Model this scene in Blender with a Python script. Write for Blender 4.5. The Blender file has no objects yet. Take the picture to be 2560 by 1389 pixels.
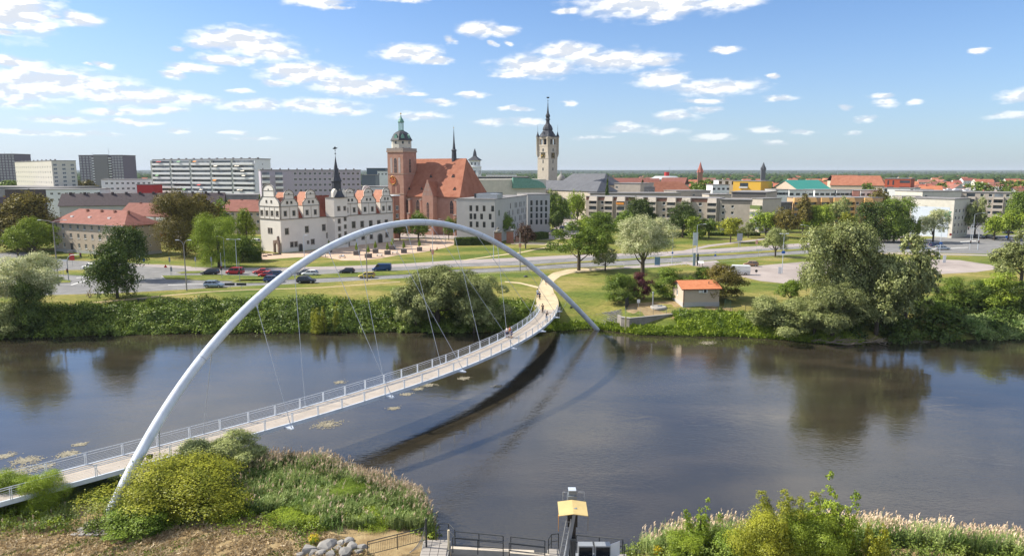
import bpy, math, random
import numpy as np
from mathutils import Vector, Matrix
# ------------------------------------------------------------------ camera, world, sun, exposure
sc = bpy.context.scene
F = 1750.0                      # focal length in photograph pixels (2560 wide)
CAM_H = 30.0                    # metres above the river
PITCH = math.radians(8.5948)
cd = bpy.data.cameras.new('camera')
cam = bpy.data.objects.new('camera', cd)
sc.collection.objects.link(cam)
cam.location = (0, 0, CAM_H)
cam.rotation_euler = (math.radians(90) - PITCH, 0, 0)
cd.sensor_fit = 'HORIZONTAL'
cd.sensor_width = 36.0
cd.lens = 36.0 * F / 2560.0
cd.clip_start = 0.5
cd.clip_end = 30000
sc.camera = cam
SUN_EL = math.radians(42)
SUN_DIR = Vector((-0.982 * math.cos(SUN_EL), 0.189 * math.cos(SUN_EL), math.sin(SUN_EL)))
sl = bpy.data.lights.new('sun', 'SUN')
sl.energy = 4.9
sl.angle = math.radians(0.5)
sl.color = (1.0, 0.93, 0.80)
so = bpy.data.objects.new('sun', sl)
so.rotation_euler = SUN_DIR.to_track_quat('Z', 'Y').to_euler()
so.location = (-60, 20, 80)
sc.collection.objects.link(so)
sc.view_settings.view_transform = 'Standard'
sc.view_settings.look = 'None'
sc.view_settings.exposure = 0.62
sc.view_settings.gamma = 1.0
sc.view_settings.use_curve_mapping = False
sc.cycles.volume_bounces = 0
sc.cycles.max_bounces = 6
sc.cycles.diffuse_bounces = 3
sc.cycles.glossy_bounces = 3
sc.cycles.transmission_bounces = 3
sc.cycles.transparent_max_bounces = 6
sc.cycles.caustics_reflective = False
sc.cycles.caustics_refractive = False
def ray(px, py):
 a = px - 1280.0
 b = 694.5 - py
 cp, sp = math.cos(PITCH), math.sin(PITCH)
 return Vector((a, F * cp + b * sp, -F * sp + b * cp))
def G(px, py, z=4.0):
 """the point of the level z seen at photograph pixel (px, py)"""
 r = ray(px, py)
 t = (z - CAM_H) / r.z
 return Vector((r.x * t, r.y * t, z))
def D(px, y, z=12.0):
 """the point at distance y and level z seen in photograph column px"""
 fw = y * math.cos(PITCH) + (CAM_H - z) * math.sin(PITCH)
 return Vector(((px - 1280.0) / F * fw, y, z))
def ZT(py, y):
 """level seen in photograph row py at distance y"""
 return CAM_H - y * math.tan(PITCH + math.atan((py - 694.5) / F))
CLOUDS = """20,28,95,52;200,50,48,17;125,41,18,8;125,66,22,9;5,78,34,9;30,157,62,16;262,163,22,9;224,162,12,5
130,212,180,36;330,240,160,24;480,247,80,14;30,228,120,30;600,103,112,32;680,130,88,20;520,110,50,14;565,150,70,14;488,171,62,11;448,123,18,8
428,187,32,8;760,183,108,28;895,215,132,27;690,208,32,10;640,262,82,16;790,265,112,17;860,278,60,9;600,228,25,6
1025,131,76,23;1090,152,48,10;1196,72,50,22;1250,78,45,15;1125,103,18,11;1235,108,14,6;1272,108,14,7
790,3,80,16;850,17,30,6;1010,-2,62,8;1630,5,190,40;1830,5,76,16;1650,45,34,14;1422,28,34,9
1335,167,104,30;1420,128,84,22;1540,150,130,26;1640,156,62,12;1290,187,55,10;1655,200,72,22;1790,218,116,20
1815,125,38,10;1938,193,13,7;1180,237,42,8;1100,256,36,8;1050,290,72,12;1230,305,52,9;1320,307,52,11
1425,257,22,8;1947,242,42,8;1760,252,52,8;1760,275,40,10;1690,290,54,14;1560,320,62,12;1660,330,52,9
1790,340,52,10;1912,325,38,8;1935,358,34,6;2205,243,32,7;2208,257,28,8;2170,298,26,8;2115,268,20,7
2445,124,22,7;2545,240,40,16;2535,290,54,9;2295,256,20,5;2120,332,20,5;350,277,64,10;150,298,64,8
270,282,62,9;410,275,42,8;40,262,54,7;440,326,32,6;570,330,42,6;640,345,42,5;1290,272,44,7;330,305,70,6;1020,235,50,5
60,330,90,7;200,335,70,6;1480,345,60,5;2000,330,40,5"""
def make_world():
 w = bpy.data.worlds.new('World')
 sc.world = w
 w.use_nodes = True
 nt = w.node_tree
 N, L = nt.nodes, nt.links
 N.clear()
 out = N.new('ShaderNodeOutputWorld')
 bg = N.new('ShaderNodeBackground')
 bg.inputs['Strength'].default_value = 0.12
 L.new(bg.outputs[0], out.inputs[0])
 sky = N.new('ShaderNodeTexSky')
 sky.sky_type = 'NISHITA'
 sky.sun_disc = False
 sky.sun_elevation = SUN_EL
 sky.sun_rotation = math.atan2(SUN_DIR.x, SUN_DIR.y)
 sky.air_density = 1.0
 sky.dust_density = 0.9
 sky.ozone_density = 2.6
 sky.altitude = 60
 def m(op, a, b=None, c=None, clamp=False):
  n = N.new('ShaderNodeMath')
  n.operation = op
  n.use_clamp = clamp
  for i, v in enumerate((a, b, c)):
   if v is None:
    continue
   if isinstance(v, (int, float)):
    n.inputs[i].default_value = v
   else:
    L.new(v, n.inputs[i])
  return n.outputs[0]
 tc = N.new('ShaderNodeTexCoord')
 sep = N.new('ShaderNodeSeparateXYZ')
 L.new(tc.outputs['Generated'], sep.inputs[0])
 az = m('ARCTAN2', sep.outputs[0], sep.outputs[1])
 el = m('ARCSINE', sep.outputs[2])
 comb = N.new('ShaderNodeCombineXYZ')
 L.new(az, comb.inputs[0])
 L.new(el, comb.inputs[1])
 st = N.new('ShaderNodeVectorMath')
 st.operation = 'MULTIPLY'
 L.new(comb.outputs[0], st.inputs[0])
 st.inputs[1].default_value = (10.0, 24.0, 1.0)
 def noise(vec, scale, detail, rough=0.55):
  n = N.new('ShaderNodeTexNoise')
  L.new(vec, n.inputs['Vector'])
  n.inputs['Scale'].default_value = scale
  n.inputs['Detail'].default_value = detail
  n.inputs['Roughness'].default_value = rough
  return n
 wn = noise(st.outputs[0], 2.2, 4, 0.6)
 warp = N.new('ShaderNodeVectorMath')
 warp.operation = 'SUBTRACT'
 L.new(wn.outputs['Color'], warp.inputs[0])
 warp.inputs[1].default_value = (0.5, 0.5, 0.5)
 wsc = N.new('ShaderNodeVectorMath')
 wsc.operation = 'MULTIPLY'
 L.new(warp.outputs[0], wsc.inputs[0])
 wsc.inputs[1].default_value = (0.036, 0.014, 0.0)
 pos = N.new('ShaderNodeVectorMath')
 pos.operation = 'ADD'
 L.new(comb.outputs[0], pos.inputs[0])
 L.new(wsc.outputs[0], pos.inputs[1])
 cur = None
 for b in CLOUDS.replace('\n', ';').split(';'):
  cx, cy, rx, ry = map(float, b.split(','))
  r = ray(cx, cy).normalized()
  a0, e0 = math.atan2(r.x, r.y), math.asin(r.z)
  ra, re = rx / F * 0.95, ry / F * 0.95
  ma = N.new('ShaderNodeVectorMath')
  ma.operation = 'MULTIPLY_ADD'
  L.new(pos.outputs[0], ma.inputs[0])
  ma.inputs[1].default_value = (1 / ra, 1 / re, 0)
  ma.inputs[2].default_value = (-a0 / ra, -e0 / re, 0)
  ln = N.new('ShaderNodeVectorMath')
  ln.operation = 'LENGTH'
  L.new(ma.outputs[0], ln.inputs[0])
  cur = ln.outputs['Value'] if cur is None else m('MINIMUM', cur, ln.outputs['Value'])
 n1 = noise(st.outputs[0], 3.4, 6, 0.52).outputs[0]
 off = N.new('ShaderNodeVectorMath')
 off.operation = 'ADD'
 L.new(st.outputs[0], off.inputs[0])
 off.inputs[1].default_value = (-0.04, 0.14, 0)
 n2 = noise(off.outputs[0], 3.4, 6, 0.52).outputs[0]
 body = m('SUBTRACT', 1.18, cur)
 dens = m('ADD', body, m('MULTIPLY', m('SUBTRACT', n1, 0.5), 1.15))
 mr = N.new('ShaderNodeMapRange')
 mr.interpolation_type = 'SMOOTHSTEP'
 L.new(dens, mr.inputs[0])
 mr.inputs[1].default_value = -0.12
 mr.inputs[2].default_value = 0.85
 zc = m('MAXIMUM', sep.outputs[2], 0.02)
 flat = N.new('ShaderNodeCombineXYZ')
 L.new(m('DIVIDE', sep.outputs[0], zc), flat.inputs[0])
 L.new(m('DIVIDE', sep.outputs[1], zc), flat.inputs[1])
 hn = noise(flat.outputs[0], 1.1, 6, 0.55).outputs[0]
 hr = N.new('ShaderNodeMapRange')
 hr.interpolation_type = 'SMOOTHSTEP'
 L.new(hn, hr.inputs[0])
 hr.inputs[1].default_value = 0.39
 hr.inputs[2].default_value = 0.62
 gate = N.new('ShaderNodeMapRange')
 L.new(el, gate.inputs[0])
 gate.inputs[1].default_value = 0.24
 gate.inputs[2].default_value = 0.30
 back = N.new('ShaderNodeMapRange')      # the sides and the back of the sky have them too
 L.new(m('ABSOLUTE', az), back.inputs[0])
 back.inputs[1].default_value = 0.66
 back.inputs[2].default_value = 0.8
 hz = N.new('ShaderNodeMapRange')
 L.new(el, hz.inputs[0])
 hz.inputs[1].default_value = 0.03
 hz.inputs[2].default_value = 0.12
 high = m('MULTIPLY', hr.outputs[0], m('MULTIPLY', m('MAXIMUM', gate.outputs[0], back.outputs[0]), hz.outputs[0]))
 alpha = m('MAXIMUM', mr.outputs[0], m('MULTIPLY', high, 0.85))
 fade = N.new('ShaderNodeMapRange')      # clouds thin out in the air near the horizon
 L.new(el, fade.inputs[0])
 fade.inputs[1].default_value = 0.0
 fade.inputs[2].default_value = 0.13
 fade.inputs[3].default_value = 0.25
 fade.inputs[4].default_value = 1.0
 alpha = m('MULTIPLY', alpha, fade.outputs[0], clamp=True)
 relief = m('ADD', 0.55, m('MULTIPLY', m('SUBTRACT', n1, n2), 9.0), clamp=True)
 ccol = N.new('ShaderNodeMix')
 ccol.data_type = 'RGBA'
 L.new(relief, ccol.inputs[0])
 ccol.inputs[6].default_value = (4.2, 4.5, 5.0, 1)
 ccol.inputs[7].default_value = (6.9, 6.8, 6.6, 1)
 hcol = N.new('ShaderNodeMix')
 hcol.data_type = 'RGBA'
 hf = m('POWER', m('SUBTRACT', 1.0, m('MULTIPLY', m('ABSOLUTE', el), 3.4, clamp=True), clamp=True), 2.0)
 side = N.new('ShaderNodeMapRange')      # whiter towards the sun's side
 L.new(az, side.inputs[0])
 side.inputs[1].default_value = 0.75
 side.inputs[2].default_value = -0.65
 side.inputs[3].default_value = 0.35
 side.inputs[4].default_value = 1.0
 L.new(m('MULTIPLY', hf, m('MULTIPLY', side.outputs[0], 0.75)), hcol.inputs[0])
 gm = N.new('ShaderNodeMix')
 gm.data_type = 'RGBA'
 gm.blend_type = 'MULTIPLY'
 gm.inputs[0].default_value = 1.0
 L.new(sky.outputs[0], gm.inputs[6])
 gm.inputs[7].default_value = (0.60, 0.74, 0.93, 1)
 L.new(gm.outputs[2], hcol.inputs[6])
 hcol.inputs[7].default_value = (4.0, 4.5, 5.3, 1)
 fin = N.new('ShaderNodeMix')
 fin.data_type = 'RGBA'
 L.new(alpha, fin.inputs[0])
 L.new(hcol.outputs[2], fin.inputs[6])
 L.new(ccol.outputs[2], fin.inputs[7])
 L.new(fin.outputs[2], bg.inputs['Color'])
 w.cycles.sampling_method = 'MANUAL'
 w.cycles.sample_map_resolution = 512
make_world()
# ------------------------------------------------------------------ materials
MATS = {}
def mat(name, col, rough=0.8, metal=0.0, var=0.12, scale=1.5, bump=0.0, bscale=8.0, spec=0.3, col2=None, objvar=0.0, detail=4.0, stretch=None):
 """plain surface: base colour broken up by two noises, a little relief"""
 if name in MATS:
  return MATS[name]
 m = bpy.data.materials.new(name)
 m.use_nodes = True
 nt = m.node_tree
 N, L = nt.nodes, nt.links
 p = N['Principled BSDF']
 p.inputs['Roughness'].default_value = rough
 p.inputs['Metallic'].default_value = metal
 p.inputs['Specular IOR Level'].default_value = spec
 tc = N.new('ShaderNodeTexCoord')
 vec = tc.outputs['Object']
 if stretch:
  mp = N.new('ShaderNodeMapping')
  mp.inputs['Scale'].default_value = stretch
  L.new(vec, mp.inputs[0])
  vec = mp.outputs[0]
 nz = N.new('ShaderNodeTexNoise')
 L.new(vec, nz.inputs['Vector'])
 nz.inputs['Scale'].default_value = scale
 nz.inputs['Detail'].default_value = detail
 nz.inputs['Roughness'].default_value = 0.6
 mr = N.new('ShaderNodeMapRange')
 L.new(nz.outputs[0], mr.inputs[0])
 mr.inputs[1].default_value = 0.3
 mr.inputs[2].default_value = 0.7
 mix = N.new('ShaderNodeMix')
 mix.data_type = 'RGBA'
 L.new(mr.outputs[0], mix.inputs[0])
 c2 = col2 if col2 else tuple(min(1, c * (1 + var)) for c in col)
 c1 = col if col2 else tuple(c * (1 - var) for c in col)
 mix.inputs[6].default_value = (*c1, 1)
 mix.inputs[7].default_value = (*c2, 1)
 src = mix.outputs[2]
 if objvar:
  oi = N.new('ShaderNodeObjectInfo')
  hs = N.new('ShaderNodeHueSaturation')
  mv = N.new('ShaderNodeMapRange')
  L.new(oi.outputs['Random'], mv.inputs[0])
  mv.inputs[3].default_value = 1 - objvar
  mv.inputs[4].default_value = 1 + objvar
  L.new(mv.outputs[0], hs.inputs['Value'])
  L.new(src, hs.inputs['Color'])
  src = hs.outputs[0]
 L.new(src, p.inputs['Base Color'])
 if bump:
  b = N.new('ShaderNodeBump')
  nb = N.new('ShaderNodeTexNoise')
  L.new(vec, nb.inputs['Vector'])
  nb.inputs['Scale'].default_value = bscale
  nb.inputs['Detail'].default_value = 5
  L.new(nb.outputs[0], b.inputs['Height'])
  b.inputs['Strength'].default_value = bump
  b.inputs['Distance'].default_value = 0.1
  L.new(b.outputs[0], p.inputs['Normal'])
 MATS[name] = m
 return m
def leafmat(name, c1, c2, trans=0.2, spec=0.12):
 if name in MATS:
  return MATS[name]
 m = bpy.data.materials.new(name)
 m.use_nodes = True
 nt = m.node_tree
 N, L = nt.nodes, nt.links
 N.clear()
 out = N.new('ShaderNodeOutputMaterial')
 geo = N.new('ShaderNodeNewGeometry')
 oi = N.new('ShaderNodeObjectInfo')
 nz = N.new('ShaderNodeTexNoise')
 L.new(geo.outputs['Position'], nz.inputs['Vector'])
 nz.inputs['Scale'].default_value = 0.55
 nz.inputs['Detail'].default_value = 3
 r = N.new('ShaderNodeMath')
 r.operation = 'MULTIPLY_ADD'
 L.new(geo.outputs['Random Per Island'], r.inputs[0])
 r.inputs[1].default_value = 0.75
 mr = N.new('ShaderNodeMapRange')
 L.new(nz.outputs[0], mr.inputs[0])
 mr.inputs[1].default_value = 0.3
 mr.inputs[2].default_value = 0.7
 mr.inputs[3].default_value = -0.25
 mr.inputs[4].default_value = 0.5
 L.new(mr.outputs[0], r.inputs[2])
 mix = N.new('ShaderNodeMix')
 mix.data_type = 'RGBA'
 mix.clamp_factor = True
 L.new(r.outputs[0], mix.inputs[0])
 mix.inputs[6].default_value = (*c1, 1)
 mix.inputs[7].default_value = (*c2, 1)
 hs = N.new('ShaderNodeHueSaturation')
 mv = N.new('ShaderNodeMapRange')
 L.new(oi.outputs['Random'], mv.inputs[0])
 mv.inputs[3].default_value = 0.82
 mv.inputs[4].default_value = 1.18
 L.new(mv.outputs[0], hs.inputs['Value'])
 L.new(mix.outputs[2], hs.inputs['Color'])
 d = N.new('ShaderNodeBsdfDiffuse')
 t = N.new('ShaderNodeBsdfTranslucent')
 g = N.new('ShaderNodeBsdfGlossy')
 g.inputs['Roughness'].default_value = 0.45
 L.new(hs.outputs[0], d.inputs[0])
 L.new(hs.outputs[0], t.inputs[0])
 m1 = N.new('ShaderNodeMixShader')
 m1.inputs[0].default_value = trans
 L.new(d.outputs[0], m1.inputs[1])
 L.new(t.outputs[0], m1.inputs[2])
 m2 = N.new('ShaderNodeMixShader')
 m2.inputs[0].default_value = spec * 0.2
 L.new(m1.outputs[0], m2.inputs[1])
 L.new(g.outputs[0], m2.inputs[2])
 L.new(m2.outputs[0], out.inputs[0])
 MATS[name] = m
 return m
white_steel = mat('white_painted_steel', (0.50, 0.55, 0.62), 0.38, col2=(0.66, 0.71, 0.78), scale=0.7, spec=0.5, bump=0.03, detail=9)
rail_steel = mat('pale_rail_steel', (0.62, 0.66, 0.72), 0.4, var=0.05, spec=0.5)
cable_steel = mat('cable_steel', (0.42, 0.45, 0.5), 0.4, metal=0.3, var=0.05)
deck_mat = mat('sandy_deck_coating', (0.36, 0.31, 0.26), 0.9, col2=(0.46, 0.40, 0.34), scale=0.8, detail=9, bump=0.2, bscale=30)
asphalt = mat('asphalt', (0.15, 0.148, 0.148), 0.9, col2=(0.24, 0.235, 0.23), scale=0.35, bump=0.15, bscale=20, detail=8)
pavement_mat = mat('pavement', (0.30, 0.26, 0.25), 0.9, col2=(0.38, 0.33, 0.31), scale=0.5, bump=0.15, bscale=15, detail=8)
plaza_mat = mat('plaza_gravel', (0.46, 0.33, 0.24), 0.95, col2=(0.56, 0.42, 0.31), scale=0.4, bump=0.2, bscale=15, detail=8)
path_mat = mat('sandy_path', (0.46, 0.37, 0.23), 0.95, col2=(0.60, 0.49, 0.32), scale=0.6, bump=0.2, bscale=15, detail=8)
lot_mat = mat('parking_asphalt', (0.26, 0.22, 0.20), 0.92, col2=(0.42, 0.36, 0.33), scale=0.12, bump=0.15, bscale=15, detail=8)
paint_white = mat('road_paint', (0.62, 0.62, 0.6), 0.8, var=0.15, scale=3)
kerb_mat = mat('kerb_stone', (0.36, 0.35, 0.33), 0.9, var=0.15)
concrete = mat('concrete', (0.36, 0.34, 0.31), 0.9, var=0.15, scale=0.7, bump=0.2, detail=7)
dark_metal = mat('anthracite_metal', (0.03, 0.035, 0.04), 0.5, spec=0.4)
galv = mat('galvanised_steel', (0.36, 0.38, 0.40), 0.45, metal=0.4, var=0.1)
lamp_grey = mat('lamp_post_grey', (0.28, 0.26, 0.24), 0.6, var=0.12)
lamp_light = mat('lamp_post_pale', (0.45, 0.5, 0.55), 0.5, var=0.08)
frame_white = mat('window_frame_white', (0.75, 0.75, 0.73), 0.5, var=0.03)
frame_stone = mat('window_surround_stone', (0.26, 0.23, 0.19), 0.85, var=0.2, scale=2)
frame_dark = mat('window_frame_dark', (0.05, 0.05, 0.05), 0.5)
glass = mat('window_glass', (0.035, 0.045, 0.055), 0.12, var=0.5, scale=0.25, spec=0.6)
glass_light = mat('window_glass_pale', (0.16, 0.18, 0.20), 0.15, var=0.5, scale=0.4, spec=0.6)
plaster_castle = mat('castle_plaster', (0.70, 0.66, 0.60), 0.9, var=0.05, scale=0.4, bump=0.1, detail=7)
castle_trim = mat('castle_stone_trim', (0.22, 0.20, 0.17), 0.9, var=0.25, scale=2)
tile_dark_red = mat('roof_tiles_dark_red', (0.20, 0.055, 0.035), 0.85, col2=(0.28, 0.085, 0.05), scale=1.2, bump=0.3, bscale=12)
tile_orange = mat('roof_tiles_orange', (0.26, 0.095, 0.055), 0.9, col2=(0.37, 0.155, 0.095), scale=0.45, detail=9, bump=0.3, bscale=12)
tile_red = mat('roof_tiles_red', (0.19, 0.072, 0.053), 0.85, col2=(0.26, 0.105, 0.08), scale=0.6, bump=0.3, bscale=10, objvar=0.12)
tile_brown = mat('roof_tiles_dark_brown', (0.055, 0.04, 0.045), 0.8, col2=(0.085, 0.065, 0.07), scale=1)
roof_grey = mat('roof_felt_grey', (0.23, 0.22, 0.22), 0.9, var=0.2, scale=0.3, detail=7)
slate = mat('roof_slate', (0.035, 0.038, 0.048), 0.6, col2=(0.07, 0.075, 0.09), scale=0.9, spec=0.25)
slate_blue = mat('roof_slate_blue', (0.075, 0.08, 0.095), 0.75, col2=(0.11, 0.115, 0.13), scale=0.4, spec=0.4)
copper_green = mat('copper_green', (0.10, 0.24, 0.19), 0.6, col2=(0.17, 0.34, 0.28), scale=1.2)
brick_red = mat('brick_red', (0.27, 0.12, 0.085), 0.92, col2=(0.37, 0.185, 0.13), scale=0.9, bump=0.3, bscale=14, detail=8)
brick_pale = mat('brick_pale_red', (0.36, 0.19, 0.14), 0.92, col2=(0.44, 0.26, 0.20), scale=0.6, bump=0.2, bscale=14, detail=8)
cream = mat('cream_plaster', (0.56, 0.53, 0.46), 0.9, var=0.08, scale=0.6)
beige = mat('beige_render', (0.52, 0.43, 0.34), 0.9, var=0.06, scale=0.5)
grey_render = mat('grey_render', (0.44, 0.43, 0.42), 0.9, var=0.06, scale=0.3)
prefab_grey = mat('prefab_exposed_concrete', (0.40, 0.35, 0.30), 0.92, var=0.12, scale=0.5, detail=8)
prefab_pale = mat('prefab_balcony_concrete', (0.50, 0.44, 0.38), 0.9, var=0.1, scale=0.5)
prefab_ochre = mat('prefab_ochre', (0.48, 0.33, 0.20), 0.9, var=0.08)
ochre_orange = mat('ochre_orange_panel', (0.60, 0.36, 0.14), 0.8, var=0.05)
white_wall = mat('white_wall', (0.70, 0.71, 0.72), 0.8, var=0.04, scale=0.4)
white_trim = mat('white_trim', (0.78, 0.78, 0.76), 0.7, var=0.03)
blue_white = mat('pale_blue_wall', (0.50, 0.55, 0.62), 0.85, var=0.05)
lilac_wall = mat('lilac_grey_wall', (0.44, 0.40, 0.46), 0.88, var=0.05)
tower_dark = mat('tower_grey_violet', (0.16, 0.14, 0.18), 0.9, var=0.1)
tower_mid = mat('tower_grey', (0.22, 0.21, 0.22), 0.9, var=0.08)
sandstone = mat('sandstone', (0.44, 0.38, 0.31), 0.9, col2=(0.54, 0.48, 0.40), scale=0.7, detail=8)
yellow_wall = mat('yellow_wall', (0.62, 0.37, 0.05), 0.8, var=0.04)
red_brown_wall = mat('red_brown_wall', (0.36, 0.08, 0.04), 0.8, var=0.06)
red_wall = mat('red_wall', (0.45, 0.04, 0.04), 0.8, var=0.05)
salmon = mat('salmon_wall', (0.6, 0.3, 0.25), 0.8, var=0.05)
bark = mat('bark', (0.10, 0.08, 0.06), 0.95, var=0.3, scale=3, bump=0.4)
dead_wood = mat('dead_wood', (0.34, 0.27, 0.20), 0.95, var=0.25, scale=3)
stone_mat = mat('stone', (0.19, 0.185, 0.18), 0.92, col2=(0.34, 0.32, 0.29), scale=1.3, bump=0.5, bscale=4, objvar=0.2, detail=8)
gold = mat('gilded_metal', (0.55, 0.36, 0.08), 0.35, metal=0.6)
rubber = mat('tyre_rubber', (0.02, 0.02, 0.02), 0.85)
skin = mat('skin', (0.50, 0.30, 0.21), 0.6)
hair_mat = mat('dark_hair', (0.03, 0.02, 0.015), 0.7)
yellow_sheet = mat('yellow_sheet_metal', (0.55, 0.42, 0.19), 0.6, var=0.08)
LM = dict(
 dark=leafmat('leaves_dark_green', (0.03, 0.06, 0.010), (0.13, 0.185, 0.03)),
 mid=leafmat('leaves_green', (0.065, 0.12, 0.014), (0.26, 0.35, 0.045)),
 bright=leafmat('leaves_bright_green', (0.12, 0.19, 0.015), (0.38, 0.47, 0.05)),
 yellow=leafmat('leaves_yellow_green', (0.11, 0.14, 0.012), (0.44, 0.44, 0.045)),
 olive=leafmat('leaves_olive_brown', (0.065, 0.062, 0.014), (0.26, 0.21, 0.04)),
 willow=leafmat('leaves_willow', (0.13, 0.165, 0.045), (0.43, 0.46, 0.18)),
 blossom=leafmat('blossom_cream', (0.20, 0.26, 0.08), (0.72, 0.70, 0.42)),
 copper=leafmat('leaves_copper', (0.035, 0.02, 0.012), (0.13, 0.07, 0.04)),
 purple=leafmat('leaves_purple', (0.05, 0.014, 0.02), (0.18, 0.045, 0.055)),
 reed=leafmat('reed_leaves', (0.10, 0.18, 0.035), (0.38, 0.44, 0.16)),
 plume=leafmat('reed_plumes', (0.48, 0.35, 0.23), (0.78, 0.62, 0.46)),
 hedge=leafmat('hedge_leaves', (0.045, 0.085, 0.012), (0.14, 0.19, 0.03)),
 bank=leafmat('bank_weeds', (0.07, 0.12, 0.018), (0.29, 0.36, 0.07)),
)
# ------------------------------------------------------------------ mesh building
class MB:
 def __init__(s):
  s.v, s.f, s.mi, s.sm = [], [], [], []
 def add(s, vs, fs, mi=0, smooth=False):
  o = len(s.v)
  s.v += [tuple(p) for p in vs]
  s.f += [tuple(i + o for i in f) for f in fs]
  s.mi += [mi] * len(fs)
  s.sm += [smooth] * len(fs)
  return s
 def box(s, x0, x1, y0, y1, z0, z1, mi=0):
  vs = [(x, y, z) for z in (z0, z1) for y in (y0, y1) for x in (x0, x1)]
  return s.add(vs, [(0, 2, 3, 1), (4, 5, 7, 6), (0, 1, 5, 4), (2, 6, 7, 3), (0, 4, 6, 2), (1, 3, 7, 5)], mi)
 def obox(s, o, e, L_, W_, z0, z1, mi=0):
  """box from o along unit e (2D), W_ to the inner side"""
  n = (-e[1], e[0])
  c = [(o[0], o[1]), (o[0] + e[0] * L_, o[1] + e[1] * L_), (o[0] + e[0] * L_ + n[0] * W_, o[1] + e[1] * L_ + n[1] * W_), (o[0] + n[0] * W_, o[1] + n[1] * W_)]
  return s.prism(c, z0, z1, mi)
 def prism(s, poly, z0, z1, mi=0, topmi=None):
  n = len(poly)
  vs = [(p[0], p[1], z0) for p in poly] + [(p[0], p[1], z1) for p in poly]
  s.add(vs, [(i, (i + 1) % n, n + (i + 1) % n, n + i) for i in range(n)] + [tuple(range(n - 1, -1, -1))], mi)
  return s.add([(p[0], p[1], z1) for p in poly], [tuple(range(n))], mi if topmi is None else topmi)
 def cyl(s, a, b, r0, r1=None, n=8, mi=0, smooth=True, caps=True):
  a, b = Vector(a), Vector(b)
  r1 = r0 if r1 is None else r1
  d = (b - a)
  if d.length < 1e-6:
   return s
  d.normalize()
  u = d.orthogonal().normalized()
  w = d.cross(u)
  vs = []
  for c, r in ((a, r0), (b, r1)):
   for i in range(n):
    t = 2 * math.pi * i / n
    vs.append(c + (u * math.cos(t) + w * math.sin(t)) * r)
  s.add(vs, [(i, (i + 1) % n, n + (i + 1) % n, n + i) for i in range(n)], mi, smooth)
  if caps:
   s.add(vs, [tuple(range(n - 1, -1, -1)), tuple(range(n, 2 * n))], mi)
  return s
 def tube(s, pts, r, n=6, mi=0, caps=True):
  pts = [Vector(p) for p in pts]
  rs = r if isinstance(r, (list, tuple)) else [r] * len(pts)
  vs, prev = [], None
  for i, p in enumerate(pts):
   d = (pts[min(i + 1, len(pts) - 1)] - pts[max(i - 1, 0)]).normalized()
   u = d.orthogonal().normalized() if prev is None else (prev - d * prev.dot(d)).normalized()
   prev = u
   w = d.cross(u)
   for k in range(n):
    t = 2 * math.pi * k / n
    vs.append(p + (u * math.cos(t) + w * math.sin(t)) * rs[i])
  fs = [(i * n + k, i * n + (k + 1) % n, (i + 1) * n + (k + 1) % n, (i + 1) * n + k) for i in range(len(pts) - 1) for k in range(n)]
  s.add(vs, fs, mi, True)
  if caps:
   m_ = (len(pts) - 1) * n
   s.add(vs, [tuple(range(n - 1, -1, -1)), tuple(range(m_, m_ + n))], mi)
  return s
 def lathe(s, prof, c=(0, 0, 0), n=12, mi=0, smooth=True, rot=0.0):
  vs = []
  for r, z in prof:
   for k in range(n):
    t = 2 * math.pi * k / n + rot
    vs.append((c[0] + r * math.cos(t), c[1] + r * math.sin(t), c[2] + z))
  fs = [(i * n + k, i * n + (k + 1) % n, (i + 1) * n + (k + 1) % n, (i + 1) * n + k) for i in range(len(prof) - 1) for k in range(n)]
  s.add(vs, fs, mi, smooth)
  m_ = (len(prof) - 1) * n
  return s.add(vs, [tuple(range(n - 1, -1, -1)), tuple(range(m_, m_ + n))], mi)
 def extr(s, prof, o, e, n, d, mi=0, z0=0.0):
  """profile (u, z) in the vertical plane through o along e, thickened by d along n (2D)"""
  k = len(prof)
  vs = [(o[0] + e[0] * u, o[1] + e[1] * u, z0 + z) for u, z in prof]
  vs += [(o[0] + e[0] * u + n[0] * d, o[1] + e[1] * u + n[1] * d, z0 + z) for u, z in prof]
  return s.add(vs, [tuple(range(k)), tuple(range(2 * k - 1, k - 1, -1))] + [(i, k + i, k + (i + 1) % k, (i + 1) % k) for i in range(k)], mi)
 def mesh(s, name, mats):
  me = bpy.data.meshes.new(name)
  me.from_pydata(s.v, [], s.f)
  for m_ in (mats if isinstance(mats, (list, tuple)) else [mats]):
   me.materials.append(m_)
  me.polygons.foreach_set('material_index', s.mi)
  me.polygons.foreach_set('use_smooth', s.sm)
  me.update()
  return me
 def build(s, name, mats, parent=None, loc=None):
  if parent is not None and loc is None:      # vertices are in world space: bring them to the parent
   o = parent.matrix_world.translation if False else parent.get('_o', (0, 0, 0))
   s.v = [(v[0] - o[0], v[1] - o[1], v[2] - o[2]) for v in s.v]
  return link(name, s.mesh(name, mats), parent, loc)
COL = sc.collection
def link(name, me, parent=None, loc=None, rotz=0.0, scale=None):
 o = bpy.data.objects.new(name, me)
 COL.objects.link(o)
 if parent is not None:
  o.parent = parent
 if loc is not None:
  o.location = loc
 if rotz:
  o.rotation_euler = (0, 0, rotz)
 if scale is not None:
  o.scale = scale
 return o
def tag(o, label, cat, group=None, kind=None):
 o['label'] = label
 if cat:
  o['category'] = cat
 if group:
  o['group'] = group
 if kind:
  o['kind'] = kind
 return o
def thing(name, label, cat, loc=(0, 0, 0), rotz=0.0, group=None, scale=None):
 o = bpy.data.objects.new(name, None)
 COL.objects.link(o)
 o.location = loc
 o.rotation_euler = (0, 0, rotz)
 if scale is not None:
  o.scale = scale
 o.empty_display_size = 1
 ORIG[o.name] = tuple(loc)
 return tag(o, label, cat, group)
ORIG = {}
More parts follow.
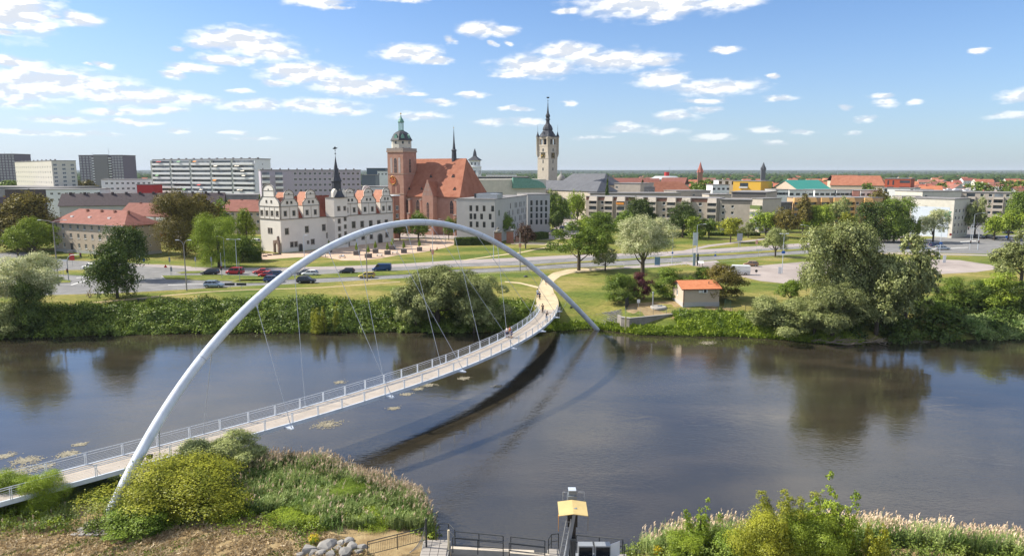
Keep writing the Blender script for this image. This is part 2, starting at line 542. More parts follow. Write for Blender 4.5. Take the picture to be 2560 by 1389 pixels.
def wpart(mb, name, mats, parent, local=False):
 """part whose vertices are given in world space (or in the thing's own space)"""
 if not local:
  o = ORIG.get(parent.name, (0, 0, 0))
  q = parent
  ox, oy, oz = o
  while q.parent is not None and q.name not in ORIG:
   q = q.parent
   ox, oy, oz = ORIG.get(q.name, (0, 0, 0))
  mb.v = [(v[0] - ox, v[1] - oy, v[2] - oz) for v in mb.v]
 return link(name, mb.mesh(name, mats), parent)
def structure(mb, name, mats, label=None):
 o = link(name, mb.mesh(name, mats))
 o['kind'] = 'structure'
 if label:
  o['label'] = label
 return o
def copy_thing(root, loc, rotz=0.0, label=None, scale=None, group=None):
 r = root.copy()
 COL.objects.link(r)
 r.location = loc
 r.rotation_euler = (0, 0, rotz)
 if scale is not None:
  r.scale = scale
 if label:
  r['label'] = label
 if group:
  r['group'] = group
 for ch in list(root.children):
  c = ch.copy()
  COL.objects.link(c)
  c.parent = r
  for g in list(ch.children):
   d = g.copy()
   COL.objects.link(d)
   d.parent = c
 return r
def quads_mesh(name, V, mats, mi=None):
 """V: (n,4,3) array of quads"""
 n = len(V)
 me = bpy.data.meshes.new(name)
 me.vertices.add(n * 4)
 me.vertices.foreach_set('co', V.reshape(-1).astype(np.float32))
 me.loops.add(n * 4)
 me.loops.foreach_set('vertex_index', np.arange(n * 4, dtype=np.int32))
 me.polygons.add(n)
 me.polygons.foreach_set('loop_start', np.arange(n, dtype=np.int32) * 4)
 me.polygons.foreach_set('loop_total', np.full(n, 4, dtype=np.int32))
 for m_ in (mats if isinstance(mats, (list, tuple)) else [mats]):
  me.materials.append(m_)
 if mi is not None:
  me.polygons.foreach_set('material_index', mi.astype(np.int32))
 me.update(calc_edges=True)
 return me
def interp(x, xs, ys):
 return float(np.interp(x, xs, ys))
# ------------------------------------------------------------------ the ground, the river, the roads
def pxline(s, z=4.0):
 return [G(*map(float, q.split(',')), z) for q in s.split()]
FARW = sorted((p.x, p.y) for p in pxline('0,846 120,842 300,836 500,831 800,829 1000,829 1200,830 1380,824 1480,818 1530,824 1600,834 1850,838 2000,850 2100,858 2300,850 2420,848 2560,845', 0.0))
FX = [-9000, -400, -150] + [p[0] for p in FARW] + [150, 400, 9000]
FY = [140, 131, FARW[0][1] + 1] + [p[1] for p in FARW] + [FARW[-1][1], 122, 130]
NEARW = [(-9000, 50), (-200, 62), (-60, 64.5), (-48, 63.5), (-36, 64), (-27, 66), (-18, 65.5), (-13, 62), (-8, 58), (-5.5, 52.6), (-3.5, 50.6), (8.2, 50.6), (9.5, 51.5),
   (13, 52.6), (20, 53.6), (28, 53.6), (33, 52.4), (38, 51.0), (50, 49), (200, 44), (9000, 40)]
NX, NY = [p[0] for p in NEARW], [p[1] for p in NEARW]
PROF_F = ([-30, -8, 0, 1.5, 5, 8.5, 12, 18, 1e5], [-3, -1.6, 0.0, 0.7, 2.1, 3.1, 3.5, 4.0, 4.0])
PROF_N = ([-30, -8, 0, 1.5, 4, 7, 11, 16, 1e5], [-3, -1.6, 0.0, 0.8, 1.9, 2.5, 2.6, 2.7, 3.0])
def far_w(x):
 return interp(x, FX, FY)
def near_w(x):
 return interp(x, NX, NY)
def gz(x, y):
 """level of the ground"""
 if y > 95:
  return interp(y - far_w(x), *PROF_F)
 return interp(near_w(x) - y, *PROF_N)
def onground(px, py, z=4.0):
 """ground point seen at a photograph pixel, on the real (sloping) ground"""
 p = G(px, py, z)
 for _ in range(12):
  p = G(px, py, 0.5 * p.z + 0.5 * gz(p.x, p.y))
 return p
def strip_mesh(xs, rows):
 me_v, me_f = [], []
 for r in rows:
  for x in xs:
   me_v.append(r(x))
 n = len(xs)
 for j in range(len(rows) - 1):
  for i in range(n - 1):
   me_f.append((j * n + i, j * n + i + 1, (j + 1) * n + i + 1, (j + 1) * n + i))
 return me_v, me_f
rng = random.Random(7)
xs = [-9000, -5000, -2500, -1200, -700] + [-400 + 2.5 * i for i in range(321)] + [700, 1200, 2500, 5000, 9000]
def wob(x, y):
 return 0.16 * math.sin(x * 0.9 + 1.3 * math.sin(y * 0.5)) + 0.12 * math.sin(x * 0.37 + y * 0.7)
def frow(d):
 def f(x):
  y = far_w(x) + d
  return (x, y, interp(d, *PROF_F) + (wob(x, y) if 0 < d < 11 and abs(x) < 420 else 0))
 return f
rows = [frow(d) for d in (-30, -8, -3, 0, 0.7, 1.5, 3, 5, 6.5, 8.5, 10, 12, 15, 18)]
rows += [(lambda x, Y=Y: (x, Y + 0 * x, 4.0)) for Y in (190, 300, 600, 1200, 2500, 5000, 11000)]
v, f = strip_mesh(xs, rows)
def ground_material():
 m = bpy.data.materials.new('meadow')
 m.use_nodes = True
 nt = m.node_tree
 N, L = nt.nodes, nt.links
 p = N['Principled BSDF']
 p.inputs['Roughness'].default_value = 0.95
 p.inputs['Specular IOR Level'].default_value = 0.1
 geo = N.new('ShaderNodeNewGeometry')
 def noise(s, d, rgh=0.6, stretch=(1, 1, 1)):
  mp = N.new('ShaderNodeMapping')
  mp.inputs['Scale'].default_value = stretch
  L.new(geo.outputs['Position'], mp.inputs[0])
  n = N.new('ShaderNodeTexNoise')
  L.new(mp.outputs[0], n.inputs['Vector'])
  n.inputs['Scale'].default_value = s
  n.inputs['Detail'].default_value = d
  n.inputs['Roughness'].default_value = rgh
  return n.outputs[0]
 def ramp(fac, stops):
  r = N.new('ShaderNodeValToRGB')
  L.new(fac, r.inputs[0])
  e = r.color_ramp.elements
  while len(e) < len(stops):
   e.new(0.5)
  for q, (pp, c) in zip(e, stops):
   q.position = pp
   q.color = (*c, 1)
  return r.outputs[0]
 big = ramp(noise(0.055, 6, 0.62, (0.8, 1.5, 1)), [(0.36, (0.095, 0.135, 0.028)), (0.47, (0.15, 0.175, 0.04)), (0.57, (0.235, 0.215, 0.065)), (0.70, (0.35, 0.28, 0.12))])
 fine = ramp(noise(1.1, 8, 0.7, (1, 1.6, 1)), [(0.35, (0.66, 0.70, 0.60)), (0.65, (1.25, 1.2, 1.15))])
 mx = N.new('ShaderNodeMix')
 mx.data_type = 'RGBA'
 mx.blend_type = 'MULTIPLY'
 mx.inputs[0].default_value = 1
 L.new(big, mx.inputs[6])
 L.new(fine, mx.inputs[7])
 L.new(mx.outputs[2], p.inputs['Base Color'])
 b = N.new('ShaderNodeBump')
 b.inputs['Strength'].default_value = 0.7
 b.inputs['Distance'].default_value = 0.25
 L.new(noise(2.2, 7, 0.7), b.inputs['Height'])
 L.new(b.outputs[0], p.inputs['Normal'])
 return m
meadow = ground_material()
g = MB()
g.add(v, f, 0, True)
structure(g, 'ground', meadow, 'grassy far bank and the flat land of the town behind')
rows = [lambda x: (x, near_w(x) + 30, -3.0)]
rows += [(lambda x, d=d: (x, near_w(x) - d, interp(d, *PROF_N) + (wob(x, near_w(x) - d) if -0.1 < d < 8 else 0) * (0.0 if -4 < x < 9 else 1))) for d in (-8, -3, 0, 0.7, 1.5, 2.8, 4, 5.5, 7, 9, 11, 16, 25, 60)]
rows.append(lambda x: (x, -400, 3.0))
v, f = strip_mesh(xs, rows)
f = [tuple(reversed(q)) for q in f]
dry = mat('dry_mown_grass', (0.22, 0.15, 0.075), 0.95, col2=(0.42, 0.32, 0.17), scale=0.9, bump=0.8, bscale=9, detail=9, spec=0.1)
g = MB()
g.add(v, f, 0, True)
structure(g, 'near_bank_ground', dry, 'dry mown ground of the near bank')
def water_material():
 m = bpy.data.materials.new('river_water')
 m.use_nodes = True
 nt = m.node_tree
 N, L = nt.nodes, nt.links
 p = N['Principled BSDF']
 p.inputs['IOR'].default_value = 1.56
 p.inputs['Specular IOR Level'].default_value = 1.0
 geo = N.new('ShaderNodeNewGeometry')
 def noise(s, d, stretch=(1, 1, 1), rot=0.0, dist=0.0):
  mp = N.new('ShaderNodeMapping')
  mp.inputs['Scale'].default_value = stretch
  mp.inputs['Rotation'].default_value = (0, 0, rot)
  L.new(geo.outputs['Position'], mp.inputs[0])
  n = N.new('ShaderNodeTexNoise')
  L.new(mp.outputs[0], n.inputs['Vector'])
  n.inputs['Scale'].default_value = s
  n.inputs['Detail'].default_value = d
  n.inputs['Distortion'].default_value = dist
  return n.outputs[0]
 def mrange(v_, a, b, c, d_):
  r = N.new('ShaderNodeMapRange')
  L.new(v_, r.inputs[0])
  for i, q in enumerate((a, b, c, d_)):
   r.inputs[i + 1].default_value = q
  return r.outputs[0]
 patch = noise(0.035, 4, (0.7, 1.6, 1), 0.3, 0.6)
 mix = N.new('ShaderNodeMix')
 mix.data_type = 'RGBA'
 L.new(mrange(noise(0.09, 5, (0.6, 1.5, 1), -0.2, 0.8), 0.42, 0.66, 0, 1), mix.inputs[0])
 mix.inputs[6].default_value = (0.030, 0.026, 0.018, 1)
 mix.inputs[7].default_value = (0.050, 0.041, 0.027, 1)
 L.new(mix.outputs[2], p.inputs['Base Color'])
 L.new(mrange(patch, 0.40, 0.62, 0.015, 0.04), p.inputs['Roughness'])
 b1 = N.new('ShaderNodeBump')
 L.new(noise(1.7, 4, (1, 2.2, 1), 0.25, 0.4), b1.inputs['Height'])
 L.new(mrange(patch, 0.38, 0.62, 0.04, 0.20), b1.inputs['Strength'])
 b1.inputs['Distance'].default_value = 0.10
 b2 = N.new('ShaderNodeBump')
 L.new(noise(0.28, 3, (1, 1.7, 1), 0.1, 1.2), b2.inputs['Height'])
 b2.inputs['Strength'].default_value = 0.07
 b2.inputs['Distance'].default_value = 0.22
 L.new(b1.outputs[0], b2.inputs['Normal'])
 L.new(b2.outputs[0], p.inputs['Normal'])
 return m
g = MB()
g.add([(-9000, -50, 0), (9000, -50, 0), (9000, 190, 0), (-9000, 190, 0)], [(0, 1, 2, 3)])
structure(g, 'river_water', water_material(), 'dark river with broken sky reflections')
hill_mat = mat('far_forest_floor', (0.018, 0.034, 0.016), 0.95, var=0.3, scale=0.004, spec=0.05)
hx = [-9000 + 250 * i for i in range(73)]
v, f = strip_mesh(hx, [lambda x: (x, 5000, 3.9), lambda x: (x, 6200 + 300 * math.sin(x * .0013), 22 + 6 * math.sin(x * .0011 + 1) + 3 * math.sin(x * .004)),
      lambda x: (x, 8200, 40 + 12 * math.sin(x * .0007 + .5) + 4 * math.sin(x * .0031)), lambda x: (x, 11500, 60)])
g = MB()
g.add(v, f, 0, True)
structure(g, 'hills', hill_mat, 'low wooded rise along the horizon')
def sheet(name, pts, m_, dz=0.004, z=4.0, label=None, parent=None, kind='structure'):
 g = MB()
 g.add([(p[0], p[1], z + dz) for p in pts], [tuple(range(len(pts)))])
 a = sum(pts[i][0] * pts[(i + 1) % len(pts)][1] - pts[(i + 1) % len(pts)][0] * pts[i][1] for i in range(len(pts)))
 if a < 0:
  g.f = [tuple(reversed(q)) for q in g.f]
 return structure(g, name, m_, label)
def ccw(pts):
 a = sum(pts[i][0] * pts[(i + 1) % len(pts)][1] - pts[(i + 1) % len(pts)][0] * pts[i][1] for i in range(len(pts)))
 return pts if a > 0 else list(reversed(pts))
def island(pts, label, top=meadow, h=0.12, name='traffic_island'):
 """raised kerbed island: kerb ring and its grass top"""
 pts = ccw([(p[0], p[1]) for p in pts])
 g = MB()
 g.prism(pts, 4.0, 4.0 + h)
 o = structure(g, name, kerb_mat, label)
 c = (sum(p[0] for p in pts) / len(pts), sum(p[1] for p in pts) / len(pts))
 q = [(p[0] + (c[0] - p[0]) / max(6, math.hypot(p[0] - c[0], p[1] - c[1])) * 0.22, p[1] + (c[1] - p[1]) / max(4, math.hypot(p[0] - c[0], p[1] - c[1])) * 0.22) for p in pts]
 g = MB()
 g.prism(q, 4.0 + h - 0.01, 4.0 + h + 0.03)
 link('verge', g.mesh('verge', top), o)
 return o
NEAR_N = '-700,770 -200,752 0,742 130,737 300,732 450,724 600,715 700,711 800,706 1000,695 1100,690 1180,683 1300,676 1430,669 1560,663 1650,658 1790,649 1915,640 2050,632 2200,630 2330,632 2450,634 2700,640 3200,655'
MED_N = '412,699 520,702 589,704 657,703 718,699.5 811,696 929,691 1008,687 1136,675 1303,668 1420,659.5 1560,652 1650,646 1787,640 1864,635.5 2013,626 2100,621 2180,617 2205,614'
MED_F = '403,690 470,689 560,688.5 640,691 706,692 753,689 905,681 1008,677 1141,668 1303,664 1425,655.5 1560,648 1650,642 1787,635 1864,630 2013,622 2100,617.5 2180,613.5 2205,612.5'
FAR_F = '-700,640 -200,646 0,654 120,664 240,668 330,672 460,677 659,676 858,672.6 960,668 1008,666.5 1131,659 1303,652 1420,645 1560,639 1650,636 1787,629 1864,625 2013,615 2100,610 2250,603 2330,597 2460,590 2560,586 2800,580 3200,572'
nn, mn, mf, ff = pxline(NEAR_N), pxline(MED_N), pxline(MED_F), pxline(FAR_F)
sheet('road', nn + list(reversed(ff)), asphalt, 0.010, label='grey dual carriageway along the river park')
SIDE = '460,667 560,669 659,669.5 858,665 1008,659 1131,650.5 1303,643.5 1420,637.5 1560,633 1650,629.5 1787,621.5 1864,616.5 2013,607.5 2100,602 2250,594'
sd = pxline(SIDE)
sheet('pavement', [p for p in ff if sd[0].x <= p.x <= sd[-1].x] + list(reversed(sd)), pavement_mat, 0.006, label='pale pavement beside the far carriageway')
island(mn + list(reversed(mf)), 'long grassy median between the two carriageways')
island(pxline('110,684 160,676 240,675 300,681 330,690 250,692 180,689'), 'small grassy island at the left junction')
island(pxline('120,704 150,700 178,701 176,707 130,709'), 'tiny yellowed traffic island at the left edge of the junction')
island(pxline('575,706.5 600,700 650,699 700,700.5 706,703 690,707 620,709'), 'short grass splitter island in front of the median')
island(pxline('438,682 470,678.5 530,677.5 545,680.5 500,683.5 452,684.5'), 'narrow grass island in the junction mouth')
sheet('street', pxline('-300,640 0,632 60,630 110,640 160,650 300,656 420,663 460,668 470,677.5 330,673 120,665 0,656 -300,650'), asphalt, 0.014, label='side street curving in from the left')
sheet('street', pxline('2205,612 2250,603 2330,596 2360,585 2400,572 2440,560 2520,560 2480,575 2450,590 2560,586 2700,590 2700,600 2300,606'), asphalt, 0.018, label='street leading off between the flats on the right')
sheet('path', pxline('340,660 400,661 480,666 470,671 400,668 330,664'), pavement_mat, 0.022, label='short pavement spur by the beige tenement')
sheet('plaza', pxline('640,640 652,632 700,634 760,628 840,618 985,602 1060,596 1140,600 1150,607 1112,619 1065,629 999,637 952,645 905,651 858,651 800,641 741,643 657,649'), plaza_mat, 0.008, label='tan gravel forecourt of the white castle')
sheet('car_park', pxline('985,600 1060,594 1140,598 1150,600 1300,598 1330,600 1445,596 1450,560 1440,548 1385,545 1385,575 1230,592 1130,575 990,570'), lot_mat, 0.009, label='car park between the castle, the church and the hotel')
sheet('path', pxline('1276,605 1330,605 1400,609 1440,612 1440,615 1400,613 1330,611.5 1278,611'), path_mat, 0.012, label='pale path crossing the park behind the arch')
sheet('path', pxline('1156,650 1230,639 1300,630 1366,617 1370,618 1302,632 1232,641 1160,651'), path_mat, 0.016, label='thin trodden path rising to the pale path')
sheet('path', pxline('1640,641 1700,628 1770,612 1850,603 1900,597 1950,590 1956,592 1905,600 1856,606 1776,616 1705,632 1648,643'), pavement_mat, 0.011, label='worn path running up the lawn to the flats')
sheet('parking_lot', pxline('1700,653 1785,657 1800,664 1850,668 1950,659 2060,650 2200,652 2330,648 2400,650 2478,662 2495,672 2440,680 2330,686 2200,695 2060,706 1960,708 1900,702 1840,688 1780,672 1730,664'), lot_mat, 0.007, label='pinkish asphalt parking lot beside the road')
sheet('pavement', pxline('1560,665 1650,660 1790,651 1800,656 1700,661 1640,668 1560,671'), pavement_mat, 0.005, label='cycle track between the lawn and the near carriageway')
sheet('pavement', pxline('2100,605 2250,594 2330,590 2420,575 2420,570 2330,582 2250,588 2100,599'), pavement_mat, 0.0065, label='wide pavement along the lawn on the right')
sheet('pavement', pxline('2205,631 2330,633.5 2450,636 2700,642 2700,645 2450,639 2330,636.5 2205,634'), pavement_mat, 0.0045, label='thin kerbside pavement at the right junction')
def markings(name, a, b, t, step, dash, wid, x0, x1, label):
 """dashes at fraction t between two road edges (world polylines a, b)"""
 ax, ay = [p.x for p in a], [p.y for p in a]
 bx, by = [p.x for p in b], [p.y for p in b]
 g = MB()
 x = x0
 yy = lambda q: (1 - t) * interp(q, ax, ay) + t * interp(q, bx, by)
 while x < x1:
  xe = min(x + dash, x1)
  y0_, y1_ = yy(x), yy(xe)
  g.add([(x, y0_ - wid / 2, 4.026), (xe, y1_ - wid / 2, 4.026), (xe, y1_ + wid / 2, 4.026), (x, y0_ + wid / 2, 4.026)], [(0, 1, 2, 3)])
  x += step
 o = structure(g, name, paint_white, label)
 return o
srt = lambda l: sorted(l, key=lambda p: p.x)
markings('road_markings', srt(nn), srt(mn), 0.5, 8, 3.5, 0.22, -58, 128, 'white lane dashes of the near carriageway')
markings('road_markings', srt(mf), srt(ff), 0.5, 8, 3.5, 0.22, -88, 118, 'white lane dashes of the far carriageway')
markings('road_markings', srt(nn), srt(mn), 0.05, 400, 400, 0.16, -75, 128, 'white edge line of the near carriageway')
g = MB()
for s in ('175,712 215,700 219,700.5 180,712.6', '300,700 420,694.5 420,695.3 300,701', '640,697 668,694 671,695 644,698.5', '190,694 240,690 241,691 192,695',
   '2290,612 2350,606 2352,607 2292,613.2', '2330,622 2420,618 2421,619 2331,623.2', '2250,626 2330,625 2330,626 2250,627', '2400,604 2440,601 2441,602.4 2402,605.4',
   '420,712 560,707.5 560,708.2 420,712.9', '250,724 300,721.5 300,722.4 250,725', '20,690 90,684 91,685 22,691.2', '15,712 80,704 82,705 17,713.2'):
 q = ccw(pxline(s))
 g.add([(p[0], p[1], 4.03) for p in q], [tuple(range(len(q)))])
structure(g, 'road_markings', paint_white, 'scattered stop lines and arrows at the junctions')
def ribbon(name, left, right, m_, label, lift=0.03, nsub=14):
 """path laid on the sloping ground between two pixel edges"""
 g = MB()
 L_, R_ = [onground(*q) for q in left], [onground(*q) for q in right]
 def res(P, k):
  d = [0]
  for i in range(len(P) - 1):
   d.append(d[-1] + (P[i + 1] - P[i]).length)
  return [Vector([interp(d[-1] * i / k, d, [p[c] for p in P]) for c in range(3)]) for i in range(k + 1)]
 k = 40
 L2, R2 = res(L_, k), res(R_, k)
 vs = []
 m2 = 5
 for a, b in zip(L2, R2):
  for i in range(m2):
   p = a.lerp(b, i / (m2 - 1))
   vs.append((p.x, p.y, gz(p.x, p.y) + lift))
 fs = [(j * m2 + i, j * m2 + i + 1, (j + 1) * m2 + i + 1, (j + 1) * m2 + i) for j in range(k) for i in range(m2 - 1)]
 g.add(vs, fs, 0, True)
 return structure(g, name, m_, label)
ribbon('path', [(1346, 736), (1347, 715), (1360, 697), (1382, 682), (1422, 673), (1500, 669), (1560, 667.5)],
  [(1386, 736), (1380, 715), (1386, 702), (1402, 690), (1432, 682), (1500, 675.5), (1560, 671)], path_mat, 'broad sandy path curving from the bridge to the road', 0.05)
ribbon('path', [(1262, 703), (1300, 706), (1346, 716)], [(1262, 705), (1300, 709), (1346, 721)], path_mat, 'narrow earth path joining from the left')
ribbon('path', [(120, 767), (250, 753), (350, 744), (420, 737), (520, 728), (620, 723), (800, 718), (1000, 703)], [(120, 772), (250, 757), (350, 747), (420, 739.5), (520, 730), (620, 725), (800, 720), (1000, 705)],
  mat('trodden_earth', (0.36, 0.27, 0.15), 0.95, col2=(0.44, 0.35, 0.20), scale=0.5), 'faint trodden path along the left lawn', 0.02)
ribbon('dry_ground', [(1560, 762), (1600, 757), (1680, 752), (1720, 758), (1830, 770)], [(1562, 795), (1620, 795), (1690, 796), (1760, 790), (1830, 783)], dry, 'parched yard round the pump house', 0.02)
g = MB()
a, b = G(1340, 764, 3.3), G(1398, 772, 3.3)
g.prism(ccw([(a.x - 0.5, a.y + 3), (a.x, a.y - 1.0), (b.x, b.y - 1.0), (b.x + 0.5, b.y + 3)]), -0.5, 3.15)
tag(structure(g, 'abutment_wall', concrete, 'low concrete abutment under the far bridge end'), 'low concrete abutment under the far bridge end', 'abutment')['kind'] = 'structure'
# ------------------------------------------------------------------ the footbridge
A0, B0 = G(262, 1305, 2.0), G(1487, 808, 1.2)
AX = (B0 - A0).normalized()
NH = Vector((-(B0 - A0).y, (B0 - A0).x, 0)).normalized()
WP = (Vector((0, 0, 1)) + NH * 0.37).normalized()      # the arch leans outwards by a good 20 degrees
NP = AX.cross(WP)
def on_arch(px, py):
 r = ray(px, py)
 o = Vector((0, 0, CAM_H))
 t = NP.dot(A0 - o) / NP.dot(r)
 P = o + r * t
 return (P - A0).dot(AX), (P - A0).dot(WP)
ap = [on_arch(*q) for q in [(262, 1305), (322, 1196), (400, 1053), (523, 868), (640, 749), (788, 627), (882, 584), (965, 561), (1049, 551), (1120, 558), (1180, 573), (1254, 604), (1303, 636), (1361, 685), (1418, 741), (1450, 775), (1487, 808)]]
cf = np.polyfit([p[0] for p in ap], [p[1] for p in ap], 5)
def arch_pt(s):
 return A0 + AX * s + WP * float(np.polyval(cf, s))
SL = (B0 - A0).dot(AX)
bridge = thing('footbridge', 'curved white footbridge hung from one leaning tubular steel arch across the river', 'bridge', (0, 0, 0))
g = MB()
g.tube([arch_pt(-0.9 + (SL + 1.6) * i / 90) for i in range(91)], 0.46, 20, caps=True)
wpart(g, 'arch', white_steel, bridge)
for s_ in (SL * 0.13, SL * 0.27, SL * 0.41, SL * 0.55, SL * 0.69, SL * 0.85):
 g = MB()
 p0, p1 = arch_pt(s_ - 0.03), arch_pt(s_ + 0.03)
 g.cyl(p0, p1, 0.475, n=20)
 wpart(g, 'weld_collar', cable_steel, bridge)
LPX = [(39, 1208.7), (190.5, 1166.7), (311, 1137), (420, 1109), (527, 1080), (671, 1043), (794, 1007), (901, 977), (993, 951), (1097, 913), (1139, 894), (1197, 872), (1238, 855.5), (1264, 843.6), (1294, 826), (1316, 809), (1333, 793), (1345, 775), (1348.5, 757)]
RPX = [(137, 1217), (193, 1204.5), (325, 1168), (445, 1134.5), (560, 1103.6), (700, 1067), (754, 1050), (878, 1013), (993, 978), (1097, 941), (1167, 911.6), (1240, 884.6), (1301, 854), (1348, 826), (1378.6, 802.5), (1391.6, 781), (1394.8, 763.7)]
def deck_z(y):
 return interp(y, [40, 60, 80, 100, 118, 134, 150], [4.0, 4.25, 4.35, 4.25, 3.9, 3.5, 3.3])
def deck_pt(px, py):
 p = G(px, py, 4.2)
 for _ in range(12):
  p = G(px, py, deck_z(p.y))
 return p
LE, RE = [deck_pt(*q) for q in LPX], [deck_pt(*q) for q in RPX]
def smooth(P, deg=6):
 y = [p.y for p in P]
 c = np.polyfit((np.array(y) - 95) / 40, [p.x for p in P], deg)
 return lambda q: float(np.polyval(c, (q - 95) / 40))
fl, fr = smooth(LE, 5), smooth(RE, 5)
HALF = 1.75
def centre_line():
 ys = np.linspace(min(LE[0].y, RE[0].y) + 1, 134.0, 60)
 pts = []
 for q in ys:
  pl = Vector((fl(q), q, 0))
  h = 0.5
  tan = Vector((fl(q + h) - fl(q - h), 2 * h, 0)).normalized()
  n = Vector((tan.y, -tan.x, 0))
  pts.append(pl + n * HALF)
 out = []
 for p in pts:
  best = None
  for q in np.linspace(p.y - 6, p.y + 6, 25):
   if q < RE[0].y - 1 or q > 135:
    continue
   tan = Vector((fr(q + .5) - fr(q - .5), 1, 0)).normalized()
   c = Vector((fr(q), q, 0)) - Vector((tan.y, -tan.x, 0)) * HALF
   d = (c - p).length
   if best is None or d < best[0]:
    best = (d, c)
  out.append((p + best[1]) / 2 if best and best[0] < 1.5 else p)
 return out
cl = centre_line()
d0 = (cl[0] - cl[3]).normalized()
cl = [cl[0] + d0 * (26 - 2 * i) for i in range(13)] + cl      # runs on to the left beyond the frame
dd = [0.0]
for i in range(len(cl) - 1):
 dd.append(dd[-1] + (cl[i + 1] - cl[i]).length)
DL = dd[-1]
kk = 260
cs = [Vector((interp(DL * i / kk, dd, [p.x for p in cl]), interp(DL * i / kk, dd, [p.y for p in cl]), 0)) for i in range(kk + 1)]
for _ in range(40):
 cs = [cs[0]] + [(cs[i - 1] + cs[i] * 2 + cs[i + 1]) / 4 for i in range(1, kk)] + [cs[-1]]
def deck(s, off=0.0, up=0.0):
 """point at length s, off to the right (seen walking to the far bank), up above the deck"""
 t = max(0.0, min(1.0, s / DL)) * kk
 i = min(int(t), kk - 1)
 p = cs[i].lerp(cs[i + 1], t - i)
 tn = (cs[min(i + 2, kk)] - cs[max(i - 1, 0)]).normalized()
 q = p + Vector((tn.y, -tn.x, 0)) * off
 return Vector((q.x, q.y, deck_z(p.y) + up))
def sweep(sec, name, m_, n=200, s0=0.0, s1=None, closed=True):
 s1 = DL if s1 is None else s1
 g = MB()
 k = len(sec)
 vs = [deck(s0 + (s1 - s0) * i / n, o, u) for i in range(n + 1) for o, u in sec]
 fs = [(i * k + j, i * k + (j + 1) % k, (i + 1) * k + (j + 1) % k, (i + 1) * k + j) for i in range(n) for j in range(k)]
 fs = [tuple(reversed(q)) for q in fs]
 g.add(vs, fs + [tuple(range(k)), tuple(range(n * k + k - 1, n * k - 1, -1))])
 return wpart(g, name, m_, bridge)
dk = sweep([(-HALF + 0.14, 0), (HALF - 0.14, 0), (HALF - 0.14, -0.12), (-HALF + 0.14, -0.12)], 'deck', deck_mat)
sweep([(-HALF + 0.14, -0.125), (HALF - 0.14, -0.125), (HALF - 0.14, -0.16), (-HALF + 0.14, -0.16)], 'soffit', mat('shade_toned_steel', (0.10, 0.105, 0.11), 0.8, spec=0.1))  # underside steel coloured dark to stand in for the shade there
sweep([(-HALF - 0.02, 0.06), (-HALF + 0.14, 0.06), (-HALF + 0.14, -0.34), (-HALF - 0.02, -0.34)], 'edge_beam', white_steel)
sweep([(HALF - 0.14, 0.06), (HALF + 0.02, 0.06), (HALF + 0.02, -0.34), (HALF - 0.14, -0.34)], 'edge_beam', white_steel)
for k in range(10):
 a_, b_ = deck(6 + 12.4 * k, -HALF + .15, .004), deck(6 + 12.4 * k, HALF - .15, .004)
 g = MB()
 g.cyl(a_, b_, .022, n=4)
 wpart(g, 'deck_joint', dark_metal, bridge)
sweep([(-0.7, -0.12), (0.7, -0.12), (0.35, -0.7), (-0.35, -0.7)], 'box_girder', mat('shade_toned_steel', (0.10, 0.105, 0.11), 0.8, spec=0.1))  # shade below the deck is painted into the girder's colour, darkening its reflection
for sgn in (-1, 1):
 for off, up, rr, nm in [(0.05, 1.12, 0.036, 'handrail'), (-0.04, 0.92, 0.028, 'rail')] + [(0.0, 0.16 + 0.14 * k, 0.010, 'rail') for k in range(5)]:
  g = MB()
  g.tube([deck(DL * i / 200, sgn * (HALF - 0.03 + off), up) for i in range(201)], rr, 5)
  wpart(g, nm, rail_steel, bridge)
post = None
npost = int(DL / 3.0)
for sgn in (-1, 1):
 for i in range(npost + 1):
  s_ = min(i * 3.0 + 0.4, DL - 0.05)
  p = deck(s_, sgn * (HALF + 0.03), 0)
  q = deck(min(s_ + 0.5, DL), sgn * (HALF + 0.03), 0)
  an = math.atan2(q.y - p.y, q.x - p.x)
  if post is None:
   g = MB()
   g.box(-0.09, -0.035, -0.04, 0.04, -0.1, 1.1)
   g.box(0.035, 0.09, -0.04, 0.04, -0.1, 1.1)
   post = g.mesh('railing_post', rail_steel)
  link('railing_post', post, bridge, p, an)
g = MB()
RZ = lambda y: interp(y, [133, 140, 150, 163], [3.42, 3.6, 3.95, 4.1])
for k in range(2):
 pass
n_ = 14
e0, e1 = deck(DL, -HALF, 0), deck(DL, HALF, 0)
t0, t1 = G(1345, 733, 4.0), G(1387, 733, 4.0)
vs = []
for i in range(n_ + 1):
 t = i / n_
 a_, b_ = e0.lerp(t0, t), e1.lerp(t1, t)
 bul = math.sin(math.pi * t) * .5
 for j in range(5):
  p = (a_ - Vector((bul, 0, 0))).lerp(b_ + Vector((bul, 0, 0)), j / 4)
  vs.append((p.x, p.y, max(RZ(p.y), gz(p.x, p.y) + .05)))
g.add(vs, [(i * 5 + j, i * 5 + j + 1, (i + 1) * 5 + j + 1, (i + 1) * 5 + j) for i in range(n_) for j in range(4)], 0, True)
structure(g, 'path', path_mat, 'sandy ramp between the bridge deck and the bank')
g = MB()
for i in range(n_):
 for j, s_ in ((0, 1), (4, -1)):
  a_, b_ = vs[i * 5 + j], vs[(i + 1) * 5 + j]
  q = [(*a_[:2], a_[2] - .02), (*b_[:2], b_[2] - .02), (*b_[:2], -.5), (*a_[:2], -.5)]
  g.add(q, [(0, 1, 2, 3) if s_ < 0 else (3, 2, 1, 0)])
structure(g, 'embankment_wall', concrete, 'concrete sides of the ramp at the far bridge end')
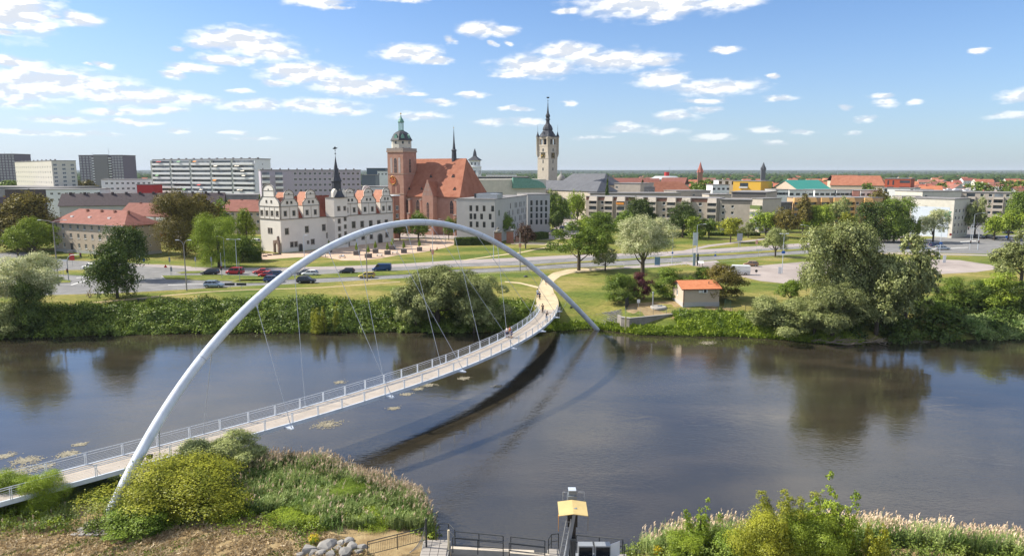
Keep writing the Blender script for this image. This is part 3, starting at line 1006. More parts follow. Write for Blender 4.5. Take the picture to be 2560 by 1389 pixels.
HANG = [((397, 1060), (393, 1160), 1), ((527, 862), (524, 1080), -1), ((640, 749), (716, 1070), 1), ((735, 668), (785, 1010), -1), ((818, 608), (962, 998), 1), ((889, 582), (983, 948), -1),
  ((962, 562), (1138, 936), 1), ((1014, 553), (1122, 888), -1), ((1077, 553), (1270, 888), 1), ((1131, 560), (1224, 850), -1), ((1191, 577), (1348, 849), 1), ((1240, 597), (1290, 822), -1),
  ((1300, 634), (1390, 813), 1), ((1353, 679), (1330, 788), -1), ((1416, 739), (1400, 783), 1)]
def nearest_s(px, py):
 best = (1e9, 0)
 for i in range(400):
  p = deck(DL * i / 399)
  v_ = p - Vector((0, 0, CAM_H))
  fw = v_.y * math.cos(PITCH) - v_.z * math.sin(PITCH)
  if fw < 1:
   continue
  x = 1280 + F * v_.x / fw
  y = 694.5 - F * (v_.y * math.sin(PITCH) + v_.z * math.cos(PITCH)) / fw
  best = min(best, ((x - px) ** 2 + (y - py) ** 2, DL * i / 399))
 return best[1]
for (ax_, ay_), (dx_, dy_), sd_ in HANG:
 s_, w_ = on_arch(ax_, ay_)
 top = arch_pt(s_) - WP * 0.42
 sp = nearest_s(dx_ - (14 if sd_ > 0 else 0), dy_ - (14 if sd_ > 0 else -8))
 if sd_ > 0:
  bot = deck(sp, HALF + 0.75, -0.28)
  g = MB()
  a_, b_ = deck(sp - 0.45, HALF, -0.12), deck(sp + 0.45, HALF, -0.12)
  c_, d_ = deck(sp - 0.16, HALF + 0.95, -0.22), deck(sp + 0.16, HALF + 0.95, -0.22)
  up_ = Vector((0, 0, 0.10))
  g.add([a_, b_, d_, c_, a_ + up_ * -2.4, b_ + up_ * -2.4, d_ - up_, c_ - up_], [(3, 2, 1, 0), (4, 5, 6, 7), (0, 1, 5, 4), (1, 2, 6, 5), (2, 3, 7, 6), (3, 0, 4, 7)])
  wpart(g, 'outrigger', white_steel, bridge)
 else:
  bot = deck(sp, -(HALF + 0.12), -0.1)
 dr = (bot - top).normalized()
 g = MB()
 g.cyl(top, bot, 0.032, n=6)
 g.cyl(top, top + dr * 1.0, 0.07, 0.04, n=6)
 g.cyl(bot - dr * 1.2, bot - dr * 0.1, 0.035, 0.06, n=6)
 wpart(g, 'hanger_cable', cable_steel, bridge)
 g = MB()
 g.add([top + AX * 0.16 + WP * .1, top - AX * 0.16 + WP * .1, top + dr * 0.5 - AX * 0.03, top + dr * 0.5 + AX * 0.03, top + AX * 0.16 + NP * 0.05 + WP * .1, top - AX * 0.16 + NP * 0.05 + WP * .1, top + dr * 0.5 - AX * 0.03 + NP * .05, top + dr * 0.5 + AX * 0.03 + NP * .05],
   [(0, 1, 2, 3), (7, 6, 5, 4), (0, 3, 7, 4), (1, 5, 6, 2), (3, 2, 6, 7), (0, 4, 5, 1)])
 wpart(g, 'cable_lug', white_steel, bridge)
for sfrac, sgn in ((on_arch(350, 1140)[0], 1), (on_arch(1442, 768)[0], -1)):
 p = arch_pt(sfrac)
 out_ = Vector((0.9, -0.25, 0)) * sgn if sgn > 0 else Vector((-0.95, -0.1, 0.1))
 g = MB()
 g.cyl(p + out_ * 0.3, p + out_ * 1.0, 0.04, n=6)
 q = p + out_ * 1.15
 g.obox((q.x - 0.2, q.y - 0.15), (1, 0), 0.42, 0.3, q.z - 0.12, q.z + 0.2)
 wpart(g, 'floodlight', dark_metal, bridge)
def footing(cx, cy, wx, wy, label, seed):
 r_ = random.Random(seed)
 root = thing('stone_footing', label, 'paving', (cx, cy, gz(cx, cy)))
 base = None
 variants = []
 for k in range(4):
  g = MB()
  a = r_.uniform(0.20, 0.30)
  b = r_.uniform(0.15, 0.22)
  pl = [(-a, -b * .8), (a * .8, -b), (a, b * .7), (-a * .9, b)]
  g.prism(pl, -0.10, 0.05 + 0.03 * k / 3)
  variants.append(g.mesh('paving_stone', stone_mat))
 j = 0
 y = -wy / 2
 while y < wy / 2:
  x = -wx / 2 + (0.25 if j % 2 else 0)
  while x < wx / 2:
   X, Y = cx + x + r_.uniform(-.03, .03), cy + y
   link('paving_stone', variants[r_.randrange(4)], root, (x, y, gz(X, Y) - root.location.z + 0.06), r_.uniform(-.12, .12))
   x += 0.58
  y += 0.44
  j += 1
p = onground(232, 1318, 2)
footing(p.x + 0.6, p.y, 2.6, 2.4, 'grey stone paving round the near foot of the arch', 3)
p = onground(1500, 812, 1)
footing(p.x + 1.0, p.y + 1.2, 7.0, 4.4, 'grey stone paving round the far foot of the arch', 4)
# ------------------------------------------------------------------ buildings
def wall_grid(g, o, e, n, L_, z0, z1, holes, mi=0, reveal=0.18, rmi=None):
 """wall L_ long from o along e (2D), outward normal n, with rectangular openings (u, v, w, h), v from z0"""
 us = sorted({0.0, L_} | {round(min(max(h[0], 0), L_), 3) for h in holes} | {round(min(max(h[0] + h[2], 0), L_), 3) for h in holes})
 vs = sorted({0.0, z1 - z0} | {round(h[1], 3) for h in holes} | {round(h[1] + h[3], 3) for h in holes})
 P = lambda u, v, d=0.0: (o[0] + e[0] * u - n[0] * d, o[1] + e[1] * u - n[1] * d, z0 + v)
 V, Fc = [], []
 idx = {}
 def vid(i, j):
  if (i, j) not in idx:
   idx[(i, j)] = len(V)
   V.append(P(us[i], vs[j]))
  return idx[(i, j)]
 for i in range(len(us) - 1):
  for j in range(len(vs) - 1):
   cu, cv = (us[i] + us[i + 1]) / 2, (vs[j] + vs[j + 1]) / 2
   if any(h[0] < cu < h[0] + h[2] and h[1] < cv < h[1] + h[3] for h in holes):
    continue
   Fc.append((vid(i, j), vid(i + 1, j), vid(i + 1, j + 1), vid(i, j + 1)))
 g.add(V, Fc, mi)
 for u, v, w, h in holes:
  r = reveal
  a = [P(u, v), P(u + w, v), P(u + w, v + h), P(u, v + h)]
  b = [P(u, v, r), P(u + w, v, r), P(u + w, v + h, r), P(u, v + h, r)]
  g.add(a + b, [(i, (i + 1) % 4, 4 + (i + 1) % 4, 4 + i) for i in range(4)], mi if rmi is None else rmi)
WIN = {}
def win_mesh(w, h, style):
 """frame and pane meshes; local x along the wall, z up, y into the wall, origin at the lower left corner"""
 key = (round(w, 2), round(h, 2), style)
 if key in WIN:
  return WIN[key]
 st = STYLES[style]
 g = MB()
 t, y0, y1 = st['t'], st['y'], st['y'] + 0.07
 g.box(0, t, y0, y1, 0, h)
 g.box(w - t, w, y0, y1, 0, h)
 g.box(t, w - t, y0, y1, 0, t)
 g.box(t, w - t, y0, y1, h - t, h)
 for k in range(1, st['mull'] + 1):
  x = w * k / (st['mull'] + 1)
  g.box(x - t * .4, x + t * .4, y0 + .005, y1, t, h - t)
 if st.get('cross'):
  g.box(t, w - t, y0 + .007, y1, h * st['cross'] - t * .4, h * st['cross'] + t * .4)
 if st.get('sill'):
  g.box(-0.08, w + 0.08, -0.10, y0, -0.09, 0.002)
 if st.get('surround'):
  s = st['surround']
  g.box(-s, 0, -0.05, 0.02, -s, h + s)
  g.box(w, w + s, -0.05, 0.02, -s, h + s)
  g.box(0, w, -0.05, 0.02, h, h + s)
  g.box(0, w, -0.07, 0.02, -s, 0)
 fr = g
 if st['merge']:
  fr.box(0.001, w - 0.001, y1 - 0.01, y1 + 0.01, 0.001, h - 0.001, 1)
  me = (fr.mesh('window', [st['frame'], st['glass']]), None)
 else:
  g2 = MB()
  g2.box(0.001, w - 0.001, y1 - 0.01, y1 + 0.01, 0.001, h - 0.001)
  me = (fr.mesh('window', [st['frame']]), g2.mesh('pane', [st['glass']]))
 WIN[key] = me
 return me
STYLES = {
 'white': dict(t=0.09, y=0.10, mull=1, sill=True, merge=False, frame=frame_white, glass=glass),
 'white1': dict(t=0.10, y=0.10, mull=0, sill=True, merge=False, frame=frame_white, glass=glass),
 'whitem': dict(t=0.12, y=0.08, mull=1, sill=False, merge=True, frame=frame_white, glass=glass),
 'lightm': dict(t=0.10, y=0.08, mull=1, sill=False, merge=True, frame=frame_white, glass=glass_light),
 'stone': dict(t=0.08, y=0.14, mull=1, cross=0.62, surround=0.17, merge=False, frame=frame_stone, glass=glass),
 'stones': dict(t=0.07, y=0.12, mull=0, surround=0.13, merge=False, frame=frame_stone, glass=glass),
 'darkm': dict(t=0.06, y=0.14, mull=1, sill=False, merge=True, frame=frame_dark, glass=glass),
 'dark': dict(t=0.06, y=0.14, mull=1, sill=False, merge=False, frame=frame_dark, glass=glass),
 'tower': dict(t=0.42, y=0.02, mull=1, sill=False, merge=True, frame=mat('tower_white', (.52, .52, .55), .8), glass=glass),
 'band': dict(t=0.08, y=0.08, mull=3, sill=False, merge=True, frame=frame_white, glass=glass),
 'plain': dict(t=0.05, y=0.12, mull=0, sill=False, merge=True, frame=frame_dark, glass=glass),
}
def put_windows(root, o, e, z0, wins, style):
 an = math.atan2(e[1], e[0])
 for u, v, w, h in wins:
  fr, pane = win_mesh(w, h, style)
  loc = (o[0] + e[0] * u - root.location.x, o[1] + e[1] * u - root.location.y, z0 + v - root.location.z)
  a = link('window', fr, root, loc, an)
  if pane is not None:
   link('pane', pane, a)
def grid_wins(L_, n, u0, u1, zs, w, h):
 """n columns between u0 and u1"""
 step = (u1 - u0) / max(1, n - 1) if n > 1 else 0
 return [(u0 + step * i - w / 2, z, w, h) for i in range(n) for z in zs]
class House:
 """box building: front line from A to B (2D, seen left to right), depth behind it"""
 def __init__(s, name, label, cat, A, B, depth, z1, wall, z0=4.0, group=None):
  s.A, s.B = (A[0], A[1]), (B[0], B[1])
  s.z0, s.z1, s.wall, s.D = z0 - 0.3, z1, wall, depth
  L_ = math.hypot(B[0] - A[0], B[1] - A[1])
  s.L = L_
  s.e = ((B[0] - A[0]) / L_, (B[1] - A[1]) / L_)
  s.n = (s.e[1], -s.e[0])
  s.root = thing(name, label, cat, ((A[0] + B[0]) / 2, (A[1] + B[1]) / 2, z0), 0, group)
  s.C = (B[0] - s.n[0] * depth, B[1] - s.n[1] * depth)
  s.Dd = (A[0] - s.n[0] * depth, A[1] - s.n[1] * depth)
  s.walls = []
 def P(s, u, d):
  """plan point: u along the front, d behind it"""
  return (s.A[0] + s.e[0] * u - s.n[0] * d, s.A[1] + s.e[1] * u - s.n[1] * d)
 def faces(s, front=(), right=(), left=(), style='whitem', mats=None, reveal=0.18, rstyle=None, lstyle=None, name='wall'):
  g = MB()
  z0, z1 = s.z0, s.z1
  inv = lambda e: (-e[0], -e[1])
  off = 0.3
  fx = [(u, v + off, w, h) for u, v, w, h in front]
  rx = [(u, v + off, w, h) for u, v, w, h in right]
  lx = [(u, v + off, w, h) for u, v, w, h in left]
  wall_grid(g, s.A, s.e, s.n, s.L, z0, z1, fx, 0, reveal)
  m_ = inv(s.n)
  wall_grid(g, s.B, m_, s.e, s.D, z0, z1, rx, 0, reveal)
  wall_grid(g, s.C, inv(s.e), inv(s.n), s.L, z0, z1, [], 0)
  wall_grid(g, s.Dd, s.n, inv(s.e), s.D, z0, z1, lx, 0, reveal)
  wpart(g, name, s.wall, s.root)
  put_windows(s.root, s.A, s.e, z0, fx, style)
  put_windows(s.root, s.B, m_, z0, rx, rstyle or style)
  put_windows(s.root, s.Dd, s.n, z0, lx, lstyle or style)
  return s
 def flat(s, m_=None, over=0.25, th=0.35, name='roof'):
  g = MB()
  c = [s.P(-over, -over), s.P(s.L + over, -over), s.P(s.L + over, s.D + over), s.P(-over, s.D + over)]
  g.prism(c, s.z1, s.z1 + th)
  s.roof = wpart(g, name, m_ or roof_grey, s.root)
  return s
 def gable(s, h, m_, over=0.5, axis='u', hipl=0.0, hipr=0.0, gm=None, th=0.18):
  """ridge along the front ('u') or across ('d')"""
  g = MB()
  L_, D_, z = s.L, s.D, s.z1
  if axis == 'u':
   k = h / (D_ / 2)
   zo = z - over * k
   def q(u, d, zz): return (*s.P(u, d), zz)
   ol = over if True else 0
   a, b, c, d_ = q(-ol, -over, zo), q(L_ + ol, -over, zo), q(L_ + ol, D_ + over, zo), q(-ol, D_ + over, zo)
   r1, r2 = q(-ol + (hipl + ol if hipl else 0), D_ / 2, z + h), q(L_ + ol - (hipr + ol if hipr else 0), D_ / 2, z + h)
   vs = [a, b, c, d_, r1, r2]
   vs2 = [(p[0], p[1], p[2] - th) for p in vs]
   fs = [(0, 1, 5, 4), (2, 3, 4, 5)]
   fs.append((1, 2, 5))
   fs.append((3, 0, 4))
   n6 = 6
   g.add(vs + vs2, fs + [tuple(i + n6 for i in reversed(f_)) for f_ in fs] + [(0, 6, 7, 1), (1, 7, 8, 2), (2, 8, 9, 3), (3, 9, 6, 0)])
   s.roof = wpart(g, 'roof', m_, s.root)
   if not hipl or not hipr:
    g = MB()
    for uu, hp, sgn in ((0, hipl, -1), (L_, hipr, 1)):
     if not hp:
      g.add([(*s.P(uu, 0), z - .01), (*s.P(uu, D_), z - .01), (*s.P(uu, D_ / 2), z + h - 0.1)], [(0, 1, 2) if sgn > 0 else (2, 1, 0)])
    if g.v:
     wpart(g, 'gable_wall', gm or s.wall, s.root)
  else:
   k = h / (L_ / 2)
   zo = z - over * k
   a, b, c, d_ = (*s.P(-over, -over), zo), (*s.P(L_ + over, -over), zo), (*s.P(L_ + over, D_ + over), zo), (*s.P(-over, D_ + over), zo)
   r1, r2 = (*s.P(L_ / 2, -over), z + h), (*s.P(L_ / 2, D_ + over), z + h)
   vs = [a, b, c, d_, r1, r2]
   vs2 = [(p[0], p[1], p[2] - th) for p in vs]
   fs = [(1, 2, 5, 4), (3, 0, 4, 5), (0, 1, 4), (2, 3, 5)]
   fs2 = [(1, 2, 5, 4), (3, 0, 4, 5)]
   g.add(vs + vs2, fs2 + [tuple(i + 6 for i in reversed(f_)) for f_ in fs2] + [(1, 7, 8, 2), (3, 9, 6, 0), (0, 6, 10, 4), (1, 4, 10, 7), (2, 8, 11, 5), (3, 5, 11, 9)])
   s.roof = wpart(g, 'roof', m_, s.root)
   g = MB()
   for dd_, rev in ((0, False), (D_, True)):
    t_ = [(*s.P(0, dd_), z - .01), (*s.P(L_, dd_), z - .01), (*s.P(L_ / 2, dd_), z + h - 0.1)]
    g.add(t_, [(0, 1, 2)] if not rev else [(2, 1, 0)])
   wpart(g, 'gable_wall', gm or s.wall, s.root)
  return s
 def box(s, name, u0, u1, d0, d1, z0, z1, m_, parent=None):
  g = MB()
  c = [s.P(u0, d0), s.P(u1, d0), s.P(u1, d1), s.P(u0, d1)]
  g.prism(c, z0, z1)
  o = ORIG[s.root.name]
  g.v = [(v_[0] - o[0], v_[1] - o[1], v_[2] - o[2]) for v_ in g.v]
  return link(name, g.mesh(name, m_), parent or s.root)
def pxh(px1, y1, px2, y2, z=10):
 return D(px1, y1, z), D(px2, y2, z)
rb = random.Random(21)
def chimneys(h, us, d, z, hh=1.2, w=0.6, m_=None):
 for u in us:
  h.box('chimney', u, u + w, d, d + w * 1.2, z, z + hh, m_ or brick_red, h.roof)
# --- beige tenement with hipped red roof
TA, TB = G(138, 627), G(318, 642)
h = House('tenement_house', 'beige three storey tenement with a hipped red tile roof at the left junction', 'house', TA, TB, 12.0, 14.0, beige)
L_ = h.L
cols = [L_ * t for t in (0.045, 0.145, 0.255, 0.36, 0.455, 0.555, 0.655, 0.76, 0.865)]
rows_ = (1.5, 4.7, 7.7)
fw = [(c - 0.6, v_, 1.2, 1.55) for c in cols for v_ in rows_ if not (c == cols[2] and v_ == 1.5)]
rw = [(u, v_, 0.5, 0.7) for u in (3.6, 5.8, 8.0) for v_ in (2.6, 5.6, 8.6)]
h.faces(front=fw, right=rw, style='white', rstyle='white1')
h.gable(3.9, tile_red, 0.6, hipl=5.5, hipr=6.5)
g = MB()
g.prism([h.P(-0.06, -0.06), h.P(L_ + .06, -0.06), h.P(L_ + .06, 12.06), h.P(-.06, 12.06)], 3.7, 4.95)
wpart(g, 'plinth', grey_render, h.root)
g = MB()
g.prism([h.P(-.75, -.75), h.P(L_ + .75, -.75), h.P(L_ + .75, -.6), h.P(-.75, -.6)], 13.42, 13.56)
wpart(g, 'gutter', galv, h.root)
for u in (L_ * .18, L_ * .43, L_ * .70):       # roof hatches
 z_ = 14 + 3.9 * (2.2 / 6) + 0.02
 o_ = h.box('skylight', u, u + 1.1, 2.0, 2.9, z_ - 0.4, z_ + 0.35, white_trim, h.roof)
for u in (L_ * .3, L_ * .5, L_ * .68, L_ * .86):
 h.box('chimney', u, u + .6, 4.6, 5.3, 16.4, 17.9, brick_red, h.roof)
dr = h.box('door', cols[2] - .6, cols[2] + .6, -.08, .1, 4.9, 7.1, frame_dark)
h.box('step', cols[2] - 1.3, cols[2] + 1.3, -2.2, -.09, 3.9, 4.55, concrete)
def text_obj(txt, size, m_, loc, e, parent=None, name='lettering', ext=0.02, align='LEFT'):
 """raised lettering on a vertical face whose left-to-right direction is e"""
 cu = bpy.data.curves.new(name, 'FONT')
 cu.body = txt
 cu.size = size
 cu.extrude = ext
 cu.align_x = align
 cu.materials.append(m_)
 tmp = bpy.data.objects.new('tmp', cu)
 COL.objects.link(tmp)
 dg = bpy.context.evaluated_depsgraph_get()
 me = bpy.data.meshes.new_from_object(tmp.evaluated_get(dg))
 me.materials.clear()
 me.materials.append(m_)
 bpy.data.objects.remove(tmp)
 o = link(name, me, parent, loc)
 o.rotation_euler = (math.radians(90), 0, math.atan2(e[1], e[0]))
 return o
rm = (-h.n[0], -h.n[1])
q = (h.B[0] + rm[0] * 1.4 + h.e[0] * .05 - h.root.location.x, h.B[1] + rm[1] * 1.4 + h.e[1] * .05 - h.root.location.y, 6.0)
text_obj('DWG', 1.3, mat('sign_dark', (0.06, 0.06, 0.07), 0.6), q, rm, h.root)
for k in range(4):
 g = MB()
 b0 = 2.0
 p_ = h.B
 pr = [(b0 + k * .1, 7.9 + .38 * k), (b0 + 1.9 - k * .12, 7.75 + .38 * k), (b0 + 1.9 - k * .12, 7.98 + .38 * k), (b0 + k * .1, 8.13 + .38 * k)]
 g.extr(pr, (p_[0] + h.e[0] * .06, p_[1] + h.e[1] * .06), rm, h.e, 0.03, z0=4)
 wpart(g, 'wall_emblem', mat('emblem_orange', (0.6, 0.2, 0.08), 0.7), h.root)
# --- red-roofed wings behind it
A, B = pxh(300, 268, 430, 262)
h = House('tenement_wing', 'long red-roofed wing with pale balconies behind the beige tenement', 'house', A, B, 12, 14.0, beige)
h.faces(front=grid_wins(h.L, 7, 2, h.L - 2, (1.5, 4.6, 7.6), 1.3, 1.4), style='white')
h.gable(4.2, tile_red, .6)
for z_ in (6.2, 9.2, 12.2):
 for u in (h.L * .62, h.L * .82):
  b = h.box('balcony', u - 1.6, u + 1.6, -1.3, -.01, z_, z_ + 1.0, white_trim if z_ > 9 else mat('balcony_red', (0.4, 0.12, 0.07), 0.8))
chimneys(h, (h.L * .2, h.L * .5, h.L * .8), 5.5, 17.2)
A, B = pxh(556, 300, 655, 296)
h = House('tenement_wing', 'red-roofed house wing half hidden behind the tall bright tree', 'house', A, B, 12, 14.0, beige)
h.faces(front=grid_wins(h.L, 6, 2, h.L - 2, (1.5, 4.6, 7.6), 1.2, 1.4), style='white')
h.gable(4.2, tile_red, .6)
chimneys(h, (h.L * .3, h.L * .7), 5.5, 17.2)
A, B = pxh(150, 330, 560, 350)
h = House('terrace_row', 'long terrace with very dark tiled roofs and a row of chimneys', 'house', A, B, 13, 14.6, grey_render)
h.faces(style='whitem')
h.gable(5.2, tile_brown, .5)
chimneys(h, [h.L * (i + .5) / 12 for i in range(12)], 5.6, 19.0, 1.4, 1.0, tile_brown)
A, B = pxh(-60, 300, 58, 318)
h = House('terrace_house', 'dark-roofed house at the left edge behind the brown tree', 'house', A, B, 12, 14, beige)
h.faces(style='whitem')
h.gable(5, tile_brown, .5)
chimneys(h, (h.L * .6, h.L * .8), 5.5, 18.2)
h.box('solar_panel', h.L * .25, h.L * .5, 1.0, 4.2, 15.3, 15.45, mat('solar_panel_pale', (0.35, 0.36, 0.4), 0.3), h.roof)
A, B = pxh(-40, 262, 70, 266)
h = House('terrace_house', 'low house with a faded red roof at the left frame edge', 'house', A, B, 10, 10.5, white_wall)
h.faces(style='whitem')
h.gable(3.6, tile_red, .5)
# --- big slab with balconies
def slab(label, px1, y1, px2, y2, depth, ztop, storeys, cols_, wall, right_wins=None, z0=4.0, name='apartment_slab'):
 A, B = pxh(px1, y1, px2, y2, 25)
 h = House(name, label, 'apartment block', A, B, depth, ztop, wall, z0)
 return h
h = slab('ten storey white slab block with rows of balconies and small awnings', 385, 446, 640, 412, 12.5, ZT(399, 425), 11, 0, white_wall)
h.faces(right=[(5.5, 30, 1.0, 1.0)], style='lightm')
h.flat(th=.5)
sh = 2.8
ns = 11
nb = 5
bw = h.L / nb
for b in range(nb):
 u0, u1 = b * bw + 0.6, (b + 1) * bw - 0.9
 for k in range(ns):
  z_ = h.z1 - 2.9 - k * sh
  if z_ < 6:
   continue
  h.box('loggia', u0, u1, -0.02, 0.0, z_, z_ + 2.2, glass_light if (k + b) % 3 else glass)
  h.box('balcony_parapet', u0, u1, -1.35, -0.02 - .01, z_ - 0.25, z_ + 0.95, white_trim)
 h.box('balcony_pier', u0 - 1.4, u0 - .1, -1.1, -.03, 5, h.z1 - .3, mat('pier_grey_green', (.36, .38, .35), .9))
aw = [mat('awning_%s' % n_, c, 0.8) for n_, c in (('orange', (.7, .28, .06)), ('cream', (.7, .65, .55)), ('red', (.5, .06, .05)), ('green', (.2, .4, .2)))]
for i in range(22):
 b, k = rb.randrange(nb), rb.randrange(8)
 u = b * bw + 1.2 + rb.random() * (bw - 5)
 z_ = h.z1 - 2.9 - k * sh + 1.9
 g = MB()
 p0, p1 = h.P(u, -1.3), h.P(u + 2.6, -1.3)
 q0, q1 = h.P(u, -2.3), h.P(u + 2.6, -2.3)
 g.add([(*p0, z_ + .3), (*p1, z_ + .3), (*q1, z_ - .25), (*q0, z_ - .25), (*p0, z_ + .24), (*p1, z_ + .24), (*q1, z_ - .31), (*q0, z_ - .31)],
   [(3, 2, 1, 0), (4, 5, 6, 7), (0, 1, 5, 4), (1, 2, 6, 5), (2, 3, 7, 6), (3, 0, 4, 7)])
 wpart(g, 'awning', aw[rb.choice([0, 1, 1, 1, 2, 3])], h.root)
for i in range(13):
 u = h.L * (i + .5) / 13
 h.box('roof_vent', u, u + .8, 5, 6, h.z1 + .5, h.z1 + 1.2, roof_grey, h.roof)
A, B = pxh(654, 346, 903, 366, 20)
h = House('apartment_slab', 'lilac grey five storey slab block behind the white castle', 'apartment block', A, B, 12, ZT(426, 352), lilac_wall)
zt = h.z1 - 4.0
rws = [zt - 2.25 - k * 2.8 for k in range(6)]
fw = []
for i in range(15):
 if i == 0:
  continue
 u = h.L * (0.285 + 0.685 * i / 14)
 for k, r_ in enumerate(rws):
  fw.append((u - .7, r_, 1.4, 1.35))
h.faces(front=fw, style='whitem')
h.flat(th=.4)
for k in range(6):
 for u in (h.L * .03, h.L * .155):
  z_ = 4 + rws[k] - .9
  h.box('loggia', u - .8, u + 2.6, -.03, -.001, z_, z_ + 2.4, glass_light)
  h.box('balcony_parapet', u - .9, u + 2.7, -1.3, -.04, z_ - .2, z_ + .95, white_trim)
for i in range(12):
 u = h.L * (i + .3) / 12
 h.box('roof_vent', u, u + .6, 4, 5, h.z1 + .4, h.z1 + 1.1, roof_grey, h.roof)
# --- tower blocks on the left
def tower_block(px0, px1, y, top, label, strips):
 A, B = D(px0, y, 30), D(px1, y - 6, 30)
 h = House('tower_block', label, 'tower block', A, B, 22, ZT(top, y), tower_dark)
 L_ = h.L
 wins = []
 zt = h.z1 - 4
 for a, b, n_ in strips:
  for i in range(n_):
   u = L_ * (a + (b - a) * (i + .5) / n_)
   for k in range(15):
    wins.append((u - 1.2, zt - 2.6 - k * 2.85, 2.3, 1.7))
 wins = [w_ for w_ in wins if w_[1] > 8]
 h.faces(front=wins, style='tower')
 h.flat(th=.6)
 return h
h = tower_block(200, 310, 790, 389, 'grey violet tower block with a plain grey middle bay and antenna', [(0, .30, 4), (.74, 1, 4)])
h.box('stair_bay', h.L * .37, h.L * .68, -2.5, -.01, 4, h.z1 + 1, tower_mid)
for a, b in ((.31, .365), (.685, .735)):
 for k in range(15):
  z_ = h.z1 - 2.6 - k * 2.85
  h.box('balcony_parapet', h.L * a, h.L * b, -1.6, -.01, z_ - 1.0, z_ + .2, white_wall)
g = MB()
p_ = h.P(h.L * .58, 8)
g.cyl((*p_, h.z1), (*p_, h.z1 + 9), .18, .06, 6)
g.cyl((p_[0] - 1.6, p_[1], h.z1 + 4), (p_[0] + 1.6, p_[1], h.z1 + 4), .07, n=5)
g.cyl((p_[0] - 1.0, p_[1], h.z1 + 6.3), (p_[0] + 1.0, p_[1], h.z1 + 6.3), .07, n=5)
wpart(g, 'antenna', galv, h.root)
g = MB()
p_ = h.P(h.L * .2, 8)
g.cyl((*p_, h.z1), (*p_, h.z1 + 4), .15, .08, 6)
wpart(g, 'antenna', galv, h.root)
h = tower_block(-62, 40, 770, 386, 'grey violet tower block cut by the left edge of the picture', [(.60, 1, 5)])
h.box('stair_bay', h.L * .2, h.L * .52, -2.5, -.01, 4, h.z1 + 1, tower_mid)
g = MB()
for uu in (.62, .8):
 p_ = h.P(h.L * uu, 8)
 g.cyl((*p_, h.z1), (*p_, h.z1 + 3), .15, .08, 6)
wpart(g, 'antenna', galv, h.root)
A, B = pxh(42, 640, 134, 560, 20)
h = House('apartment_block', 'cream block with five rows of tiny windows and blue-grey loggias', 'apartment block', A, B, 17, ZT(404, 600), cream)
zt = h.z1 - 4
h.faces(front=grid_wins(h.L, 16, 3, h.L - 5, [zt - 5.5 - k * 4.1 for k in range(5)], 1.7, 1.6),
  right=[(u, zt - 4 - k * 3.2, 2.6, 1.8) for u in (1, 7, 13) for k in range(8)], style='lightm')
h.flat(th=.5)
for i in range(9):
 h.box('roof_vent', h.L * i / 9 + 1, h.L * i / 9 + 2, 5, 6, h.z1 + .5, h.z1 + 1.6, roof_grey, h.roof)
def lowblock(label, px1, y1, px2, y2, depth, top, wall, n=0, rows_=1, roof=None, style='whitem', name='low_building', cat='building', wh=(1.6, 1.3)):
 A, B = pxh(px1, y1, px2, y2, 12)
 h = House(name, label, cat, A, B, depth, ZT(top, (y1 + y2) / 2), wall)
 wins = []
 if n:
  for k in range(rows_):
   wins += grid_wins(h.L, n, h.L * .1, h.L * .92, [h.z1 - 4 - 2.9 - 3.3 * k], *wh)
 wins = [w_ for w_ in wins if w_[1] > .4]
 h.faces(front=wins, style=style)
 h.flat(roof or roof_grey, th=.4)
 return h
lowblock('white two storey annex below the cream block', 118, 395, 252, 400, 16, 474, white_wall, 7, 2)
lowblock('white flat-roofed hall left of the ten storey slab', 257, 440, 386, 450, 20, 449, white_wall, 9, 2)
lowblock('low red hall between white hall and slab', 345, 425, 388, 425, 10, 462, red_wall)
lowblock('long grey factory hall at the far left', -60, 560, 127, 520, 40, 468, slate_blue)
lowblock('dark brown flat hall before the grey factory', 15, 430, 122, 425, 25, 474, tile_brown)
A, B = pxh(296, 352, 352, 350)
h = House('gabled_house', 'small house with a pinkish panelled roof among the left trees', 'house', A, B, 11, 13.5, white_wall)
h.faces(style='whitem')
h.gable(4.3, mat('pink_panel_roof', (0.34, 0.18, 0.20), 0.4, var=.2), .4)
for i, (a, b, y, t) in enumerate(((245, 345, 385, 487), (355, 470, 400, 489), (560, 642, 372, 488))):
 lowblock(['low grey-roofed shed row behind the dark terrace', 'wide grey-roofed hall under the slab block', 'grey-roofed hall just left of the castle'][i], a, y, b, y, 18, t, roof_grey)
# --- white building parts between slab and church
lowblock('long pale flat hall between lilac slab and church', 880, 372, 1000, 366, 20, 468, white_wall, 6, 1)
lowblock('dark blue office cube in the far distance', 918, 700, 965, 700, 20, 421, mat('office_blue', (0.06, 0.09, 0.14), .4))
lowblock('tiny white office beside the blue cube', 945, 560, 978, 560, 14, 428, white_wall, 4, 1)
lowblock('blue grey low office behind the castle spire', 905, 500, 940, 500, 15, 438, mat('office_slate', (0.12, 0.14, 0.18), .5))
A, B = pxh(985, 276, 1000, 279)
h = House('brick_annex', 'narrow red brick annex with white panels between castle and church', 'house', A, B, 10, ZT(490, 277), brick_red)
h.faces(front=[(h.L * .35, v_, 1.7, 1.7) for v_ in (2, 5, 8, 11.2)], style='whitem')
h.flat(white_wall)
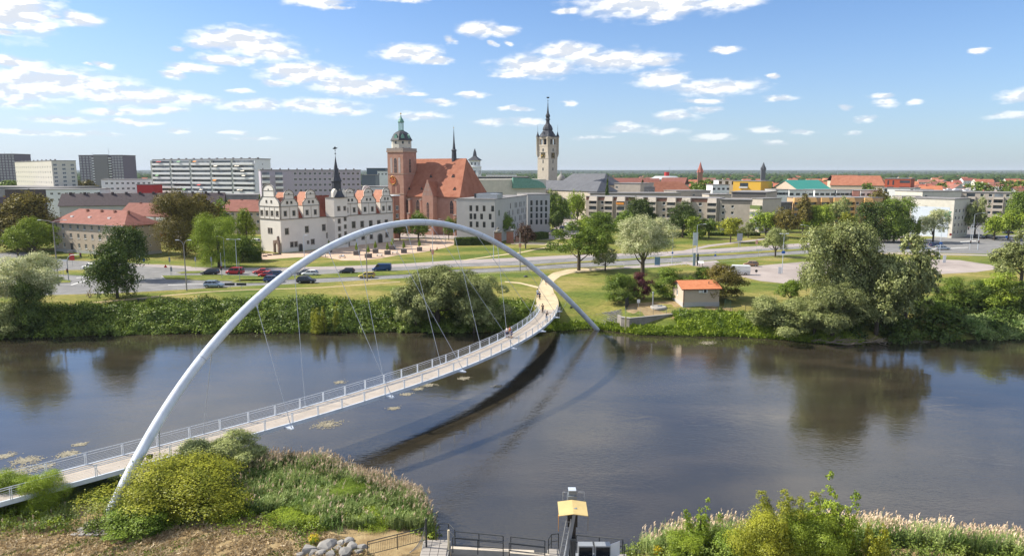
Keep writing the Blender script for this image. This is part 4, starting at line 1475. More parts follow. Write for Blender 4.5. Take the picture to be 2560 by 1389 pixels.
# --- castle
CA, CB = G(705, 632), G(984, 603)
CE = ((CB - CA).x, (CB - CA).y)
cL = math.hypot(*CE)
CE = (CE[0] / cL, CE[1] / cL)
ez = ZT(550, CA.y)            # level of the main cornice
h = House('white_castle', 'white Renaissance castle with scrolled gables and a slender dark stair tower spire', 'castle', CA, CB, 11.5, ez, plaster_castle)
cs_h = h
L_ = h.L
def PXu(px, z=8.0):
 """length along the castle front at photograph column px"""
 k = (px - 1280.0) / F
 cp, sp = math.cos(PITCH), math.sin(PITCH)
 c = (CAM_H - z) * sp
 u = (k * (h.A[1] * cp + c) - h.A[0]) / (h.e[0] - k * h.e[1] * cp)
 return u
Z2 = lambda zx: 620 + zx / 4.629      # column of the castle enlargement
sz = (ez - 4) / 82.0                  # metres per photograph pixel at the near corner
fw = []
for zx, v_, w_, h_ in ((455, 5.9, 1.25, 1.9), (686, 6.0, 1.25, 2.0), (882, 6.2, 1.25, 2.0), (1126, 6.3, 1.4, 2.2), (1227, 6.3, 1.4, 2.2), (1325, 6.3, 1.4, 2.1), (1424, 6.3, 1.4, 2.1), (1517, 6.3, 1.4, 2.0), (1604, 6.3, 1.4, 2.0),
      (506, 1.6, 1.1, 1.6), (555, 1.6, 1.1, 1.6), (748, 1.9, 1.3, 1.6), (694, 2.2, .6, .9), (1330, 1.8, 1.3, 1.7), (1426, 1.8, 1.3, 1.7), (1607, 1.8, 1.3, 1.7), (1224, 1.8, 1.2, 1.5), (925, 3.6, 1.1, 1.6)):
 fw.append((PXu(Z2(zx)) - w_ / 2, v_, w_, h_))
lw = [(4.35, 6.0, .95, 1.8), (5.75, 6.0, .95, 1.8)]
h.faces(front=fw, left=lw, style='stone', lstyle='stones')
g = MB()
g.prism([h.P(-.2, -.2), h.P(L_ + .2, -.2), h.P(L_ + .2, 11.7), h.P(-.2, 11.7)], ez, ez + .28)
wpart(g, 'cornice', castle_trim, h.root)
g = MB()
rh = 7.0
z_ = ez + .28
vs = [(*h.P(0.2, .1), z_), (*h.P(L_, .1), z_), (*h.P(L_, 11.4), z_), (*h.P(0.2, 11.4), z_), (*h.P(0.2, 5.75), z_ + rh), (*h.P(L_, 5.75), z_ + rh)]
g.add(vs, [(0, 1, 5, 4), (2, 3, 4, 5), (1, 2, 5), (3, 0, 4)])
roof = wpart(g, 'roof', tile_dark_red, h.root)
def gable_profile(w, hh):
 """scrolled Renaissance gable: shouldered storey, volutes and a round top"""
 q = []
 half = [(.5, 0), (.5, .10), (.47, .20), (.42, .29), (.345, .36), (.33, .42), (.275, .44), (.275, .70)]
 q += [(x * w, y * hh) for x, y in half]
 for i in range(1, 8):
  t = math.pi / 2 * i / 8
  q.append((.275 * w * math.cos(t), .70 * hh + .30 * hh * math.sin(t)))
 pr = [(-x, y) for x, y in reversed(q)]
 return [(x, y) for x, y in q] + [(0, hh)] + pr
def castle_gable(u0, u1, sh_, gh, wins2=2, edge='front'):
 w = u1 - u0
 if edge == 'front':
  o, e, n, base = h.P(u0, -.10), h.e, h.n, 0
 else:
  o, e, n, base = h.Dd, h.n, (-h.e[0], -h.e[1]), 0
  o = (o[0] + e[0] * u0 + n[0] * .10, o[1] + e[1] * u0 + n[1] * .10)
 inn = (-n[0], -n[1])
 z0_ = ez + .28
 g = MB()
 hs = [(w * (i + .5) / wins2 - .5, .9, 1.0, 1.6) for i in range(wins2)] if edge == 'front' else [(w * (i + .5) / wins2 - .62, .9, 1.24, 1.6) for i in range(wins2)]
 wall_grid(g, o, e, n, w, z0_, z0_ + sh_, hs, 0, .15)
 if edge == 'front':
  for uu, rev in ((0, True), (w, False)):
   a = (o[0] + e[0] * uu, o[1] + e[1] * uu)
   b = (a[0] + inn[0] * 3.4, a[1] + inn[1] * 3.4)
   f_ = [(0, 1, 2, 3)] if not rev else [(3, 2, 1, 0)]
   g.add([(*a, z0_), (*b, z0_), (*b, z0_ + sh_), (*a, z0_ + sh_)], f_)
 gw = wpart(g, 'gable_storey', plaster_castle, h.root)
 an = math.atan2(e[1], e[0])
 for u, v_, ww, hh in hs:
  fr, pane = win_mesh(ww, hh, 'stones' if edge == 'front' else 'stone')
  loc = (o[0] + e[0] * u - h.root.location.x, o[1] + e[1] * u - h.root.location.y, z0_ + v_ - h.root.location.z)
  link('window', fr, h.root, loc, an)
  link('pane', pane, h.root.children[-1]) if False else None
  a_ = bpy.data.objects.new('pane', pane)
  COL.objects.link(a_)
  a_.parent = [c for c in (h.root,)][0]
  a_.location = loc
  a_.rotation_euler = (0, 0, an)
 g = MB()
 npil = wins2 + 1
 for i in range(npil):
  u = (w - .3) * i / (npil - 1)
  a = (o[0] + e[0] * u + n[0] * .09, o[1] + e[1] * u + n[1] * .09)
  g.obox(a, e, .3, .085, z0_, z0_ + sh_)
 wpart(g, 'pilaster', plaster_castle if False else mat('castle_pilaster', (0.48, 0.44, 0.38), .9), h.root)
 g = MB()
 a = (o[0] - e[0] * .12 + n[0] * .16, o[1] - e[1] * .12 + n[1] * .16)
 g.obox(a, e, w + .24, .3, z0_ + sh_, z0_ + sh_ + .2)
 wpart(g, 'cornice', castle_trim, h.root)
 zt_ = z0_ + sh_ + .2
 pr = gable_profile(w, gh)
 g = MB()
 mid = (o[0] + e[0] * w / 2, o[1] + e[1] * w / 2)
 g.extr(pr, mid, e, inn, .35, z0=zt_)
 wpart(g, 'scrolled_gable', plaster_castle, h.root)
 g = MB()
 pts = [(mid[0] + e[0] * x + n[0] * .05, mid[1] + e[1] * x + n[1] * .05, zt_ + y) for x, y in pr]
 g.tube(pts, .14, 5)
 for k, yy in ((.42, .60), (.70, .62)):
  hw = (.34 if k < .5 else .30) * w
  a = (mid[0] - e[0] * hw + n[0] * .12, mid[1] - e[1] * hw + n[1] * .12)
  g.obox(a, e, 2 * hw, .14, zt_ + k * gh, zt_ + k * gh + .13)
 for x, y in ((.5, .12), (-.5, .12), (.36, .38), (-.36, .38), (0, 1.0)):
  c_ = (mid[0] + e[0] * x * w, mid[1] + e[1] * x * w, zt_ + y * gh)
  g.lathe([(.12, 0), (.2, .15), (.12, .32), (.02, .55)], (c_[0], c_[1], c_[2]), 6)
 for k, sx in ((.2, -.33), (.2, .33)):
  g.lathe([(.0, 0), (.02, .0)], (mid[0], mid[1], zt_ - 10), 3) if False else None
 wpart(g, 'stone_trim', castle_trim, h.root)
 for sx in (-.12, .12):
  for yy, ww, hh in ((.15, .55, .75),):
   x0 = sx * w - ww / 2
   a = (mid[0] + e[0] * x0 + n[0] * .05, mid[1] + e[1] * x0 + n[1] * .05)
   fr, pane = win_mesh(ww, hh, 'stones')
   loc = (a[0] - h.root.location.x, a[1] - h.root.location.y, zt_ + yy * gh - h.root.location.z)
   wo = link('window', fr, h.root, loc, an)
   g = MB()
   g.obox((a[0] - n[0] * .02, a[1] - n[1] * .02), e, ww, .05, zt_ + yy * gh, zt_ + yy * gh + hh)
   wpart(g, 'pane', glass, h.root)
 g = MB()
 c_ = Vector((mid[0] + n[0] * .02, mid[1] + n[1] * .02, zt_ + .76 * gh))
 g.cyl(c_ - Vector((n[0], n[1], 0)) * .05, c_ + Vector((n[0], n[1], 0)) * .03, .33, n=12)
 g.cyl(c_ + Vector((n[0], n[1], 0)) * .03, c_ + Vector((n[0], n[1], 0)) * .05, .2, n=12, mi=1)
 wpart(g, 'round_window', [castle_trim, glass], h.root)
 if edge == 'front':      # cross roof behind the gable
  g = MB()
  rr = gh * .86
  dp = 6.0
  def q(x, d, z): return (mid[0] + e[0] * x + inn[0] * d, mid[1] + e[1] * x + inn[1] * d, z)
  hw = w / 2 - .02
  vs = [q(-hw, .3, zt_ - .05), q(hw, .3, zt_ - .05), q(hw, dp, zt_ - .05), q(-hw, dp, zt_ - .05), q(0, .3, zt_ + rr), q(0, dp, zt_ + rr)]
  g.add(vs, [(1, 2, 5, 4), (3, 0, 4, 5), (0, 1, 4), (2, 3, 5)])
  wpart(g, 'cross_roof', mat('castle_cross_roof', (0.34, 0.15, 0.095), .85, col2=(0.44, 0.21, 0.14), scale=1.0), h.root)
ST, GH = 3.9, 5.1
for a, b in ((380, 580), (635, 825), (1100, 1270), (1310, 1480), (1530, 1672)):
 castle_gable(PXu(Z2(a), 16), PXu(Z2(b), 16), ST, GH)
castle_gable(0, 11.5, ST, 7.0, 4, 'left')
o_ = h.P(L_ - 3, 11.0)
g = MB()
g.extr(gable_profile(6.5, 4.8), o_, h.e, (-h.n[0], -h.n[1]), .35, z0=ez + ST + 1.6)
wpart(g, 'scrolled_gable', plaster_castle, h.root)
u0, u1 = PXu(Z2(915), 12), PXu(Z2(1092), 12)
tw = u1 - u0
dz = 3.0
ztw = ez + ST + 2.6
g = MB()
c = [h.P(u0, .5), h.P(u0 + .9, -dz), h.P(u1, -dz), h.P(u1, .5)]
hs_f = [((u1 - u0 - .9) * .35 - .5 + 0, v_, 1.0, 1.4) for v_ in (3.4, 6.0, 8.6, 12.9)]
hs_f += [((u1 - u0 - .9) * .8 - .45, v_, .9, 1.3) for v_ in (1.4, 4.2, 6.6, 9.3, 12.9)]
e2 = h.e
wall_grid(g, c[1], e2, h.n, u1 - u0 - .9, 3.7, ztw, [(a_, b_ + .3, w_, h_) for a_, b_, w_, h_ in hs_f], 0, .15)
g.add([(*c[0], 3.7), (*c[1], 3.7), (*c[1], ztw), (*c[0], ztw)], [(0, 1, 2, 3)])
g.add([(*c[2], 3.7), (*c[3], 3.7), (*c[3], ztw), (*c[2], ztw)], [(0, 1, 2, 3)])
wpart(g, 'stair_tower', plaster_castle, h.root)
put_windows(h.root, c[1], e2, 3.7, [(a_, b_ + .3, w_, h_) for a_, b_, w_, h_ in hs_f], 'stone')
g = MB()
for zz in (ez - .1, ztw):
 g.prism([h.P(u0 - .1, .5), h.P(u0 + .8, -dz - .18), h.P(u1 + .18, -dz - .18), h.P(u1 + .18, .5)], zz, zz + .28)
wpart(g, 'cornice', castle_trim, h.root)
tc_ = h.P((u0 + u1) / 2 + .3, -dz / 2 + .2)
g = MB()
r4 = math.atan2(h.e[1], h.e[0])
zt0 = ztw + .28
g.lathe([(2.9, 0), (2.3, 1.2), (1.75, 2.4), (1.65, 2.8), (1.65, 5.2), (1.95, 5.3), (1.95, 5.5), (1.40, 6.8), (.80, 9.2), (.32, 12.0), (.06, 13.9)], (tc_[0], tc_[1], zt0), 8, smooth=False, rot=r4 + math.pi / 8)
wpart(g, 'spire', slate, h.root)
for du, dd in ((-1.7, -dz + .2), (1.9, -dz + .2), (-.0, -dz + .0)):
 g = MB()
 p_ = h.P((u0 + u1) / 2 + .3 + du, dd)
 wv = .95 if du else .7
 g.extr([(-wv, 0), (wv, 0), (wv, 1.6), (wv * .7, 2.3), (0, 2.9), (-wv * .7, 2.3), (-wv, 1.6)], p_, h.e, (-h.n[0], -h.n[1]), 1.2, z0=zt0)
 wpart(g, 'dormer', plaster_castle if du else castle_trim, h.root)
g = MB()
tz = zt0 + 13.9
g.cyl((tc_[0], tc_[1], tz - .6), (tc_[0], tc_[1], tz + 3.4), .07, .04, 6)
g.lathe([(.02, 0), (.32, .3), (.02, .6)], (tc_[0], tc_[1], tz + .6), 8)
g.lathe([(.02, 0), (.22, .2), (.02, .4)], (tc_[0], tc_[1], tz + 1.7), 8)
g.extr([(-.9, 2.5), (-.2, 2.3), (.5, 2.5), (.9, 2.9), (.3, 2.9), (0, 3.3), (-.4, 2.9)], tc_, (1, 0), (0, 1), .06, z0=tz)
wpart(g, 'weather_vane', dark_metal, h.root)
for zx, w_, h_ in ((608, 1.1, 2.4), (1528, 1.7, 3.2), (1128, 1.4, 2.8)):
 u = PXu(Z2(zx), 5)
 dd = -dz if 915 < zx < 1150 and zx != 608 else 0
 if zx == 1128:
  dd = 0
  u += .8
 pr = [(-w_ / 2, 0), (w_ / 2, 0), (w_ / 2, h_ * .7)] + [(w_ / 2 * math.cos(t), h_ * .7 + w_ / 2 * math.sin(t)) for t in (0.4, .8, 1.2, 1.57, 1.95, 2.35, 2.75)] + [(-w_ / 2, h_ * .7)]
 g = MB()
 g.extr([(x * 1.35, y * 1.12) for x, y in pr], h.P(u, dd - .22), h.e, (-h.n[0], -h.n[1]), .23, z0=4)
 wpart(g, 'portal_surround', castle_trim, h.root)
 g = MB()
 g.extr(pr, h.P(u, dd - .26), h.e, (-h.n[0], -h.n[1]), .05, z0=4)
 wpart(g, 'door', frame_dark, h.root)
o_ = h.P(-2.0, -.9)
g = MB()
e3 = h.n if False else (CA.x - h.Dd[0], CA.y - h.Dd[1])
l3 = math.hypot(*e3)
e3 = (e3[0] / l3, e3[1] / l3)
out3 = (e3[1], -e3[0])
base = (CA.x - e3[0] * 2.9 + out3[0] * 1.2, CA.y - e3[1] * 2.9 + out3[1] * 1.2)
outer = [(0, 0), (.5, 0), (.5, 2.3)] + [(1.45 - .95 * math.cos(t), 2.3 + .95 * math.sin(t)) for t in (.3, .8, 1.3, 1.84, 2.34, 2.84)] + [(2.4, 2.3), (2.4, 0), (3.0, 0), (3.0, 4.0), (2.7, 4.3), (2.7, 5.1), (2.45, 5.5), (2.2, 5.1), (2.2, 4.3), (0, 4.0)]
g.extr(outer, base, e3, (-out3[0], -out3[1]), .7, z0=4)
pr_ = thing('stone_portal', 'weathered brown stone archway leaning against the castle corner', 'archway', (base[0], base[1], 4))
wpart(g, 'arch_frame', mat('brown_stone', (0.20, 0.15, 0.12), .95, var=.25, bump=.4), pr_)
# --- brick church
YA = 303
A, B = D(999, YA, 20), D(1148, 289, 20)
ce = Vector((B.x - A.x, B.y - A.y, 0))
cz = ZT(489, 296)
h = House('brick_church', 'red brick church with a huge orange tile roof and a tower with domed cap', 'church', A, B, 23.0, cz, brick_pale)
L_ = h.L
h.faces()
ridge = ZT(396.5, 306)
g = MB()
z0_, z1_ = cz, ridge
vs = [(*h.P(-.3, -.5), z0_ - .3), (*h.P(L_ + .6, -.5), z0_ - .3), (*h.P(L_ + .6, 23.5), z0_ - .3), (*h.P(-.3, 23.5), z0_ - .3), (*h.P(0, 11.5), z1_), (*h.P(L_ - 3.4, 11.5), z1_)]
vs2 = [(x, y, z - .3) for x, y, z in vs[:4]]
g.add(vs + vs2, [(0, 1, 5, 4), (1, 2, 5), (2, 3, 4, 5), (3, 0, 4), (0, 6, 7, 1), (1, 7, 8, 2), (2, 8, 9, 3), (3, 9, 6, 0)])
h.roof = wpart(g, 'roof', tile_orange, h.root)
def church_u(px, z=14):
 k = (px - 1280.0) / F
 cp, sp = math.cos(PITCH), math.sin(PITCH)
 c = (CAM_H - z) * sp
 return (k * (h.A[1] * cp + c) - h.A[0]) / (h.e[0] - k * h.e[1] * cp)
def gothic(w, hh):
 return [(-w / 2, 0), (w / 2, 0), (w / 2, hh - w * .9)] + [(w / 2 * (1 - t * t), hh - w * .9 + w * .9 * t) for t in (.3, .6, .85)] + [(0, hh)] + [(-w / 2 * (1 - t * t), hh - w * .9 + w * .9 * t) for t in (.85, .6, .3)] + [(-w / 2, hh - w * .9)]
def gothic_window(o, e, n, w, hh, z0_, root=None):
 inn = (-n[0], -n[1])
 g = MB()
 o2 = (o[0] + n[0] * .06, o[1] + n[1] * .06)
 g.extr([(x * 1.25, y * 1.05) for x, y in gothic(w, hh)], o2, e, inn, .08, z0=z0_ - .1)
 a = wpart(g, 'window_surround', mat('pale_brick_reveal', (0.46, 0.30, 0.23), .9), root or h.root)
 g = MB()
 o2 = (o[0] + n[0] * .09, o[1] + n[1] * .09)
 g.extr(gothic(w, hh), o2, e, inn, .04, z0=z0_)
 wpart(g, 'gothic_window', glass, root or h.root)
 g = MB()
 for x in (-w / 6, w / 6):
  g.obox((o2[0] + e[0] * (x - .05) + n[0] * .04, o2[1] + e[1] * (x - .05) + n[1] * .04), e, .1, .03, z0_, z0_ + hh * .86)
 for k in (.3, .55):
  g.obox((o2[0] - e[0] * w / 2 + n[0] * .05, o2[1] - e[1] * w / 2 + n[1] * .05), e, w, .03, z0_ + hh * k, z0_ + hh * k + .1)
 wpart(g, 'tracery', brick_pale, root or h.root)
Z3 = lambda zx: 940 + zx / 3.656
for zx in (285, 385, 692):
 u = church_u(Z3(zx))
 gothic_window(h.P(u, 0), h.e, h.n, 1.5, 5.5, 12.9)
for zx in (320, 425, 740):
 u = church_u(Z3(zx))
 g = MB()
 a = h.P(u - .5, -2.2)
 g.obox(a, h.e, 1.0, 2.19, 3.7, 12.5)
 a = h.P(u - .5, -1.3)
 g.obox(a, h.e, 1.0, 1.29, 12.5, 18.4)
 wpart(g, 'buttress', brick_pale, h.root)
 g = MB()
 a = h.P(u - .55, -1.5)
 g.obox(a, h.e, 1.1, 1.49, 18.4, 18.7)
 a = h.P(u - .55, -2.35)
 g.obox(a, h.e, 1.1, 1.04, 12.5, 12.75)
 wpart(g, 'buttress_cap', concrete, h.root)
for zy in (3.5, 9.5, 16):
 e_ = (-h.n[0], -h.n[1])
 gothic_window((h.B[0] + e_[0] * (zy + 1), h.B[1] + e_[1] * (zy + 1)), e_, h.e, 1.5, 5.5, 12.9)
uc = church_u(Z3(512))
g = MB()
gw = 5.4
p0 = h.P(uc - gw / 2, -3.2)
g.obox(p0, h.e, gw, 3.19, 3.7, cz - .3)
g.extr([(0, 0), (gw, 0), (gw, .6), (gw * .5 + .3, 6.2), (gw * .5 + .3, 6.9), (gw * .5 - .3, 6.9), (gw * .5 - .3, 6.2), (0, .6)], p0, h.e, (-h.n[0], -h.n[1]), .5, z0=cz - .3)
wpart(g, 'side_chapel', brick_pale, h.root)
gothic_window(h.P(uc, -3.2), h.e, h.n, .95, 6.3, 11.3)
g = MB()
for k in range(3):
 for s_ in range(-3 + k, 4 - k):
  a = h.P(uc + s_ * .7 - .1, -3.24)
  g.obox(a, h.e, .2, .04, cz + .2 + k * 1.7, cz + 1.6 + k * 1.7)
wpart(g, 'blind_tracery', mat('grey_plaster_tracery', (0.36, 0.30, 0.27), .9), h.root)
g = MB()
a0, a1 = h.P(uc - gw / 2 - .3, -2.7), h.P(uc + gw / 2 + .3, -2.7)
b0, b1 = h.P(uc - gw / 2 - .3, 6.5), h.P(uc + gw / 2 + .3, 6.5)
r0, r1 = h.P(uc, -2.7), h.P(uc, 6.5)
zc = cz - .15
g.add([(*a0, zc), (*a1, zc), (*b1, zc), (*b0, zc), (*r0, zc + 6.0), (*r1, zc + 6.0)], [(1, 2, 5, 4), (3, 0, 4, 5), (2, 3, 5), (0, 1, 4)])
wpart(g, 'chapel_roof', tile_orange, h.root)
kz = (ridge - cz) / 11.5
for zx, d_ in ((285, 1.6), (400, 1.6), (697, 1.6), (438, 5.5), (640, 5.5), (820, 1.6)):
 u = church_u(Z3(zx), 22)
 if u > L_ - 1:
  continue
 zb = cz + kz * d_
 g = MB()
 a, b, r_ = h.P(u - .9, d_ - .1), h.P(u + .9, d_ - .1), h.P(u, d_ - .1)
 a2, b2, r2 = h.P(u - .9, d_ + 1.2), h.P(u + .9, d_ + 1.2), h.P(u, d_ + 1.3)
 g.add([(*a, zb), (*b, zb), (*r_, zb + 1.5), (*r2, zb + 1.6)], [(1, 3, 2), (0, 2, 3)])
 g.add([(*a, zb), (*b, zb), (*r_, zb + 1.4)], [(0, 1, 2)], 1)
 wpart(g, 'dormer', [tile_orange, frame_dark], h.root)
u = church_u(1126, 36) - 5.5
p_ = h.P(u, 11.5)
g = MB()
g.lathe([(1.15, -1.5), (1.05, .5), (.95, 3.2), (1.25, 3.3), (1.2, 3.5), (.65, 4.0), (.38, 6.5), (.06, 12.4)], (p_[0], p_[1], ridge), 8, smooth=False)
wpart(g, 'ridge_turret', slate, h.root)
g = MB()
g.cyl((p_[0], p_[1], ridge + 12), (p_[0], p_[1], ridge + 13.6), .05, n=5)
g.lathe([(.02, 0), (.25, .25), (.02, .5)], (p_[0], p_[1], ridge + 12.6), 8)
wpart(g, 'finial', gold, h.root)
side = 10.0
tA = D(968.5, 303.5, 36)
tA = (tA.x, tA.y)
e, n = h.e, h.n
bz = ZT(379, 300)
def T(u, d): return (tA[0] + e[0] * u - n[0] * d, tA[1] + e[1] * u - n[1] * d)
tl = 8.2
td = 9.6
g = MB()
g.prism([T(0, 0), T(tl, 0), T(tl, td), T(0, td)], 3.7, bz)
tw_ = wpart(g, 'tower_shaft', brick_pale, h.root)
for zz, ov, th in ((bz - .2, .3, .6), (bz - 9.4, .12, .3), (bz - 17.9, .12, .3)):
 g = MB()
 g.prism([T(-ov, -ov), T(tl + ov, -ov), T(tl + ov, td + ov), T(-ov, td + ov)], zz, zz + th)
 wpart(g, 'string_course', mat('string_course_stone', (0.38, 0.27, 0.21), .9), h.root)
g = MB()
for s0, s1, d0, d1 in ((-.2, tl + .2, -.2, -.05), (-.2, tl + .2, td + .05, td + .2), (-.2, -.05, -.05, td + .05), (tl + .05, tl + .2, -.05, td + .05)):
 g.prism([T(s0, d0), T(s1, d0), T(s1, d1), T(s0, d1)], bz + .4, bz + 1.5)
wpart(g, 'parapet', mat('parapet_stone', (0.30, 0.25, 0.22), .9), h.root)
rgt = (-n[0], -n[1])
for uu, ww, gl in ((2.0, 1.05, 0), (4.1, 1.35, 1), (6.2, 1.05, 0)):
 if gl:
  gothic_window(T(uu, 0), e, n, ww, 6.3, bz - 8.8)
 else:
  g = MB()
  o2 = T(uu, -.05)
  g.extr(gothic(ww, 6.6), o2, e, rgt, .04, z0=bz - 8.9)
  wpart(g, 'blind_arch', mat('pale_blind_arch', (0.42, 0.36, 0.34), .9), h.root)
gothic_window((T(tl, 4.8)), rgt, e, 1.3, 6.0, bz - 8.8)
for uu in (2.7, 5.3):
 g = MB()
 g.extr(gothic(1.5, 4.4), T(uu, -.05), e, rgt, .04, z0=bz - 17.4)
 wpart(g, 'blind_arch', mat('dark_blind_arch', (0.24, 0.11, 0.085), .9), h.root)
g = MB()
c_ = Vector((*T(2.7, 0), bz - 12.0))
nn3 = Vector((n[0], n[1], 0))
g.cyl(c_, c_ + nn3 * .25, 1.75, n=24)
wpart(g, 'clock_face', mat('clock_red', (0.42, 0.09, 0.04), .6), h.root)
g = MB()
ex3 = Vector((e[0], e[1], 0))
for k in range(24):
 t = 2 * math.pi * k / 24
 d_ = ex3 * math.cos(t) + Vector((0, 0, 1)) * math.sin(t)
 t2 = 2 * math.pi * (k + 1) / 24
 d2 = ex3 * math.cos(t2) + Vector((0, 0, 1)) * math.sin(t2)
 g.cyl(c_ + nn3 * .28 + d_ * 1.68, c_ + nn3 * .28 + d2 * 1.68, .07, n=4)
 if k % 2 == 0:
  g.cyl(c_ + nn3 * .28 + d_ * 1.2, c_ + nn3 * .28 + d_ * 1.5, .07, n=4)
g.cyl(c_ + nn3 * .3, c_ + nn3 * .3 + (ex3 * .3 + Vector((0, 0, 1.4))), .07, n=4)
g.cyl(c_ + nn3 * .3, c_ + nn3 * .3 + (ex3 * .9 + Vector((0, 0, -.5))), .09, n=4)
wpart(g, 'clock_hands', gold, h.root)
cx_, cy_ = T(tl / 2 - .1, td / 2)
oz = bz + .4
ot = ZT(350.5, 305)
rot = math.atan2(e[1], e[0]) + math.pi / 8
g = MB()
g.lathe([(4.35, 0), (4.35, ot - oz)], (cx_, cy_, oz), 8, smooth=False, rot=rot)
wpart(g, 'cap_storey', cream, h.root)
for k in range(8):
 t = rot + math.pi / 8 + k * math.pi / 4
 d_ = Vector((math.cos(t), math.sin(t), 0))
 s_ = Vector((-math.sin(t), math.cos(t), 0))
 for zz, ww, hh in ((2.9, .8, 1.1), (.4, .9, .9)):
  g = MB()
  a = Vector((cx_, cy_, oz)) + d_ * (4.35 * math.cos(math.pi / 8) + .03) - s_ * ww / 2
  g.obox((a.x, a.y), (s_.x, s_.y), ww, .04, oz + zz, oz + zz + hh)
  wpart(g, 'small_window', glass, h.root)
g = MB()
dm = ZT(327, 305) - ot
g.lathe([(4.9, -.2), (4.75, .15), (4.3, .9), (3.9, dm * .42), (3.4, dm * .65), (2.5, dm * .85), (1.5, dm * .97), (1.1, dm + .1)], (cx_, cy_, ot), 8, smooth=False, rot=rot)
wpart(g, 'dome', slate, h.root)
for k in (5, 6, 7):
 t = rot + math.pi / 8 + k * math.pi / 4
 d_ = Vector((math.cos(t), math.sin(t), 0))
 p_ = Vector((cx_, cy_, ot)) + d_ * 3.6
 g = MB()
 g.extr([(-.7, .6), (.7, .6), (.7, 1.6), (0, 2.5), (-.7, 1.6)], (p_.x + d_.x * .5, p_.y + d_.y * .5), (-d_.y, d_.x), (-d_.x, -d_.y), 1.2, z0=ot)
 wpart(g, 'dormer', copper_green, h.root)
lz = ot + dm
lt = ZT(299, 305)
g = MB()
for k in range(8):
 t = rot + k * math.pi / 4
 g.cyl((cx_ + 1.0 * math.cos(t), cy_ + 1.0 * math.sin(t), lz), (cx_ + 1.0 * math.cos(t), cy_ + 1.0 * math.sin(t), lt - 1.0), .12, n=5)
g.lathe([(1.2, 0), (1.2, .35)], (cx_, cy_, lz), 8, smooth=False, rot=rot)
g.lathe([(1.35, 0), (1.4, .3), (.95, 1.3), (.35, 2.1), (.12, 3.2)], (cx_, cy_, lt - 1.2), 8, smooth=False, rot=rot)
wpart(g, 'lantern', copper_green, h.root)
g = MB()
g.cyl((cx_, cy_, lt + 1.9), (cx_, cy_, ZT(283, 305)), .06, n=5)
g.lathe([(.02, 0), (.4, .4), (.02, .8)], (cx_, cy_, ZT(286, 305)), 8)
wpart(g, 'finial', gold, h.root)
# --- distant white church tower
px_, Y_ = 1187.5, 520
c_ = D(px_, Y_, 26)
w_ = 3.7
t1, t2, t3 = ZT(418, Y_), ZT(401, Y_), ZT(371, Y_)
r_ = thing('white_church_tower', 'distant white church tower with two tiers and a slate spire', 'church tower', (c_.x, c_.y, 4))
def sq(hw, an=.5): return [(c_.x + hw * 1.414 * math.cos(an + k * math.pi / 2), c_.y + hw * 1.414 * math.sin(an + k * math.pi / 2)) for k in range(4)]
g = MB()
g.prism(sq(w_), 3.7, t1)
wpart(g, 'lower_tier', white_wall, r_)
g = MB()
g.prism(sq(w_ + .4), t1, t1 + .5)
g.prism(sq(w_ * .85 + .3), t2 - .4, t2)
wpart(g, 'cornice', white_trim, r_)
g = MB()
g.prism(sq(w_ * .85), t1 + .5, t2 - .4)
wpart(g, 'upper_tier', white_wall, r_)
g = MB()
for k in range(4):
 an = .5 + math.pi / 4 + k * math.pi / 2
 d_ = (math.cos(an), math.sin(an))
 s_ = (-d_[1], d_[0])
 for off in (-1.3, 1.3):
  for dist, z0_, hh in ((w_ * .85, t1 + 1.6, 1.8), (w_, t1 - 5, 2.6), (w_, t1 - 10.5, 2.8)):
   a = (c_.x + d_[0] * (dist + .03) + s_[0] * (off - .5), c_.y + d_[1] * (dist + .03) + s_[1] * (off - .5))
   g.obox(a, s_, 1.0, .04, z0_, z0_ + hh)
wpart(g, 'louvre_windows', glass, r_)
g = MB()
g.lathe([(6.2, 0), (2.0, 2.6), (1.6, 3.2), (1.1, 6), (.1, t3 - t2)], (c_.x, c_.y, t2), 4, smooth=False, rot=.5)
wpart(g, 'spire', slate, r_)
# --- cream hall with green barrel roof
A, B = pxh(1192, 385, 1365, 400, 16)
h = House('concert_hall', 'cream hall with a green copper barrel roof behind the brick church', 'hall', A, B, 26, ZT(450, 392), cream)
h.faces(front=[(h.L * .14, 9, 1.2, 1.4), (h.L * .29, 10, 1.6, 1.6), (h.L * .29, 5.5, 1.6, 1.6)] + [(h.L * .52 + i * 1.55, 5.3, 1.0, 2.8) for i in range(12)], style='plain')
h.flat(cream, over=0.1)
g = MB()
u0_, u1_ = h.L * .50, h.L * .99
zz = ZT(471, 388)
pr = [(0, 0)] + [((u1_ - u0_) * i / 10, 5.8 * math.sqrt(max(0, 1 - (i / 10) ** 2.4))) for i in range(11)]
g.extr(pr, h.P(u0_, -1.6), h.e, (-h.n[0], -h.n[1]), 1.55, z0=zz)
wpart(g, 'barrel_roof', copper_green, h.root)
lowblock('slate-roofed low wing left of the concert hall', 1193, 470, 1320, 470, 30, 443, slate_blue)
lowblock('distant pale school block behind the church', 1215, 900, 1292, 900, 20, 437, white_wall, 10, 1)
